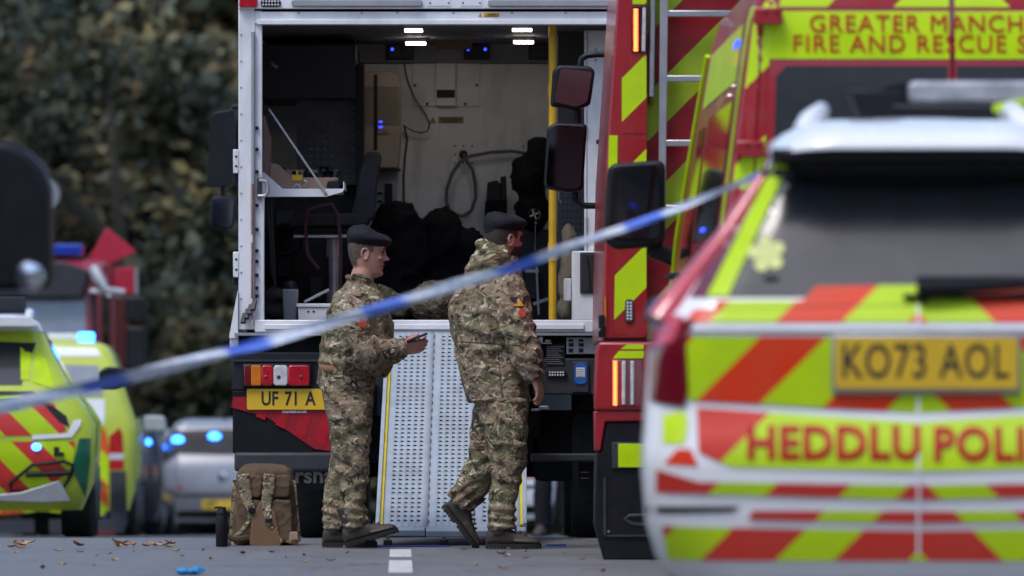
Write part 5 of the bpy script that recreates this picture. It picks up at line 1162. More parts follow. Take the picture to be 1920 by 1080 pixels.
# ------------------------------------------------------------------ police car seen from behind
PY_ = 21.7; PC = (1722 - 960) * 21.7 / F
police = thing('police_car', 'white police estate car with lime and red rear chevrons and HEDDLU POLICE lettering', 'police car', (PC, PY_, 0), -R(2.8))
def pl(x, y, d=PY_): p = W(x, y, d); return (p.x - PC, p.z)
def pp(name, mb, m, parent=None, **kw): kw['world'] = False; return part(name, mb, m, parent or police, **kw)
def build_police():
    L = 4.9
    def hw(x): return abs(pl(x, 0)[0])
    lv = [(0.15, hw(1310), 0.12, L - 0.1, 0.25, 0.4), (0.23, hw(1256), 0.05, L - 0.05, 0.25, 0.4), (0.30, hw(1226), 0.02, L, 0.25, 0.4), (0.42, hw(1207), 0.0, L, 0.22, 0.4), (0.60, hw(1199), -0.03, L, 0.2, 0.4),
          (0.68, hw(1200), -0.02, L, 0.2, 0.4), (0.80, hw(1203), 0.04, L - 0.02, 0.2, 0.45), (1.02, hw(1212), 0.03, L - 0.2, 0.2, 0.5), (1.09, hw(1228), 0.03, L - 0.9, 0.2, 0.5),
          (1.13, hw(1240), 0.05, L - 1.3, 0.18, 0.3), (1.20, hw(1268), 0.10, L - 1.5, 0.17, 0.25), (1.40, hw(1350), 0.24, L - 1.9, 0.15, 0.25), (1.62, hw(1428), 0.36, L - 2.3, 0.14, 0.25), (1.73, hw(1452), 0.30, L - 2.5, 0.14, 0.25), (1.79, hw(1500), 0.40, L - 2.6, 0.2, 0.3), (1.82, hw(1600), 0.6, L - 2.8, 0.2, 0.3)]
    car = Car(lv)
    pp('body', car.mesh(), M['white_car'], smooth=50)
    up = chevron('tailgate_chevrons', RED, LIME, 0.452, 1.364, 0.5)
    lo = chevron('bumper_chevrons', (0.58, 0.035, 0.025), LIME, 0.452, 0.78, 0.56)
    mid = chevron('tailgate_lower_chevrons', (0.60, 0.03, 0.015), LIME, 1.9, 1.30, 0.5)
    def D(name, px, m, off=0.005, both=True, step=0.05, parent=police):
        q = [pl(x, y) for x, y in px]
        car.decal(name, q, m, parent, off, step)
        if both: car.decal(name, [(-a, b) for a, b in q], m, parent, off, step)
    C = 1722
    # rear glass, spoiler, pillar strips
    D('rear_window', [(1326, 556), (C, 556), (C, 300), (1452, 300)], M['glass_grey'], 0.004)
    D('spoiler_painted_shadow', [(1432, 335), (C, 352), (C, 258), (1452, 258)], M['black'], 0.008)  # black decal paints the shade beneath the spoiler
    D('lime_strip', [(1324, 554), (1364, 554), (1476, 303), (1449, 300), (1442, 310)], M['lime'], 0.009, step=0.03)
    D('pillar_lamp_panel', [(1290, 556), (1326, 556), (1446, 304), (1428, 304)], M['lens_dkred'], 0.006, step=0.03)
    # spoiler lip that overhangs the glass
    sp = [(-hw(1446), 1.70), (hw(1446), 1.70), (hw(1452), 1.745), (hw(1560), 1.80), (-hw(1560), 1.80), (-hw(1452), 1.745)]
    rings = []
    for t in [-1 + 2 * q_ / 24 for q_ in range(25)]:
        x = t * hw(1440); e = max(0.0, abs(t) - 0.55) / 0.45; dz = -0.075 * e ** 2; dy = 0.10 * e ** 2.5
        rings.append([(x, y_ + dy, max(1.688, z_ + dz * (0.3 if z_ < 1.71 else 1.0))) for y_, z_ in ((0.10, 1.695), (0.10, 1.712), (0.14, 1.745), (0.22, 1.775), (0.36, 1.80), (0.60, 1.815), (0.60, 1.69), (0.3, 1.69))])
    pp('spoiler', MB().loft(rings), M['white_car'], smooth=60)
    pp('spoiler_lip', MB().prism(rpoly([(-hw(1448), 1.655), (hw(1448), 1.655), (hw(1444), 1.699), (-hw(1444), 1.699)], 0.015), 0.14, 0.5), M['black'], bevel=0.015)
    # rear wiper
    pp('rear_wiper', MB().tube([(0.02, 0.08, 1.19), (-0.0, 0.04, 1.225), (0.3, 0.06, 1.235), (0.52, 0.09, 1.245)], [0.03, 0.035, 0.025, 0.012], 8).box(-0.05, 0.55, 0.06, 0.10, 1.185, 1.2), M['black'])
    # tall red lamps running down the pillars
    for sx in (-1, 1):
        pts = [(0.835, 0.07, 1.62), (0.79 + 0.06, 0.10, 1.52)]
        path = []
        for z in (1.60, 1.50, 1.40, 1.30, 1.22, 1.15, 1.10):
            w = car.at(z)[1]; path.append((sx * (w - 0.012), car.rear(w - 0.012, z) + 0.0, z))
        pp('pillar_lamp', MB().tube(path, [0.026, 0.03, 0.033, 0.037, 0.044, 0.054, 0.062], 12), mat('pale_red_lens', (0.55, 0.05, 0.08), 0.2, coat=1.0))
        q = [pl(1216, 600), pl(1300, 598), pl(1285, 640), pl(1290, 735), pl(1282, 762), pl(1216, 752)]
        car.decal('tail_lamp', [(-sx * a, b) for a, b in q] if sx > 0 else q, M['lens_dkred'], police, 0.012, 0.03)
        q = [pl(1216, 592), pl(1280, 590), pl(1262, 640), pl(1216, 650)]
        car.decal('tail_lamp', [(-sx * a, b) for a, b in q] if sx > 0 else q, mat('pale_red_lens', (0.55, 0.05, 0.08), 0.2, coat=1.0), police, 0.016, 0.03)
        for y in (0.95, 3.9): wheel(police, sx * 0.72, y, 0.37, 0.37, 0.25, sx)
        # roof rail
        pp('roof_rail', MB().tube([(sx * 0.40, 0.50, 1.77), (sx * 0.37, 0.55, 1.815), (sx * 0.33, 0.65, 1.85), (sx * 0.33, 2.0, 1.86), (sx * 0.33, 2.2, 1.80)], [0.03, 0.035, 0.03, 0.03, 0.03], 8), M['white_car'])
        pp('door_mirror', MB().ell((sx * 0.93, 2.9, 1.17), 0.085, 0.09, 0.07), M['black'])
        car.decal('side_window', [(0.75, 1.16), (3.0, 1.16), (2.6, 1.58), (0.9, 1.58)], M['glass'], police, 0.005, face='side', sgn=sx)
        for k in range(5):
            y = 0.5 + 0.75 * k
            car.decal('side_check', [(y, 0.62), (y + 0.7, 0.62), (y + 0.7, 1.02), (y, 1.02)], M['lime'] if k % 2 == 0 else M['blue'], police, 0.005, face='side', sgn=sx)
    # chevron panels
    D('chevron_panel', [(1338, 577), (C, 570), (C, 533), (1530, 535), (1505, 563), (1345, 563)], up, 0.007)
    D('chevron_panel', [(1282, 604), (C, 604), (C, 572), (1345, 578), (1300, 580)], up, 0.006)
    D('chevron_panel', [(1280, 742), (1300, 752), (1420, 758), (C, 774), (C, 632), (1278, 630), (1274, 700)], up, 0.006)
    D('chevron_panel', [(1310, 848), (1372, 876), (C, 883), (C, 792), (1306, 764)], mid, 0.006)
    D('chevron_panel', [(1228, 924), (C, 937), (C, 910), (1310, 904), (1230, 880)], lo, 0.007)
    D('chevron_panel', [(1242, 832), (1284, 832), (1290, 790), (1282, 770), (1242, 778)], M['lime'], 0.006)
    D('chevron_panel', [(1244, 870), (1310, 874), (1296, 842), (1270, 842)], up, 0.006)
    D('chevron_panel', [(1402, 975), (C, 981), (C, 959), (1412, 958)], lo, 0.007)
    D('chevron_panel', [(1250, 1052), (C, 1052), (C, 996), (1240, 988)], lo, 0.007)
    D('bumper_slot', [(1212, 964), (1372, 960), (1390, 949), (1212, 951)], M['black'], 0.006)
    D('tailgate_groove', [(1270, 626), (C, 628), (C, 618), (1270, 618)], M['alu'], 0.011)
    D('white_seam', [(1720, 614), (C, 614), (C, 570), (1720, 570)], M['white_car'], 0.010)
    D('white_seam', [(1719.5, 1040), (C, 1040), (C, 740), (1719.5, 740)], M['white_car'], 0.010)
    # number plate
    zc = pl(1737, 681)[1]; xc = pl(1737, 681)[0]; hwp = 171 / S(PY_)
    y = car.rear(0, zc) - 0.03
    pb = pp('plate_surround', MB().box(xc - hwp - 0.012, xc + hwp + 0.012, y + 0.012, y + 0.06, zc - 0.105, zc + 0.1), M['alu'], bevel=0.008)
    npl = pp('number_plate', MB().prism(rpoly([(xc - hwp, zc - 0.086), (xc + hwp, zc - 0.086), (xc + hwp, zc + 0.088), (xc - hwp, zc + 0.088)], 0.012), y, y + 0.0115), M['yplate'])
    text('plate_characters', 'KO73 AOL', 0.165, (xc - 0.005, y - 0.001, zc), M['ink'], npl, world=False, weight=0.002, sx=0.70, depth=0.0006, spacing=1.06)
    # lettering
    z2 = pl(1560, 833)[1]; yy = min(car.rear(0, z2 + o) for o in (-0.075, 0, 0.075)) - 0.016
    before = set(bpy.data.objects)
    text('lettering', 'HEDDLU', 0.155, (pl(1563, 0)[0], yy, z2), M['redtext'], police, world=False, weight=0.0055, sx=0.93, spacing=1.08)
    text('lettering', 'POLICE', 0.155, (pl(1887, 0)[0], yy, z2 - 0.005), M['redtext'], police, world=False, weight=0.0055, sx=0.93, spacing=1.08)
    for o in set(bpy.data.objects) - before: conform(o, car, 0.011)
    # five-petalled sticker on the glass
    cx, cz = pl(1437, 473); stk = mat('pale_lime_sticker', (0.62, 0.66, 0.22), 0.4)
    for k in range(6):
        a = R(100 + 72 * k); px_, pz_ = (cx + 0.041 * math.cos(a), cz + 0.041 * math.sin(a)) if k < 5 else (cx, cz)
        car.decal('sticker_petal', [(px_ + 0.0245 * math.cos(R(30 * q_)), pz_ + 0.0245 * math.sin(R(30 * q_))) for q_ in range(12)], stk, police, 0.008 + 0.0006 * k, 0.03)
    pp('wiper_nozzle', MB().ell((pl(1445, 0)[0], car.rear(pl(1445, 0)[0], pl(0, 522)[1]) - 0.006, pl(0, 522)[1]), 0.03, 0.008, 0.012, 10, 6), M['black'])
    # roof furniture: aerial box, lamp bar, strap
    ab = pp('aerial_box', MB().prism([(pl(1616, 0)[0], pl(0, 194)[1] - 0.03), (pl(1672, 0)[0], pl(0, 194)[1] - 0.03), (pl(1690, 0)[0], pl(0, 150)[1]), (pl(1592, 0)[0], pl(0, 148)[1])], 0.75, 1.0), M['black'], bevel=0.008)
    lb = pp('lamp_bar', MB().prism(rpoly([(-0.02, pl(0, 165)[1]), (0.75, pl(0, 165)[1]), (0.75, pl(0, 118)[1]), (-0.02, pl(0, 118)[1])], 0.03), 1.25, 1.55), mat('frosted_lamp_bar', (0.32, 0.33, 0.37), 0.15, var=0.4, vs=9, coat=1.0), bevel=0.015)
    pp('lamp_bar_base', MB().box(-0.1, 0.8, 1.2, 1.6, 1.80, pl(0, 165)[1] - 0.001), M['black'], bevel=0.01)
    pp('lamp_bar_end', MB().prism(rpoly([(-0.16, pl(0, 168)[1]), (-0.022, pl(0, 168)[1]), (-0.022, pl(0, 118)[1]), (-0.10, pl(0, 120)[1])], 0.02), 1.25, 1.5), M['black'], bevel=0.01)
    pp('roof_strap', MB().bar((pl(1876, 0)[0], 0.7, pl(0, 187)[1]), (pl(1945, 0)[0], 0.75, pl(0, 172)[1]), 0.05, 0.03), M['lime'], bevel=0.005)
    pp('exhaust_valance', MB().prism(rpoly([(-0.7, 0.2), (0.7, 0.2), (0.72, 0.3), (-0.72, 0.3)], 0.02), 0.1, 0.5), M['black'])
build_police()

# ------------------------------------------------------------------ ambulance car, ambulance van, fire engine and cars on the left
def build_left():
    # --- ambulance response car
    D0 = 48.0; sc = S(D0); X0 = (-62 - 960) / sc; G = gz(D0)
    rt = thing('ambulance_car', 'yellow and red chevroned ambulance car with a green cross panel and lit blue lamps', 'car', (X0, D0, G), R(3.2))
    def q(x, y): p = W(x, y, D0); return (p.x - X0, p.z - G)
    L = 4.8
    lv = [(0.2, 0.86, 0.15, L - 0.1, 0.25, 0.4), (0.40, 0.945, 0.02, L, 0.2, 0.4), (0.62, 0.965, 0.0, L, 0.18, 0.4), (0.85, 0.97, 0.02, L, 0.18, 0.4), (0.98, 0.89, 0.05, L - 0.2, 0.18, 0.45), (1.06, 0.83, 0.08, L - 1.1, 0.18, 0.4),
          (1.16, 0.76, 0.15, L - 1.4, 0.15, 0.3), (1.40, 0.63, 0.36, L - 1.9, 0.12, 0.25), (1.55, 0.56, 0.42, L - 2.2, 0.12, 0.2), (1.62, 0.52, 0.36, L - 2.3, 0.12, 0.2), (1.68, 0.42, 0.5, L - 2.5, 0.12, 0.2)]
    car = Car(lv)
    def pw(n, mb, m, parent=rt, **kw): kw['world'] = False; return part(n, mb, m, parent, **kw)
    pw('body', car.mesh(), mat('lime_yellow_car_paint', (0.46, 0.58, 0.03), 0.3, var=0.04, coat=0.3), smooth=50)
    top = Car([(z, w + 0.006, r - 0.006, f + 0.006, rc, fc) for z, w, r, f, rc, fc in lv if z >= 1.55]); pw('roof', top.mesh(), M['white_car'], smooth=50)
    ch = chevron('ambulance_car_chevrons', (0.62, 0.035, 0.03), LIME, 0.42, 1.05, 0.48, 1.0, 1.0)
    def D(n, px, m, off=0.005, step=0.05):
        p = [q(x, y) for x, y in px]
        p = [(max(0.0, a), b) for a, b in p]
        car.decal(n, p, m, rt, off, step); car.decal(n, [(-a, b) for a, b in p], m, rt, off, step)
    C = -62
    D('rear_window', [(C, 722), (40, 722), (56, 642), (C, 640)], M['glass_grey'], 0.004)
    D('spoiler_painted_shadow', [(C, 660), (58, 662), (66, 642), (C, 638)], M['black'], 0.008)  # shade below the spoiler, painted as a black decal
    D('lime_strip', [(38, 712), (54, 712), (56, 655), (36, 650)], M['lime'], 0.008)
    D('lime_strip', [(60, 715), (104, 732), (84, 672), (66, 652)], M['lime'], 0.008)
    D('tail_lamp', [(C, 740), (66, 742), (60, 734), (C, 732)], M['black'], 0.010)
    D('tail_lamp', [(66, 742), (112, 792), (130, 800), (124, 780), (60, 734)], M['black'], 0.010)
    D('chevron_panel', [(C, 818), (110, 816), (124, 806), (100, 756), (66, 742), (C, 742)], ch, 0.006)
    D('chevron_panel', [(C, 936), (60, 934), (135, 880), (140, 828), (C, 828)], ch, 0.006)
    D('green_panel', [(135, 880), (160, 935), (168, 870), (170, 822), (148, 822)], M['green'], 0.008, 0.03)
    D('white_edge', [(60, 824), (134, 820), (128, 812), (60, 816)], M['white_car'], 0.012)
    D('white_edge', [(134, 820), (150, 798), (152, 786), (138, 788), (126, 812)], M['white_car'], 0.012)
    for sx in (-1, 1):
        ex = MB(); 
        fr = [(20, 905), (60, 872), (120, 865), (136, 872), (134, 890), (118, 915), (20, 925)]
        pts = [q(x, y) for x, y in fr]
        P3 = [(sx * a, car.rear(a, b) - 0.03, b) for a, b in pts]; ex.tube(P3 + [P3[0]], 0.014, 8)
        P4 = [(sx * q(x, y)[0], car.rear(*q(x, y)) - 0.03, q(x, y)[1]) for x, y in ((48, 890), (132, 886))]; ex.tube(P4, 0.02, 8)
        pw('bumper_grille', ex, M['black'])
        vz = MB().prism(rpoly([(sx * 0.2, 0.32), (sx * q(40, 0)[0], 0.34), (sx * q(112, 0)[0], 0.43), (sx * q(132, 0)[0], 0.27), (sx * q(85, 0)[0], 0.26), (sx * 0.2, 0.27)], 0.02), -0.012, 0.25)
        pw('diffuser', vz, M['alu'], bevel=0.01)
        for y in (0.95, 3.9): wheel(rt, sx * 0.82, y, 0.36 + gz(D0 + y) - G, 0.36, 0.25, sx)
        # lime flank with side glass
        car.decal('flank_print', [(0.2, 0.6), (3.9, 0.6), (3.9, 0.98), (0.2, 0.98)], M['lime'], rt, 0.005, face='side', sgn=sx)
        car.decal('side_window', [(0.8, 1.12), (3.1, 1.12), (2.5, 1.5), (0.95, 1.5)], M['glass'], rt, 0.006, face='side', sgn=sx)
        car.decal('lime_strip', [(0.28, 1.08), (0.7, 1.08), (0.8, 1.5), (0.55, 1.5)], M['lime'], rt, 0.006, face='side', sgn=sx)
        mr = pw('door_mirror', MB().prism(rpoly([(sx * 0.97, 1.12), (sx * 0.96, 1.25), (sx * 1.02, 1.295), (sx * 1.28, 1.27), (sx * 1.26, 1.18), (sx * 1.1, 1.11)], 0.03), 2.9, 3.1), M['black'], bevel=0.02)
        pw('roof_rail', MB().tube([(sx * 0.44, 0.6, 1.64), (sx * 0.45, 0.7, 1.70), (sx * 0.45, 2.0, 1.71)], 0.03, 8), M['white_car'])
    pw('spoiler', MB().prism(rpoly([(-0.53, 1.585), (0.53, 1.585), (0.48, 1.66), (-0.48, 1.66)], 0.02), 0.2, 0.5), M['white_car'], bevel=0.02)
    pw('roof_lamp_bar', MB().box(-0.5, 0.42, 0.9, 1.2, 1.70, 1.82).box(-0.55, 0.50, 0.95, 1.15, 1.83, 1.90), M['dark2'], bevel=0.01)
    x, z = q(68, 838); pw('blue_lamp', MB().ell((x, car.rear(x, z) - 0.02, z), 0.035, 0.015, 0.028), M['led_blue'])
    x, z = q(108, 848); pw('badge', MB().box(x - 0.03, x + 0.045, car.rear(x, z) - 0.02, car.rear(x, z), z - 0.03, z).box(x - 0.03, x + 0.01, car.rear(x, z) - 0.02, car.rear(x, z), z + 0.001, z + 0.04), M['dark'])
    g1, g2 = q(-10, 748), q(36, 766)
    car.decal('green_label', [(g1[0], g2[1]), (g2[0], g2[1]), (g2[0], g1[1]), (g1[0], g1[1])], M['green'], rt, 0.012)

    # --- ambulance van
    D1 = 62.0; s1 = S(D1); X1 = (78 - 960) / s1; G1 = gz(D1)
    av = thing('ambulance_van', 'yellow and white ambulance van with orange chevrons and a lit blue roof lamp', 'van', (X1, D1, G1), R(2.6))
    def q1(x, y): p = W(x, y, D1); return (p.x - X1, p.z - G1)
    Lv = 5.0
    lv = [(0.25, 0.84, 0.1, Lv - 0.1, 0.15, 0.3), (0.45, 0.90, 0.0, Lv, 0.12, 0.3), (1.0, 0.92, 0.0, Lv, 0.12, 0.3), (1.12, 0.915, 0.0, Lv - 0.6, 0.12, 0.3), (1.5, 0.78, 0.04, Lv - 1.3, 0.10, 0.2), (1.78, 0.68, 0.10, Lv - 1.7, 0.11, 0.2), (1.86, 0.62, 0.16, Lv - 1.8, 0.13, 0.2), (1.90, 0.5, 0.3, Lv - 1.9, 0.15, 0.2)]
    vc = Car(lv)
    def pv(n, mb, m, parent=av, **kw): kw['world'] = False; return part(n, mb, m, parent, **kw)
    pv('body', vc.mesh(), mat('yellow_ambulance_paint', (0.52, 0.60, 0.06), 0.3, var=0.05, coat=0.5), smooth=50)
    vch = chevron('ambulance_van_chevrons', (0.70, 0.10, 0.015), LIME, 0.5, 0.92, 0.45)
    def D1f(n, px, m, off=0.006):
        p = [q1(x, y) for x, y in px]; p = [(max(0, a), b) for a, b in p]
        vc.decal(n, p, m, av, off); vc.decal(n, [(-a, b) for a, b in p], m, av, off)
    D1f('white_panel', [(92, 668), (190, 668), (180, 652), (92, 650)], M['white_car'])
    D1f('rear_window', [(92, 742), (192, 742), (184, 686), (92, 682)], mat('pale_grey_glass', (0.30, 0.31, 0.34), 0.15, coat=0.6), 0.008)
    D1f('white_panel', [(92, 795), (196, 795), (196, 748), (92, 748)], M['white_car'])
    D1f('chevron_panel', [(92, 960), (190, 968), (202, 955), (204, 840), (196, 800), (92, 800)], vch)
    D1f('green_panel', [(165, 930), (176, 932), (195, 910), (176, 886), (165, 888)], M['green'], 0.010)
    for sx in (-1, 1):
        a0, a1 = q1(203, 880), q1(234, 800)
        tl = [q1(204, 880), q1(232, 880), q1(229, 815), q1(224, 802), q1(205, 818)]
        vc.decal('tail_lamp', [(sx * a, b) for a, b in tl], M['lens_red'], av, 0.014, 0.03)
        tl = [q1(204, 862), q1(232, 862), q1(232, 850), q1(204, 850)]
        vc.decal('tail_lamp_band', [(sx * a, b) for a, b in tl], M['lens_clear'], av, 0.018, 0.03)
        bm_ = [q1(92, 992), q1(225, 992), q1(238, 960), q1(234, 885), q1(208, 885), q1(204, 962), q1(188, 975), q1(92, 972)]
        car2 = [(sx * a, b) for a, b in [q1(206, 985), q1(238, 985), q1(236, 884), q1(206, 884)]]
        vc.decal('corner_bumper', car2, M['dark2'], av, 0.012)
        vc.decal('lower_bumper', [(sx * max(0, a), b) for a, b in [q1(92, 1000), q1(232, 1000), q1(236, 974), q1(92, 974)]], M['dark2'], av, 0.02)
        vc.decal('side_window', [(0.4, 1.15), (4.0, 1.15), (3.4, 1.6), (0.4, 1.6)], M['glass'], av, 0.006, face='side', sgn=sx)
        vc.decal('flank_print', [(0.15, 0.55), (2.4, 0.55), (2.4, 1.05), (0.15, 1.05)], M['lime'], av, 0.006, face='side', sgn=sx)
        for y in (0.95, 4.0): wheel(av, sx * 0.80, y, 0.34 + gz(D1 + y) - G1, 0.34, 0.22, sx)
        mr = pv('door_mirror', MB().prism(rpoly([(sx * 0.94, 1.0), (sx * 0.94, 1.16), (sx * 1.16, 1.16), (sx * 1.18, 1.0)], 0.05), 3.5, 3.65), mat('pale_grey_plastic', (0.45, 0.47, 0.5), 0.5), bevel=0.02)
    D1f('red_reflector', [(165, 1003), (215, 1003), (215, 996), (165, 996)], M['lens_dkred'], 0.024)
    lb = pv('roof_lamp_bar', MB().prism(rpoly([(-0.62, 1.905), (0.34, 1.905), (0.34, 1.975), (-0.62, 1.975)], 0.02), 0.4, 0.6), M['white_car'], bevel=0.01)
    pv('blue_lamp', MB().prism(rpoly([(0.345, 1.905), (0.50, 1.905), (0.50, 1.985), (0.345, 1.985)], 0.02), 0.4, 0.6), M['led_blue'], lb, bevel=0.01)

    # --- dark car with small blue lamps ahead of the ambulance van
    D2 = 69.0; G2 = gz(D2); X2 = W(262, 0, D2).x + 0.1
    # --- fire engine facing the camera behind the vans
    D3 = 71.5; s3 = S(D3); X3 = W(-15, 0, D3).x; G3 = gz(D3)
    fe = thing('fire_engine', 'red fire engine facing forward behind the ambulance van with black mirrors and blue roof bar', 'fire engine', (X3, D3, G3))
    def q3(x, y): p = W(x, y, D3); return (p.x - X3, p.z - G3)
    def pf(n, mb, m, parent=fe, **kw): kw['world'] = False; return part(n, mb, m, parent, **kw)
    zt = q3(0, 487)[1]; hw3 = q3(187, 0)[0]
    fr = [(0.0, 0.45), (0.0, 1.25), (0.03, 1.45), (0.25, zt - 0.15), (0.5, zt), (2.2, zt), (2.2, 0.45)]
    pf('cab', MB().prism(fr, -hw3, hw3, plane='yz'), M['red'], bevel=0.04)
    pf('body', MB().box(-hw3 - 0.02, hw3 + 0.02, 2.25, 5.2, 0.5, q3(0, 546)[1]), M['red'], bevel=0.03)
    zs = q3(0, 640)[1]
    pf('windscreen', MB().add([(-hw3 + 0.12, 0.01, 1.4), (hw3 - 0.12, 0.01, 1.4), (hw3 - 0.18, 0.20, zt - 0.42), (-hw3 + 0.15, 0.20, zt - 0.42)], [(0, 1, 2, 3)]), mat('pale_windscreen', (0.20, 0.23, 0.28), 0.1, coat=0.6))
    pf('sun_visor', MB().prism(rpoly([(-hw3 + 0.1, zt - 0.42), (hw3 - 0.2, zt - 0.42), (hw3 - 0.12, zt - 0.12), (hw3 - 0.4, zt - 0.02), (-hw3 + 0.2, zt - 0.02)], 0.04), 0.02, 0.3), M['dark2'], bevel=0.03)
    for sx in (-1, 1):
        pf('pillar_trim', MB().bar((sx * (hw3 - 0.03), -0.015, 1.3), (sx * (hw3 - 0.09), 0.21, zt - 0.3), 0.05, 0.05), M['black'])
        pf('side_window', MB().box(sx * (hw3 + 0.004), sx * (hw3 + 0.010), 0.5, 1.6, 1.5, zt - 0.4), M['glass'])
        for yy in (0.9, 5.2): wheel(fe, sx * (hw3 - 0.17), yy, 0.48 + gz(D3 + yy) - G3, 0.48, 0.3, sx)
        for (y0, y1) in ((605, 555), (692, 612)):
            z0, z1 = q3(0, y0)[1], q3(0, y1)[1]
            m = pf('wing_mirror', MB().prism(rpoly([(sx * q3(236, 0)[0], z0), (sx * q3(278, 0)[0], z0), (sx * q3(276, 0)[0], z1), (sx * q3(238, 0)[0], z1)], 0.05), -0.25, -0.05), M['black'], bevel=0.03)
        pf('mirror_arm', MB().tube([(sx * (hw3 - 0.1), 0.1, q3(0, 545)[1]), (sx * (hw3 + 0.1), -0.12, q3(0, 548)[1]), (sx * (hw3 + 0.12), -0.13, q3(0, 556)[1])], 0.03, 8), M['white_car'])
        pf('mirror_bracket', MB().tube([(sx * q3(175, 0)[0], 0.05, q3(0, 505)[1]), (sx * q3(190, 0)[0], -0.1, q3(0, 530)[1]), (sx * q3(200, 0)[0], -0.12, q3(0, 545)[1]), (sx * q3(235, 0)[0], -0.12, q3(0, 549)[1])], [0.07, 0.07, 0.05, 0.04], 8), M['alu'])
    pf('bumper', MB().box(-hw3, hw3, -0.12, 0.05, 0.42, 0.95), M['red'], bevel=0.03)
    pf('roof_lamp_bar', MB().prism(rpoly([(-hw3 + 0.2, zt + 0.06), (q3(147, 0)[0], zt + 0.06), (q3(148, 0)[0], zt + 0.19), (-hw3 + 0.2, zt + 0.19)], 0.03), 0.6, 0.9), M['bluebar'], bevel=0.02)
    pf('lamp_bar_foot', MB().box(-hw3 + 0.5, q3(120, 0)[0], 0.65, 0.85, zt - 0.01, zt + 0.0595), M['black'])
    # red arrow-shaped board above the engine roof
    ar = [q3(128, 486), q3(174, 490), q3(231, 462), q3(172, 416), q3(151, 455)]
    bd = thing('arrow_board', 'red arrow shaped board raised behind the roof of the far fire engine', 'sign', (X3, D3 + 2.6, G3 + zt - 0.05))
    zz = zt - 0.05
    part('board', MB().prism([(a, b - zz) for a, b in ar], -0.06, 0.06), mat('arrow_red', (0.42, 0.01, 0.035), 0.5), bd, world=False, bevel=0.01)
    part('board', MB().prism([(a, b - zz) for a, b in [q3(186, 545), q3(227, 545), q3(227, 492), q3(188, 494)]], -0.05, 0.07), mat('arrow_red', (0.42, 0.01, 0.035), 0.5), bd, world=False, bevel=0.01)
    part('board_edge', MB().prism([(a, b - zz) for a, b in [q3(227.5, 545), q3(233, 545), q3(233, 494), q3(227.5, 493)]], -0.04, 0.07), M['alu'], bd, world=False)
    part('mast', MB().tube([(q3(178, 0)[0], 0.12, -0.02), (q3(178, 0)[0], 0.12, q3(0, 470)[1] - zz)], 0.03, 8), M['dark2'], bd, world=False)

    # --- silver hatchback and a second one under the truck
    def hatch(xc, D4, label, paint, lamps, plate):
        G4 = gz(D4); X4 = W(xc, 0, D4).x
        h = thing('parked_car', label, 'car', (X4, D4, G4))
        lv = [(0.18, 0.80, 0.12, 4.1, 0.2, 0.35), (0.4, 0.88, 0.0, 4.2, 0.2, 0.35), (0.62, 0.90, 0.0, 4.2, 0.2, 0.4), (0.85, 0.89, 0.04, 4.0, 0.2, 0.45), (0.95, 0.87, 0.08, 3.2, 0.2, 0.4), (1.05, 0.83, 0.16, 2.95, 0.18, 0.3), (1.3, 0.70, 0.38, 2.5, 0.15, 0.25), (1.42, 0.62, 0.42, 2.2, 0.15, 0.2), (1.47, 0.5, 0.6, 2.0, 0.15, 0.2)]
        c = Car(lv)
        def ph(n, mb, m, parent=h, **kw): kw['world'] = False; return part(n, mb, m, parent, **kw)
        ph('body', c.mesh(), paint, smooth=50)
        for sx in (-1, 1):
            c.decal('rear_window', [(sx * a, b) for a, b in ((0, 1.02), (0.76, 1.04), (0.66, 1.32), (0, 1.34))], M['black'], h, 0.006)
            c.decal('tail_lamp', [(sx * a, b) for a, b in ((0.5, 0.60), (0.86, 0.62), (0.87, 0.74), (0.58, 0.72))], M['lens_red'], h, 0.012, 0.03)
            c.decal('dark_valance', [(sx * a, b) for a, b in ((0, 0.22), (0.82, 0.24), (0.84, 0.32), (0, 0.32))], M['black'], h, 0.008)
            c.decal('bumper_groove', [(sx * a, b) for a, b in ((0, 0.50), (0.85, 0.50), (0.85, 0.535), (0, 0.535))], M['dark2'], h, 0.008)
            for y in (0.8, 3.4): wheel(h, sx * 0.76, y, 0.32 + gz(D4 + y) - G4, 0.32, 0.21, sx)
            ph('door_mirror', MB().ell((sx * 0.97, 2.75, 1.0), 0.10, 0.07, 0.07), paint)
        if plate:
            npl = ph('number_plate', MB().box(-0.26, 0.26, c.rear(0, 0.40) - 0.02, c.rear(0, 0.40), 0.345, 0.455), M['yplate'])
            text('plate_characters', 'NT', 0.1, (-0.22, c.rear(0, 0.4) - 0.021, 0.40), M['ink'], npl, world=False, align='LEFT', weight=0.003)
        ph('badge', MB().lathe([(0.06, 0), (0.06, 0.015), (0.045, 0.02), (0.02, 0.02)], (0.0, c.rear(0, 0.74) - 0.002, 0.74), (0, -1, 0), 16), M['chrome'])
        ph('roof_aerial', MB().tube([(0, 0.6, 1.465), (0, 0.5, 1.6)], [0.02, 0.006], 6), M['black'])
        for x, z in lamps: ph('blue_lamp', MB().ell((x, c.rear(x, z) - 0.03, z), 0.075, 0.02, 0.045), M['led_blue'])
        return h
    hatch(418, 80.0, 'silver hatchback with two lit blue lamps in its rear window and a yellow plate', M['silver_car'], ((-0.58, 1.21), (-0.12, 1.25)), True)
    hatch(880, 66.0, 'white car glimpsed beneath the army truck', M['white_car'], (), False)
    # dark estate car showing between the ambulance van and the hatchback
    D5 = 75.0; G5 = gz(D5); X5 = W(236, 0, D5).x
    de = thing('parked_car', 'dark car with two small blue lamps beside the ambulance van', 'car', (X5, D5, G5))
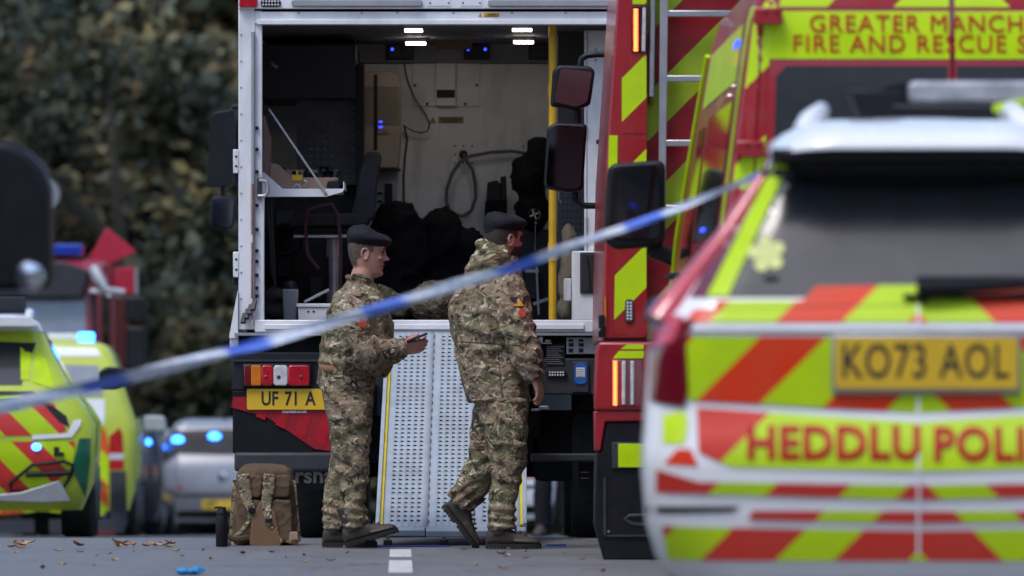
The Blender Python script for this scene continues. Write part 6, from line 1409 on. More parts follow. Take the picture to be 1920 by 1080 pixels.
    lv = [(0.18, 0.26, 0.12, 4.1, 0.1, 0.2), (0.4, 0.33, 0.0, 4.2, 0.1, 0.2), (0.9, 0.33, 0.04, 4.0, 0.1, 0.2), (1.3, 0.26, 0.3, 2.6, 0.1, 0.2), (1.42, 0.2, 0.42, 2.2, 0.1, 0.15)]
    lv = [(z, w + 0.55, r, f, rc + 0.1, fc + 0.15) for z, w, r, f, rc, fc in lv]
    c5 = Car(lv); X = W(163, 0, D5).x; de.location.x = X
    part('body', c5.mesh(), mat('dark_car_paint', (0.02, 0.02, 0.026), 0.25, coat=0.6), de, world=False, smooth=50)
    for sx in (-1, 1):
        c5.decal('tail_lamp', [(sx * a, b) for a, b in ((0.5, 0.7), (0.85, 0.72), (0.86, 0.84), (0.55, 0.82))], M['lens_dkred'], de, 0.01, 0.03)
        c5.decal('rear_window', [(sx * a, b) for a, b in ((0, 1.0), (0.74, 1.0), (0.7, 1.28), (0, 1.3))], M['glass'], de, 0.006)
        for y in (0.8, 3.4): wheel(de, sx * 0.74, y, 0.32 + gz(D5 + y) - G5, 0.32, 0.21, sx)
    for px_, py_ in ((277, 829), (256, 853)):
        p = W(px_, py_, D5); xx = p.x - X; zz = p.z - G5
        part('blue_lamp', MB().ell((min(xx, 0.86), c5.rear(min(xx, 0.84), zz) - 0.02, zz), 0.03, 0.02, 0.035), M['led_blue'], de, world=False)
build_left()
# ------------------------------------------------------------------ people
from mathutils.bvhtree import BVHTree
def hring(x0, x1, zb, zf, hd, yc=0.0, n=28, p=2.4):
    cx = (x0 + x1) / 2; a = (x1 - x0) / 2; out = []
    for j in range(n):
        t = 2 * math.pi * j / n; c, s = math.cos(t), math.sin(t)
        X = a * math.copysign(abs(c) ** (2 / p), c); Y = hd * math.copysign(abs(s) ** (2 / p), s)
        out.append((cx + X, yc + Y, zb + (zf - zb) * (X + a) / (2 * a)))
    return out
HEAD = [(-0.122, 0.060, -0.01, 0.022), (-0.113, 0.079, -0.03, 0.036), (-0.098, 0.088, -0.05, 0.048), (-0.078, 0.086, -0.07, 0.056), (-0.055, 0.088, -0.083, 0.063), (-0.03, 0.090, -0.094, 0.069), (0.0, 0.088, -0.103, 0.074),
        (0.025, 0.090, -0.108, 0.077), (0.045, 0.097, -0.110, 0.078), (0.07, 0.090, -0.108, 0.077), (0.095, 0.072, -0.095, 0.070), (0.110, 0.042, -0.065, 0.05), (0.117, 0.015, -0.035, 0.025)]
def head_ring(z, f, b, w, n=28):
    out = []
    for j in range(n):
        t = 2 * math.pi * j / n; c, s = math.cos(t), math.sin(t)
        out.append(Vector(((f if c > 0 else -b) * math.copysign(abs(c) ** 0.92, c), w * math.copysign(abs(s) ** 0.85, s), z)))
    return out
def head_mb(open_mouth=True):
    mb = MB().loft([head_ring(*h) for h in HEAD])
    # nose, brow, lips, chin, ears
    mb.loft([[(0.08, -0.008, 0.032), (0.098, 0, 0.034), (0.08, 0.008, 0.032), (0.07, 0, 0.032)],
             [(0.08, -0.012, 0.005), (0.107, 0, 0.006), (0.08, 0.012, 0.005), (0.07, 0, 0.005)],
             [(0.08, -0.018, -0.016), (0.120, 0, -0.014), (0.08, 0.018, -0.016), (0.07, 0, -0.016)],
             [(0.08, -0.015, -0.027), (0.110, 0, -0.027), (0.08, 0.015, -0.027), (0.07, 0, -0.027)]])
    mb.ell((0.113, 0, -0.016), 0.012, 0.011, 0.010, 10, 8); 
    for s in (-1, 1):
        mb.ell((0.098, s * 0.013, -0.019), 0.012, 0.008, 0.009, 8, 6)
        mb.ell((0.085, s * 0.033, 0.046), 0.012, 0.024, 0.008, 10, 6)
        mb.ell((0.070, s * 0.045, -0.012), 0.02, 0.018, 0.014, 10, 6)
        # ear: rim and lobe round a hollow
        rim = [(-0.012 + 0.020 * math.cos(a), s * (0.079 + 0.006 * math.sin(a * 0.5)), 0.003 + 0.031 * math.sin(a)) for a in [R(-100 + 32 * k) for k in range(11)]]
        mb.tube(rim, 0.0055, 6); mb.ell((-0.004, s * 0.077, -0.024), 0.009, 0.006, 0.010, 8, 6); mb.ell((-0.006, s * 0.074, 0.0), 0.012, 0.006, 0.02, 8, 6)
    g = 0.006 if open_mouth else 0.0015
    mb.ell((0.088, 0, -0.050 + g * 0.3), 0.011, 0.022, 0.006, 10, 6); mb.ell((0.083, 0, -0.063 - g), 0.011, 0.02, 0.006, 10, 6)
    mb.ell((0.078, 0, -0.098), 0.017, 0.024, 0.016, 10, 8)
    return mb
def hand_mb(w, d, n, s, curl, k=1.0, thumb=0.5):
    """w wrist, d direction, n palm normal, s thumb side"""
    w = Vector(w); d = Vector(d).normalized(); n = Vector(n); n = (n - d * n.dot(d)).normalized(); s0 = Vector(s); s = (s0 - d * s0.dot(d) - n * s0.dot(n)).normalized()
    mb = MB(); out = []
    for i, (o, L) in enumerate(((0.030, 0.95), (0.010, 1.05), (-0.010, 1.0), (-0.029, 0.8))):
        kn = w + d * (0.090 - 0.006 * abs(i - 1)) * k + s * o * k
        mb.tube([w + s * o * 0.55 * k - d * 0.01, w + d * 0.045 * k + s * o * 0.9 * k, kn], [0.017 * k, 0.0165 * k, 0.0125 * k], 8)
        p = kn; ang = curl * 0.6; pts = [kn - d * 0.01, kn]; rs = [0.0115 * k, 0.0110 * k]
        for l, r in ((0.042, 0.0098), (0.027, 0.009), (0.021, 0.0068)):
            q = (d * math.cos(ang) + n * math.sin(ang)).normalized(); p = p + q * l * L * k; pts.append(p); rs.append(r * k); ang += curl
        mb.tube(pts, rs, 8)
    b = w + d * 0.02 * k + s * 0.022 * k
    t1 = (d * 0.75 + s * 0.65 + n * 0.25).normalized(); t2 = (d * 1.0 + s * (0.5 - thumb) + n * 0.35 * thumb).normalized()
    mb.tube([b, b + t1 * 0.045 * k, b + t1 * 0.045 * k + t2 * 0.032 * k, b + t1 * 0.045 * k + t2 * 0.056 * k], [0.016 * k, 0.0135 * k, 0.0105 * k, 0.007 * k], 8)
    return mb
def boot_mb(mtx):
    rings = []
    for x, w, zt in ((-0.085, 0.018, 0.07), (-0.078, 0.032, 0.10), (-0.05, 0.038, 0.125), (0.0, 0.041, 0.13), (0.045, 0.043, 0.115), (0.09, 0.047, 0.088), (0.14, 0.05, 0.072), (0.18, 0.047, 0.064), (0.205, 0.036, 0.052), (0.216, 0.018, 0.04)):
        ring = []
        for j in range(16):
            t = 2 * math.pi * j / 16; c, s = math.cos(t), math.sin(t)
            ring.append((x, w * math.copysign(abs(c) ** 0.75, c), 0.022 + (zt - 0.022) * (0.5 + 0.5 * math.copysign(abs(s) ** 0.75, s))))
        rings.append(ring)
    mb = MB().loft(rings); mb.tube([(-0.012, 0, 0.08), (-0.018, 0, 0.15), (-0.02, 0, 0.22)], [0.052, 0.055, 0.058], 14)
    for i in range(5): mb.tube([(0.035 + 0.022 * i, -0.03, 0.128 - 0.012 * i), (0.04 + 0.022 * i, 0, 0.135 - 0.012 * i), (0.035 + 0.022 * i, 0.03, 0.128 - 0.012 * i)], 0.006, 6)
    mb.tube([(0.07, -0.05, 0.045), (0.14, -0.053, 0.04), (0.2, -0.04, 0.04)], 0.006, 6)
    return mb.xform(mtx)
def sole_mb(mtx):
    out = [(-0.088, 0.0), (-0.082, 0.03), (-0.06, 0.042), (0.0, 0.04), (0.06, 0.045), (0.13, 0.054), (0.18, 0.051), (0.21, 0.036), (0.222, 0.0)]
    poly = [(x, -w) for x, w in out] + [(x, w) for x, w in reversed(out[1:-1])]
    mb = MB(); mb.prism(poly, 0.013, 0.030, plane='xy')
    for x0, x1 in [(-0.085 + 0.0195 * k, -0.085 + 0.0195 * k + 0.0165) for k in range(16)]:
        if 0.025 < x0 < 0.045: continue
        w = 0.041 if x0 < 0.05 else (0.05 if x0 < 0.17 else 0.037)
        mb.box(x0, x1, -w, w, 0.003, 0.0129)
    return mb.xform(mtx)
def beret_mb(tilt_p, tilt_r, flop):
    rings = []
    for z, rx, ry, ox, oy in ((0.0, 0.106, 0.083, -0.006, 0), (0.016, 0.109, 0.086, -0.006, 0), (0.024, 0.117, 0.096, -0.001, -0.002), (0.048, 0.128, 0.109, 0.004, -0.008), (0.072, 0.127, 0.108, 0.004, -0.012), (0.096, 0.112, 0.096, -0.002, -0.008), (0.114, 0.082, 0.07, -0.008, -0.004), (0.124, 0.03, 0.026, -0.01, 0)):
        rings.append([Vector((ox + rx * math.cos(2 * math.pi * j / 32), oy + ry * math.sin(2 * math.pi * j / 32), z - flop * max(0, math.cos(2 * math.pi * j / 32)) * z * 3 - 0.25 * max(0, -math.sin(2 * math.pi * j / 32)) * z * (z > 0.02))) for j in range(32)])
    mb = MB().loft(rings)
    return mb.xform(Matrix.Translation((0, 0, 0.042)) @ Matrix.Rotation(tilt_r, 4, 'X') @ Matrix.Rotation(tilt_p, 4, 'Y'))
def hair_mb():
    mb = MB(); rows = []
    for k in range(9):
        z = -0.062 + 0.016 * k
        for a, b in zip(HEAD, HEAD[1:]):
            if a[0] <= z <= b[0]:
                t = (z - a[0]) / (b[0] - a[0]); f, bk, w = [a[i] + (b[i] - a[i]) * t for i in (1, 2, 3)]
        lim = R(152 - 8.5 * k) if k < 5 else R(114 - 7 * (k - 5)); row = []   # from the nape towards the temples
        lim = R(128) if k < 3 else (R(108) if k < 5 else R(72))
        for j in range(25):
            t = lim + (2 * math.pi - 2 * lim) * j / 24; c, s = math.cos(t), math.sin(t)
            row.append(Vector(((f if c > 0 else -bk) * math.copysign(abs(c) ** 0.92, c) * 1.025, (w + 0.002) * math.copysign(abs(s) ** 0.85, s) * 1.025, z)))
        rows.append(row)
    return mb.loft(rows, caps=False, closed=False)
def cast(me, x, z, y0=-3.0):
    bv = BVHTree.FromPolygons([v.co for v in me.vertices], [p.vertices for p in me.polygons])
    h = bv.ray_cast(Vector((x, y0, z)), Vector((0, 1, 0)))
    return h[0], h[1]
def folds(me, spots):
    """spots: (centre, radius, direction along which folds repeat, frequency, amplitude)"""
    ns = [v.normal.copy() for v in me.vertices]
    for c, r, ax_, fr, am in spots:
        c = Vector(c); a = Vector(ax_).normalized()
        for v, n in zip(me.vertices, ns):
            d = (v.co - c).length
            if d < r:
                w = (1 - d / r) ** 0.7; ph = v.co.dot(a) * fr + 2.2 * noise.noise(v.co * 7.0)
                v.co += n * (1.7 * am * w * (math.sin(ph) * 0.6 + abs(math.sin(ph * 0.5)) * 0.6 - 0.3))
    me.update()
def dress(name, mb, m, parent, vox=0.008, smooth=3, amp=0.008, freq=9.0, seed=0.0, spots=(), zs=0.6):
    me = solid(mb, vox, smooth); crumple(me, amp, freq, seed, zs); folds(me, spots)
    return link(name, me, m, parent, 180), me
def patch(name, me, x, z, shape, m, parent, off=0.003):
    p, n = cast(me, x, z)
    if p is None: return
    if n.y > 0: n = -n
    q = n.to_track_quat('-Y', 'Z').to_matrix().to_4x4()
    mb = MB().prism(shape, -off - 0.002, 0.01)
    mb.xform(Matrix.Translation(p) @ q)
    part(name, mb, m, parent, world=False, bevel=0.001)

def soldier_one():
    x0, dist = 655, 35.45; k = S(dist)
    gy = 733 + HC * k
    u = lambda x: (x - x0) / k
    zz = lambda y: (gy - y) / k
    J = lambda x, y, dy=0.0: Vector((u(x), dy, zz(y)))
    rt = thing('person', 'soldier in camouflage shirt, dark beret and brown belt looking up from a phone', 'person', ((x0 - 960) / k, dist, 0))
    # clothing: shirt
    sh = MB().loft([hring(u(601), u(722), zz(690), zz(706), 0.165), hring(u(598), u(734), zz(676), zz(688), 0.185), hring(u(599), u(740), zz(650), zz(652), 0.195), hring(u(606), u(737), zz(615), zz(615), 0.205), hring(u(615), u(731), zz(580), zz(582), 0.215), hring(u(625), u(724), zz(556), zz(562), 0.20), hring(u(640), u(714), zz(538), zz(548), 0.15), hring(u(652), u(708), zz(524), zz(540), 0.095), hring(u(656), u(704), zz(515), zz(534), 0.078)])
    sh.tube([J(668, 560, -0.165), J(664, 590, -0.235), J(664, 625, -0.265), J(672, 655, -0.275)], [0.085, 0.092, 0.088, 0.082], 16)
    sh.tube([J(668, 650, -0.275), J(690, 661, -0.265), J(718, 660, -0.225), J(742, 656, -0.185), J(757, 654, -0.165)], [0.082, 0.088, 0.078, 0.066, 0.058], 16)
    sh.tube([J(672, 560, 0.165), J(670, 600, 0.25), J(680, 650, 0.27)], [0.085, 0.088, 0.08], 14)
    sh.tube([J(676, 648, 0.27), J(705, 664, 0.24), J(735, 662, 0.17), J(752, 652, 0.10)], [0.082, 0.085, 0.07, 0.055], 14)
    sh.tube([J(655, 524, -0.055), J(664, 518, -0.085), J(684, 524, -0.085), J(703, 538, -0.04), J(707, 541, 0), J(703, 538, 0.04), J(684, 524, 0.085), J(664, 518, 0.085), J(653, 520, 0.03), J(653, 520, -0.03), J(657, 523, -0.06)], 0.017, 8)
    sp = [(J(672, 660, -0.27), 0.16, (1, 0, 0.4), 90, 0.010), (J(730, 658, -0.2), 0.13, (1, 0, 0.2), 110, 0.008), (J(655, 590, -0.23), 0.14, (0.5, 0, 1), 70, 0.007), (J(660, 680, -0.1), 0.28, (0.2, 0.2, 1), 75, 0.010), (J(640, 570, -0.1), 0.2, (1, 0, -0.6), 60, 0.007)]
    shirt, me = dress('shirt', sh, M['camo'], rt, 0.0065, 2, 0.013, 6.0, 1.3, sp)
    patch('sleeve_patch', me, u(682), zz(608), [(0.026 * math.cos(a), 0.026 * math.sin(a)) for a in [R(20 * i) for i in range(18)]], mat('red_badge_cloth', (0.42, 0.06, 0.03), 0.8, var=0.4, vs=60), rt)
    patch('sleeve_patch', me, u(683), zz(583), [(-0.03, -0.02), (0.03, -0.02), (0.03, 0.02), (-0.03, 0.02)], mat('blue_badge_cloth', (0.03, 0.05, 0.2), 0.8), rt)
    # trousers
    tr = MB().loft([hring(u(600), u(702), zz(684), zz(694), 0.158), hring(u(595), u(702), zz(715), zz(720), 0.172), hring(u(606), u(697), zz(750), zz(755), 0.178), hring(u(614), u(691), zz(785), zz(790), 0.165)])
    def leg(pts, hw, dy):
        rings = [hring(u(a), u(b), zz(y), zz(y), h, dd) for y, a, b, h, dd in pts]
        return MB().loft(rings)
    tr.join(leg([(745, 607, 696, 0.095, -0.085), (790, 617, 694, 0.098, -0.09), (830, 623, 694, 0.092, -0.095), (865, 628, 692, 0.085, -0.098), (900, 635, 690, 0.08, -0.1), (930, 641, 683, 0.074, -0.1), (958, 643, 687, 0.072, -0.1), (975, 643, 689, 0.068, -0.1), (988, 645, 686, 0.06, -0.1)], None, 0))
    tr.join(leg([(745, 607, 690, 0.095, 0.085), (790, 616, 682, 0.098, 0.09), (840, 622, 672, 0.09, 0.1), (880, 616, 668, 0.083, 0.105), (905, 610, 664, 0.08, 0.11), (930, 609, 658, 0.075, 0.11), (955, 606, 655, 0.073, 0.11), (975, 606, 652, 0.067, 0.11), (992, 608, 652, 0.06, 0.11)], None, 0))
    tr.ell(J(664, 778, -0.178), 0.075, 0.035, 0.085, 14, 10); tr.box(u(640), u(690), -0.205, -0.10, zz(772), zz(756))
    sp = [(J(665, 965, -0.12), 0.13, (0.15, 0, 1), 120, 0.010), (J(632, 965, 0.1), 0.13, (0.15, 0, 1), 120, 0.010), (J(655, 870, -0.12), 0.2, (0.5, 0, 1), 75, 0.009), (J(640, 740, -0.12), 0.22, (1, 0, 0.8), 70, 0.008), (J(660, 920, -0.1), 0.2, (-0.4, 0, 1), 65, 0.008), (J(660, 820, -0.1), 0.2, (-0.6, 0, 1), 60, 0.007)]
    trou, _ = dress('trousers', tr, M['camo3'], rt, 0.0065, 2, 0.012, 6.0, 4.1, sp)
    bt = MB().loft([hring(u(598), u(706), zz(698), zz(706), 0.168), hring(u(598), u(706), zz(683), zz(691), 0.166)], caps=False)
    b = part('belt', bt, M['belt'], rt, world=False)
    b.modifiers.new('thickness', 'SOLIDIFY').thickness = 0.006
    part('belt_loop', MB().box(u(637), u(645), -0.178, -0.166, zz(707), zz(684)), M['camo3'], b, world=False, bevel=0.003)
    # boots
    near = Matrix.Translation(J(671, 1021, -0.10)) @ Matrix.Rotation(R(-15), 4, 'Y'); far = Matrix.Translation((u(632), 0.11, 0.0)) @ Matrix.Rotation(R(3), 4, 'Z')
    near = Matrix.Translation((u(677), -0.10, 0.026)) @ Matrix.Rotation(R(-16), 4, 'Y')
    for mtx in (near, far):
        o = link('boot', solid(boot_mb(mtx), 0.005, 2), M['boot'], rt, 180); part('sole', sole_mb(mtx), M['sole'], o, world=False)
    # body under the clothes
    hc = J(689, 478); HM = Matrix.Translation(hc) @ Matrix.Rotation(R(4), 4, 'Y')
    bd = head_mb(True).xform(HM)
    bd.tube([J(672, 545), J(678, 525), J(683, 505), J(686, 490)], [0.085, 0.068, 0.06, 0.058], 16)
    bd.loft([hring(u(612), u(690), zz(735), zz(735), 0.13), hring(u(612), u(718), zz(650), zz(650), 0.14), hring(u(630), u(718), zz(575), zz(575), 0.16), hring(u(650), u(705), zz(542), zz(545), 0.10)])
    for s in (-1, 1):
        dy = s * 0.165
        el = J(670, 655, s * 0.27); wr = J(758, 653, -0.163) if s < 0 else J(752, 652, 0.10)
        bd.tube([J(670, 562, dy), el], [0.055, 0.045], 12); bd.tube([el, wr], [0.045, 0.028], 12)
        hx = u(648) if s < 0 else u(640)
        ank = Vector((u(668), -0.10, zz(985))) if s < 0 else Vector((u(630), 0.11, zz(985)))
        bd.tube([(hx, s * 0.085, zz(730)), ((hx + ank.x) / 2 + 0.02, s * 0.095, zz(860)), ank], [0.075, 0.055, 0.036], 12)
    bd.join(hand_mb(J(755, 654, -0.165), (1, 0.05, 0.12), (-0.05, 1, 0.45), (0, -0.35, 1), 0.62, 0.98, 0.15))
    bd.join(hand_mb(J(750, 653, 0.10), (1, -0.55, 0.18), (0.1, -1, 0.5), (0, 0.35, 1), 0.5, 0.98, 0.3))
    me = solid(bd, 0.0045, 2); link('body', me, M['skin'], rt, 180)
    link('hair', to_mesh(hair_mb().xform(HM), 'hair'), M['hair'], rt, 180)
    bm_ = solid(beret_mb(R(1), R(-4), 0.10).xform(HM), 0.005, 3); crumple(bm_, 0.003, 14, 2.0); link('beret', bm_, M['beret'], rt, 180)
    for s in (-1, 1):
        part('eye', MB().ell(HM @ Vector((0.080, s * 0.032, 0.020)), 0.012, 0.012, 0.009, 10, 8), mat('eye_dark', (0.04, 0.03, 0.03), 0.2), rt, world=False)
    for s in (-1, 1):
        part('eyebrow', MB().tube([HM @ Vector((0.100, s * 0.014, 0.040)), HM @ Vector((0.099, s * 0.03, 0.043)), HM @ Vector((0.088, s * 0.05, 0.040))], 0.004, 6), mat('brow_hair', (0.06, 0.04, 0.03), 0.9), rt, world=False)
    # cuff and placket
    part('cuff', MB().tube([J(757 + 0.3 * math.cos(a), 654, -0.165) + Vector((0, 0.058 * math.cos(a), 0.058 * math.sin(a))) for a in [R(20 * i) for i in range(19)]], 0.007, 6), M['camo'], rt, world=False)
    # phone in the near hand
    ph = thing('phone', 'black phone held in the hands of the soldier with the belt', 'phone', Vector(rt.location) + J(783, 634, -0.185))
    a, b2 = Vector((-0.058, 0.0, -0.022)), Vector((0.058, 0.0, 0.024))
    part('case', MB().bar(a, b2, 0.076, 0.012), M['black'], ph, world=False, bevel=0.004)
    part('screen', MB().bar(a * 0.93 + Vector((-0.0023, 0, 0.0068)), b2 * 0.93 + Vector((-0.0023, 0, 0.0068)), 0.068, 0.0012), M['glass'], ph, world=False)
soldier_one()

def soldier_two():
    x0, dist = 940, 35.3; k = S(dist)
    gy = 733 + HC * k
    u = lambda x: (x - x0) / k
    zz = lambda y: (gy - y) / k
    J = lambda x, y, dy=0.0: Vector((u(x), dy, zz(y)))
    rt = thing('person', 'soldier in a hooded camouflage smock and beret walking past the ramp, back turned', 'person', ((x0 - 960) / k, dist, 0))
    sm = MB().loft([hring(u(880), u(994), zz(752), zz(752), 0.185), hring(u(873), u(992), zz(725), zz(725), 0.185), hring(u(862), u(988), zz(690), zz(690), 0.182), hring(u(853), u(986), zz(655), zz(655), 0.178), hring(u(852), u(984), zz(640), zz(640), 0.174), hring(u(849), u(985), zz(628), zz(628), 0.182), hring(u(848), u(986), zz(590), zz(590), 0.19), hring(u(852), u(988), zz(560), zz(560), 0.195), hring(u(861), u(984), zz(533), zz(530), 0.18), hring(u(875), u(978), zz(512), zz(505), 0.15), hring(u(895), u(972), zz(490), zz(488), 0.11), hring(u(905), u(970), zz(470), zz(480), 0.085)])
    # sleeves: near arm hangs, far arm mostly hidden
    sm.tube([J(952, 535, -0.13), J(960, 570, -0.19), J(968, 605, -0.215), J(978, 640, -0.22)], [0.095, 0.102, 0.098, 0.090], 16)
    sm.tube([J(977, 632, -0.22), J(985, 660, -0.215), J(995, 688, -0.205), J(1003, 707, -0.195)], [0.090, 0.088, 0.076, 0.064], 16)
    sm.tube([J(880, 540, 0.14), J(866, 590, 0.2), J(874, 630, 0.2), J(900, 672, 0.19)], [0.085, 0.085, 0.075, 0.06], 14)
    # hood folded on the back
    sm.ell(J(915, 492, -0.03), 0.125, 0.13, 0.062, 18, 12, (0, R(-24), 0)); sm.ell(J(918, 470, 0.0), 0.080, 0.10, 0.05, 16, 10, (0, R(-12), 0))
    sm.tube([J(902, 464, -0.04), J(905, 455, 0.0), J(902, 464, 0.06)], 0.03, 8)
    sm.tube([J(965, 492, -0.07), J(950, 478, -0.095), J(925, 462, -0.08), J(907, 455, -0.03), J(907, 456, 0.04)], [0.02, 0.026, 0.026, 0.028, 0.02], 8)
    sm.box(u(882), u(990), -0.182, -0.17, zz(754), zz(748))
    # pocket flap and waist seam
    sp = [(J(975, 635, -0.22), 0.17, (0.4, 0, 1), 85, 0.010), (J(990, 680, -0.2), 0.14, (0.4, 0, 1), 105, 0.010), (J(930, 560, -0.15), 0.22, (1, 0, 0.5), 55, 0.008), (J(915, 640, -0.15), 0.22, (0.15, 0, 1), 60, 0.010), (J(915, 485, -0.05), 0.2, (0.5, 0, 1), 80, 0.010), (J(925, 720, -0.15), 0.25, (1, 0, 0.3), 45, 0.008), (J(965, 580, -0.2), 0.15, (0.7, 0, -1), 75, 0.008)]
    smock, me = dress('smock', sm, M['camo2'], rt, 0.0065, 2, 0.014, 5.5, 6.2, sp)
    patch('sleeve_patch', me, u(972), zz(569), [(-0.03, -0.02), (0.03, -0.02), (0.0, 0.026)], mat('yellow_badge_cloth', (0.55, 0.30, 0.03), 0.8, var=0.3, vs=50), rt)
    patch('sleeve_patch', me, u(967), zz(566), [(-0.03, 0.02), (0.0, -0.02), (0.01, 0.024)], mat('navy_badge_cloth', (0.02, 0.025, 0.06), 0.8), rt, 0.005)
    patch('sleeve_patch', me, u(979), zz(588), [(0.022 * math.cos(a), 0.026 * math.sin(a)) for a in [R(20 * i) for i in range(18)]], mat('red_badge_cloth', (0.42, 0.06, 0.03), 0.8, var=0.4, vs=60), rt)
    # seams as thin cords
    seam = []
    for x in range(858, 986, 8):
        p, n = cast(me, u(x), zz(641 + (x - 858) * 0.06))
        if p is not None: seam.append(p + n * (0.001 if n.y < 0 else -0.001))
    if len(seam) > 3: part('waist_seam', MB().tube(seam, 0.0035, 5), mat('seam_thread', (0.05, 0.045, 0.03), 0.9), rt, world=False)
    seam = []
    for y in range(655, 748, 8):
        p, n = cast(me, u(934 + (y - 655) * 0.08), zz(y))
        if p is not None: seam.append(p)
    if len(seam) > 3: part('pocket_seam', MB().tube(seam, 0.003, 5), mat('seam_thread', (0.05, 0.045, 0.03), 0.9), rt, world=False)
    # trousers
    tr = MB().loft([hring(u(890), u(986), zz(735), zz(735), 0.15), hring(u(892), u(988), zz(765), zz(765), 0.16), hring(u(900), u(984), zz(795), zz(795), 0.15)])
    def leg(pts): return MB().loft([hring(u(a), u(b), zz(y), zz(y2), h, dd) for y, y2, a, b, h, dd in pts])
    tr.join(leg([(750, 750, 903, 990, 0.095, -0.08), (790, 790, 908, 988, 0.1, -0.085), (830, 830, 913, 987, 0.096, -0.09), (865, 865, 916, 986, 0.09, -0.09), (900, 900, 920, 979, 0.082, -0.09), (935, 935, 920, 971, 0.075, -0.09), (960, 960, 918, 967, 0.074, -0.09), (980, 980, 918, 968, 0.069, -0.09), (992, 992, 917, 968, 0.064, -0.09)]))
    tr.tube([J(925, 755, 0.085), J(918, 800, 0.09), J(912, 845, 0.095), J(908, 868, 0.095)], [0.10, 0.10, 0.095, 0.092], 16)
    tr.tube([J(914, 858, 0.095), J(900, 885, 0.10), J(884, 912, 0.105), J(868, 932, 0.11), J(858, 945, 0.11)], [0.094, 0.092, 0.088, 0.084, 0.074], 16)
    tr.ell(J(955, 800, -0.178), 0.085, 0.035, 0.10, 14, 10); tr.box(u(925), u(986), -0.205, -0.10, zz(835), zz(828))
    sp = [(J(945, 970, -0.1), 0.14, (0.1, 0, 1), 120, 0.010), (J(868, 930, 0.1), 0.14, (-0.6, 0, 0.8), 110, 0.009), (J(950, 880, -0.1), 0.2, (0.3, 0, 1), 70, 0.009), (J(905, 870, 0.09), 0.16, (-0.5, 0, 1), 80, 0.008), (J(950, 780, -0.12), 0.2, (0.9, 0, 1), 60, 0.008)]
    dress('trousers', tr, M['camo3'], rt, 0.0065, 2, 0.012, 6.0, 9.4, sp)
    front = Matrix.Translation((u(940), -0.09, 0.0))
    rear = Matrix.Translation(J(846, 956, 0.115)) @ Matrix.Rotation(R(52), 4, 'Y') @ Matrix.Translation((0.04, 0, -0.04))
    for mtx in (front, rear):
        o = link('boot', solid(boot_mb(mtx), 0.005, 2), M['boot'], rt, 180); part('sole', sole_mb(mtx), M['sole'], o, world=False)
    hc = J(945, 452); HM = Matrix.Translation(hc) @ Matrix.Rotation(R(38), 4, 'Z') @ Matrix.Rotation(R(3), 4, 'Y')
    bd = head_mb(False).xform(HM)
    bd.tube([J(930, 520), J(935, 500), J(940, 480), J(943, 462)], [0.085, 0.07, 0.062, 0.06], 16)
    bd.loft([hring(u(912), u(968), zz(780), zz(780), 0.09), hring(u(905), u(970), zz(740), zz(740), 0.11), hring(u(872), u(972), zz(660), zz(660), 0.14), hring(u(868), u(970), zz(560), zz(560), 0.15), hring(u(895), u(960), zz(515), zz(515), 0.1)])
    el = J(978, 640, -0.22); wr = J(1003, 706, -0.195)
    bd.tube([J(950, 540, -0.13), el], [0.055, 0.045], 12); bd.tube([el, wr], [0.045, 0.029], 12)
    bd.tube([J(880, 545, 0.13), J(872, 620, 0.2), J(902, 676, 0.19)], [0.05, 0.042, 0.028], 12)
    bd.tube([J(948, 770, -0.085), J(950, 870, -0.09), J(942, 985, -0.09)], [0.075, 0.055, 0.036], 12)
    bd.tube([J(930, 775, 0.08), J(912, 862, 0.095), J(858, 945, 0.11)], [0.058, 0.05, 0.036], 12)
    bd.join(hand_mb(J(1003, 705, -0.195), (0.32, 0, -1), (-1, 0.55, -0.3), (0.75, 0.5, 0.1), 0.55, 1.0, 0.3))
    bd.join(hand_mb(J(904, 676, 0.19), (1.0, -0.1, -0.6), (0.6, -0.6, 0), (0.6, 0.5, 0.1), 0.5, 1.0, 0.3))
    link('body', solid(bd, 0.0045, 2), M['skin'], rt, 180)
    link('hair', to_mesh(hair_mb().xform(HM), 'hair'), mat('dark_brown_hair', (0.035, 0.024, 0.018), 0.8, var=0.3, vs=60, bump=0.4, bs=300), rt, 180)
    bm_ = solid(beret_mb(R(-3), R(-8), 0.02).xform(HM), 0.005, 3); crumple(bm_, 0.003, 14, 5.0); link('beret', bm_, M['beret'], rt, 180)
    # trimmed beard along the jaw
    brd = MB(); rows = []
    for kk, z in enumerate((-0.112, -0.098, -0.08, -0.062, -0.045, -0.03)):
        for a, b in zip(HEAD, HEAD[1:]):
            if a[0] <= z <= b[0]:
                t = (z - a[0]) / (b[0] - a[0]); f, bk, w = [a[i] + (b[i] - a[i]) * t for i in (1, 2, 3)]
        lim = R(100 - 4 * kk); row = []
        for j in range(25):
            t = -lim + 2 * lim * j / 24; c, s = math.cos(t), math.sin(t)
            row.append(Vector(((f if c > 0 else -bk) * math.copysign(abs(c) ** 0.92, c) * 1.03, (w + 0.003) * math.copysign(abs(s) ** 0.85, s) * 1.03, z)))
        rows.append(row)
    brd.loft(rows, caps=False, closed=False).xform(HM)
    link('beard', to_mesh(brd, 'beard'), MATS['dark_brown_hair'], rt, 180)
    for s in (-1, 1):
        part('eye', MB().ell(HM @ Vector((0.080, s * 0.032, 0.020)), 0.012, 0.012, 0.009, 10, 8), mat('eye_dark', (0.04, 0.03, 0.03), 0.2), rt, world=False)
soldier_two()
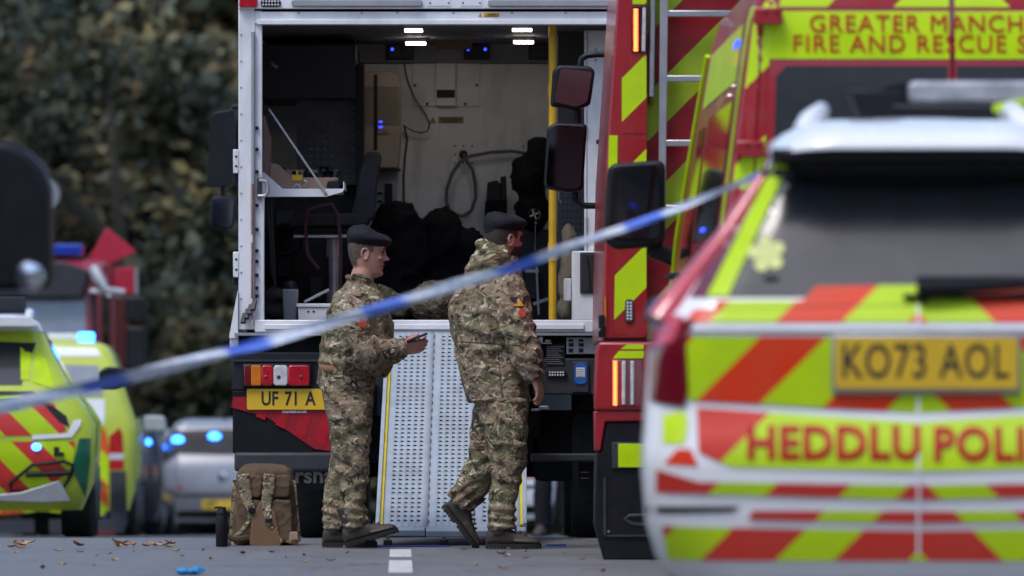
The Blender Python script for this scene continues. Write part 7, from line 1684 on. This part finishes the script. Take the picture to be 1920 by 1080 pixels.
# ------------------------------------------------------------------ pack, flask, tape, near van, bystander
def build_kit():
    d = 36.15; k = S(d); gy = 733 + HC * k; xc = 497
    u = lambda x: (x - xc) / k; z = lambda y: (gy - y) / k
    rt = thing('backpack', 'coyote brown backpack with camouflage shoulder straps standing on the road behind the truck', 'backpack', ((xc - 960) / k, d, 0))
    b = MB().loft([hring(u(438), u(560), 0.004, 0.004, 0.10, 0, 28, 3.2), hring(u(434), u(562), 0.05, 0.05, 0.12, 0, 28, 3.2), hring(u(436), u(558), 0.2, 0.2, 0.12, 0, 28, 3.2), hring(u(440), u(553), 0.33, 0.33, 0.11, 0, 28, 3.0), hring(u(447), u(548), 0.42, 0.42, 0.09, 0, 28, 2.8), hring(u(460), u(535), 0.455, 0.455, 0.05, 0, 28, 2.4)])
    dress('pack_body', b, M['coyote'], rt, 0.009, 3, 0.010, 8.0, 2.2, [((0, -0.1, 0.2), 0.25, (0.1, 0, 1), 60, 0.007)])
    for x0, x1, y0, y1 in ((446, 494, 936, 1014), (500, 550, 936, 1014), (452, 494, 890, 932), (500, 546, 890, 932)):
        pd = MB().prism(rpoly([(u(x0), z(y1)), (u(x1), z(y1)), (u(x1), z(y0)), (u(x0), z(y0))], 0.03), -0.16, -0.09)
        me = solid(pd, 0.007, 6); crumple(me, 0.005, 12, x0 * 0.1); link('back_pad', me, M['coyote'], rt, 180)
    pd = MB().prism(rpoly([(u(470), z(1024)), (u(530), z(1024)), (u(518), z(960)), (u(492), z(935)), (u(474), z(970))], 0.02), -0.175, -0.10)
    link('back_pad', solid(pd, 0.006, 5), mat('tan_pad', (0.17, 0.095, 0.05), 0.85, bump=0.3), rt, 180)
    for pts in (((459, 888), (462, 915), (466, 940), (474, 955), (470, 975), (455, 995), (440, 1008)), ((508, 888), (505, 920), (501, 945), (506, 975), (516, 998), (530, 1018))):
        P = [Vector((u(x), -0.168 - 0.012 * (i == 3), z(y))) for i, (x, y) in enumerate(pts)]
        st = MB().tube(P, [0.036, 0.036, 0.032, 0.026, 0.016, 0.015, 0.015], 10, flat=(0.3, (0, 1, 0))) if len(P) == 7 else MB().tube(P, [0.036, 0.036, 0.032, 0.022, 0.02, 0.018], 10, flat=(0.3, (0, 1, 0)))
        me = solid(st, 0.005, 1); s = link('shoulder_strap', me, M['camo'], rt, 180)
        x, y = pts[3]; part('buckle', MB().box(u(x - 6), u(x + 6), -0.192, -0.182, z(y + 4), z(y - 4)), M['black'], s, world=False, bevel=0.002)
    part('waist_strap', MB().tube([(u(470), -0.15, z(1005)), (u(445), -0.19, z(1010)), (u(425), -0.2, z(1004)), (u(415), -0.2, z(1012)), (u(420), -0.2, z(1021)), (u(436), -0.2, z(1016))], 0.016, 6, flat=(0.4, (0, 1, 0))), M['coyote'], rt, world=False)
    part('waist_strap', MB().tube([(u(528), -0.14, z(1008)), (u(548), -0.16, z(1014)), (u(558), -0.14, z(1018))], 0.016, 6, flat=(0.4, (0, 1, 0))), M['belt'], rt, world=False)
    for x in (434, 560): part('side_webbing', MB().bar((u(x), -0.06, z(1015)), (u(x + (8 if x < 500 else -10)), -0.05, z(900)), 0.03, 0.006, up=(0, 1, 0)), M['camo'], rt, world=False)
    part('side_pouch', MB().prism(rpoly([(u(542), z(1012)), (u(562), z(1012)), (u(560), z(996)), (u(544), z(996))], 0.01), -0.16, -0.11), M['tan'], rt, world=False, bevel=0.006)
    # flask
    xf = 416; k2 = S(35.7); gy2 = 733 + HC * k2
    fx = (xf - 960) / k2
    fl = thing('flask', 'black drinking flask with a spout lid standing beside the brown backpack', 'flask', (fx, 35.7, 0))
    part('flask_body', MB().lathe([(0.031, 0.001), (0.034, 0.006), (0.034, 0.165), (0.031, 0.176), (0.02, 0.18)], (0, 0, 0), (0, 0, 1), 24), M['black'], fl, world=False)
    ld = part('lid', MB().lathe([(0.03, 0.1805), (0.03, 0.195), (0.024, 0.205), (0.022, 0.222), (0.012, 0.224)], (0, 0, 0), (0, 0, 1), 20), M['black'], fl, world=False)
    part('spout', MB().bar((-0.005, 0, 0.222), (-0.042, 0, 0.218), 0.02, 0.012), M['black'], ld, world=False, bevel=0.003)
    # strip of blue tape and cable on the ground under the ramp toe
    single('ground_tape', MB().tube([W(686, 1018, 36.0) * 1.0, W(740, 1019, 36.0), W(800, 1018, 36.0), W(846, 1019, 36.0)], 0.012, 6, flat=(0.4, (0, 0, 1))).xform(Matrix.Translation((0, -0.3, -W(740, 1018, 36).z + 0.006))), mat('dark_blue_tape', (0.03, 0.04, 0.3), 0.5), 'dark blue strip lying on the road under the toe of the ramp', 'tape', (W(760, 0, 36).x, 35.7, 0))
    single('blue_scrap', MB().prism(rpoly([(-0.05, -0.03), (0.06, -0.02), (0.04, 0.03), (-0.06, 0.025)], 0.01), 0.001, 0.01, plane='xy').xform(Matrix.Translation((W(1042, 0, 35.9).x, 35.9, 0))), M['blue'], 'small flat blue scrap on the road beside the walking soldier', 'scrap', (W(1042, 0, 35.9).x, 35.9, 0))
build_kit()

def build_tape():
    pts = [(-330, 862, 22.0, 40), (-150, 806, 22.3, 40), (0, 764, 22.5, 38), (100, 741, 22.7, 36), (180, 722, 22.8, 34), (260, 703, 22.9, 33), (400, 667, 23.0, 33), (500, 640, 23.1, 32), (610, 607, 23.2, 31), (720, 576, 23.3, 31), (850, 535, 23.4, 31), (960, 502, 23.5, 29), (1060, 466, 23.55, 27), (1150, 434, 23.6, 25), (1250, 399, 23.65, 23), (1330, 366, 23.7, 22), (1400, 338, 23.75, 20), (1436, 322, 23.8, 14)]
    # densify
    P = []
    for (a, b) in zip(pts, pts[1:]):
        for i in range(8):
            t = i / 8; P.append([a[j] + (b[j] - a[j]) * t for j in range(4)])
    P.append(list(pts[-1]))
    rows = []; m = 7
    for i, (x, y, d, w) in enumerate(P):
        c = W(x, y, d); h = 0.8 * w / S(d) / 2
        row = []
        for j in range(m):
            t = (j / (m - 1)) * 2 - 1
            bow = 0.010 * math.cos(t * 2.2 + i * 0.21) + 0.006 * math.sin(i * 0.5 + t * 4)
            row.append(c + Vector((0.008 * t, bow + 0.012 * t * math.sin(i * 0.13), t * h * (0.94 + 0.06 * math.sin(i * 0.35)))))
        rows.append(row)
    mb = MB().loft(rows, caps=False, closed=False)
    mt, nt, b = nodes_of('police_tape_plastic')
    t = nt.nodes.new('ShaderNodeTexCoord'); sx = nt.nodes.new('ShaderNodeSeparateXYZ'); nt.links.new(t.outputs['Object'], sx.inputs[0])
    wob = mathn(nt, 'MULTIPLY_ADD', sx.outputs[2], 0.9, sx.outputs[0])
    fr = mathn(nt, 'FRACT', mathn(nt, 'DIVIDE', mathn(nt, 'ADD', wob, 0.10), 0.62))
    st = ramp(nt, fr, [(0.0, 1.0), (0.24, 1.0), (0.32, 0.0), (0.94, 0.0), (1.0, 1.0)])
    pr = noise_n(nt, objco(nt, (1, 1, 0.4)), 42, 2, 0.5)
    prn = ramp(nt, pr, [(0.5, 0.0), (0.56, 0.45)])
    c = mixc(nt, prn, (0.78, 0.82, 0.90), (0.40, 0.52, 0.80))
    c = mixc(nt, mathn(nt, 'MULTIPLY', st, 0.92), c, (0.06, 0.17, 0.75))
    nt.links.new(c, b.inputs['Base Color']); b.inputs['Roughness'].default_value = 0.3
    tape = part('police_tape', mb, mt, None, smooth=180)
    tag(tape, 'blue and white police tape stretched across the scene in front of both soldiers', 'police tape')
build_tape()

def build_near_van():
    # dark van parked on the left; only its mirror reaches into view
    X0, Y0 = -3.12, 17.6
    v = thing('dark_van', 'dark van whose big black door mirror stands out beside the trees', 'van', (X0, Y0, 0))
    L = 5.4
    lv = [(0.3, 0.95, 0.05, L, 0.12, 0.3), (0.55, 0.98, 0.0, L + 0.1, 0.1, 0.3), (1.1, 0.98, 0.0, L, 0.1, 0.3), (1.25, 0.97, 0.0, L - 0.5, 0.1, 0.25), (1.6, 0.94, 0.01, L - 1.0, 0.1, 0.2), (2.1, 0.88, 0.03, L - 1.5, 0.1, 0.2), (2.4, 0.8, 0.1, L - 1.7, 0.12, 0.2), (2.46, 0.68, 0.2, L - 1.8, 0.15, 0.2)]
    c = Car(lv)
    part('body', c.mesh(), mat('dark_blue_van_paint', (0.02, 0.022, 0.05), 0.3, coat=0.6), v, world=False, smooth=50)
    for sx in (-1, 1):
        c.decal('rear_window', [(sx * a, b) for a, b in ((0.03, 1.35), (0.75, 1.35), (0.68, 2.0), (0.03, 2.0))], M['glass'], v, 0.006)
        c.decal('side_window', [(2.6, 1.35), (4.2, 1.35), (3.6, 2.0), (2.6, 2.0)], M['glass'], v, 0.006, face='side', sgn=sx)
        c.decal('tail_lamp', [(sx * a, b) for a, b in ((0.84, 0.8), (0.95, 0.8), (0.95, 1.3), (0.84, 1.3))], M['lens_red'], v, 0.01, 0.03)
        for y in (1.1, 4.5): wheel(v, sx * 0.85, y, 0.34, 0.34, 0.22, sx)
        mx = sx * 1.03
        hm = part('door_mirror', MB().prism(rpoly([(sx * 1.06, 1.20), (sx * 1.06, 1.70), (sx * 1.16, 1.745), (sx * 1.42, 1.73), (sx * 1.535, 1.62), (sx * 1.54, 1.22)], [0.04, 0.06, 0.06, 0.14, 0.12, 0.05]), 4.35, 4.55), M['black'], v, world=False, bevel=0.04, seg=3)
        part('convex_mirror', MB().lathe([(0.055, 0), (0.055, 0.02), (0.045, 0.035), (0.02, 0.042), (0.002, 0.043)], (sx * 1.465, 4.349, 1.265), (0, -1, 0), 18), M['chrome'], hm, world=False)
        part('mirror_arm', MB().bar((sx * 1.1, 4.45, 1.3), (sx * 0.92, 4.45, 1.2), 0.08, 0.1), M['black'], v, world=False, bevel=0.02)
    part('rear_bumper', MB().prism(rpoly([(-0.96, 0.34), (0.96, 0.34), (0.96, 0.6), (-0.96, 0.6)], 0.05), -0.08, 0.1), M['black'], v, world=False, bevel=0.02)
build_near_van()

def build_far_post():
    p = W(86, 470, 90.0); g = gz(90.0)
    t = thing('road_sign_post', 'thin reddish post with a small round grey sign before the trees', 'sign post', (p.x, 90.0, g - 0.03))
    part('post', MB().tube([(0, 0, 0.0), (0, 0, W(0, 380, 90).z - g)], 0.075, 10), mat('dull_red_post', (0.16, 0.03, 0.05), 0.6), t, world=False)
    part('sign_plate', MB().lathe([(0.2, -0.015), (0.2, 0.015)], (0, -0.07, W(0, 360, 90).z - g), (0, -1, 0), 20), M['alu'], t, world=False)
build_far_post()

def build_bystander():
    # dark-clad person standing far behind, seen only under the truck
    d = 56.0; g = gz(d); xc = W(1040, 0, d).x
    t = thing('person', 'person in dark trousers and shoes seen under the army truck', 'person', (xc, d, g))
    sk = MB()
    sk.join(head_mb(False).xform(Matrix.Translation((0, 0, 1.64)) @ Matrix.Rotation(R(-80), 4, 'Z')))
    sk.tube([(0, 0, 1.42), (0, 0, 1.58)], [0.06, 0.055], 12)
    sk.loft([hring(-0.15, 0.15, 0.9, 0.9, 0.1), hring(-0.17, 0.17, 1.2, 1.2, 0.11), hring(-0.19, 0.19, 1.38, 1.38, 0.1), hring(-0.08, 0.08, 1.46, 1.46, 0.06)])
    for s in (-1, 1):
        sk.tube([(s * 0.19, 0, 1.37), (s * 0.25, 0.02, 1.1), (s * 0.26, -0.03, 0.86)], [0.05, 0.04, 0.028], 10)
        sk.tube([(s * 0.09, 0, 0.9), (s * 0.1, 0, 0.5), (s * 0.11, 0, 0.08)], [0.07, 0.05, 0.035], 10)
        sk.join(hand_mb((s * 0.26, -0.03, 0.87), (0, -0.05, -1), (-s, 0, 0), (0, -1, 0), 0.4))
    link('body', solid(sk, 0.006, 2), M['skin'], t, 180)
    ck = mat('black_coat_cloth', (0.012, 0.012, 0.016), 0.85, var=0.3, spec=0.1)
    jk = MB().loft([hring(-0.2, 0.2, 0.82, 0.82, 0.14), hring(-0.21, 0.21, 1.1, 1.1, 0.15), hring(-0.23, 0.23, 1.36, 1.36, 0.14), hring(-0.09, 0.09, 1.5, 1.5, 0.08)])
    for s in (-1, 1): jk.tube([(s * 0.2, 0, 1.37), (s * 0.27, 0.02, 1.1), (s * 0.27, -0.03, 0.88)], [0.075, 0.068, 0.055], 12)
    dress('coat', jk, ck, t, 0.012, 3, 0.01, 7.0, 3.0)
    tr = MB().loft([hring(-0.17, 0.17, 0.95, 0.95, 0.12), hring(-0.19, 0.19, 0.8, 0.8, 0.13)])
    for s in (-1, 1): tr.tube([(s * 0.09, 0, 0.85), (s * 0.1, 0, 0.5), (s * 0.11, 0, 0.08)], [0.1, 0.085, 0.075], 12)
    dress('trousers', tr, ck, t, 0.012, 3, 0.008, 8.0, 5.0)
    for s in (-1, 1):
        mtx = Matrix.Translation((s * 0.11, 0, 0)) @ Matrix.Rotation(R(-90 + s * 12), 4, 'Z')
        o = link('shoe', solid(boot_mb(mtx), 0.008, 2), M['boot'], t, 180); part('sole', sole_mb(mtx), M['sole'], o, world=False)
    link('hair', to_mesh(hair_mb().xform(Matrix.Translation((0, 0, 1.64)) @ Matrix.Rotation(R(-80), 4, 'Z')), 'hair'), M['hair'], t, 180)
build_bystander()
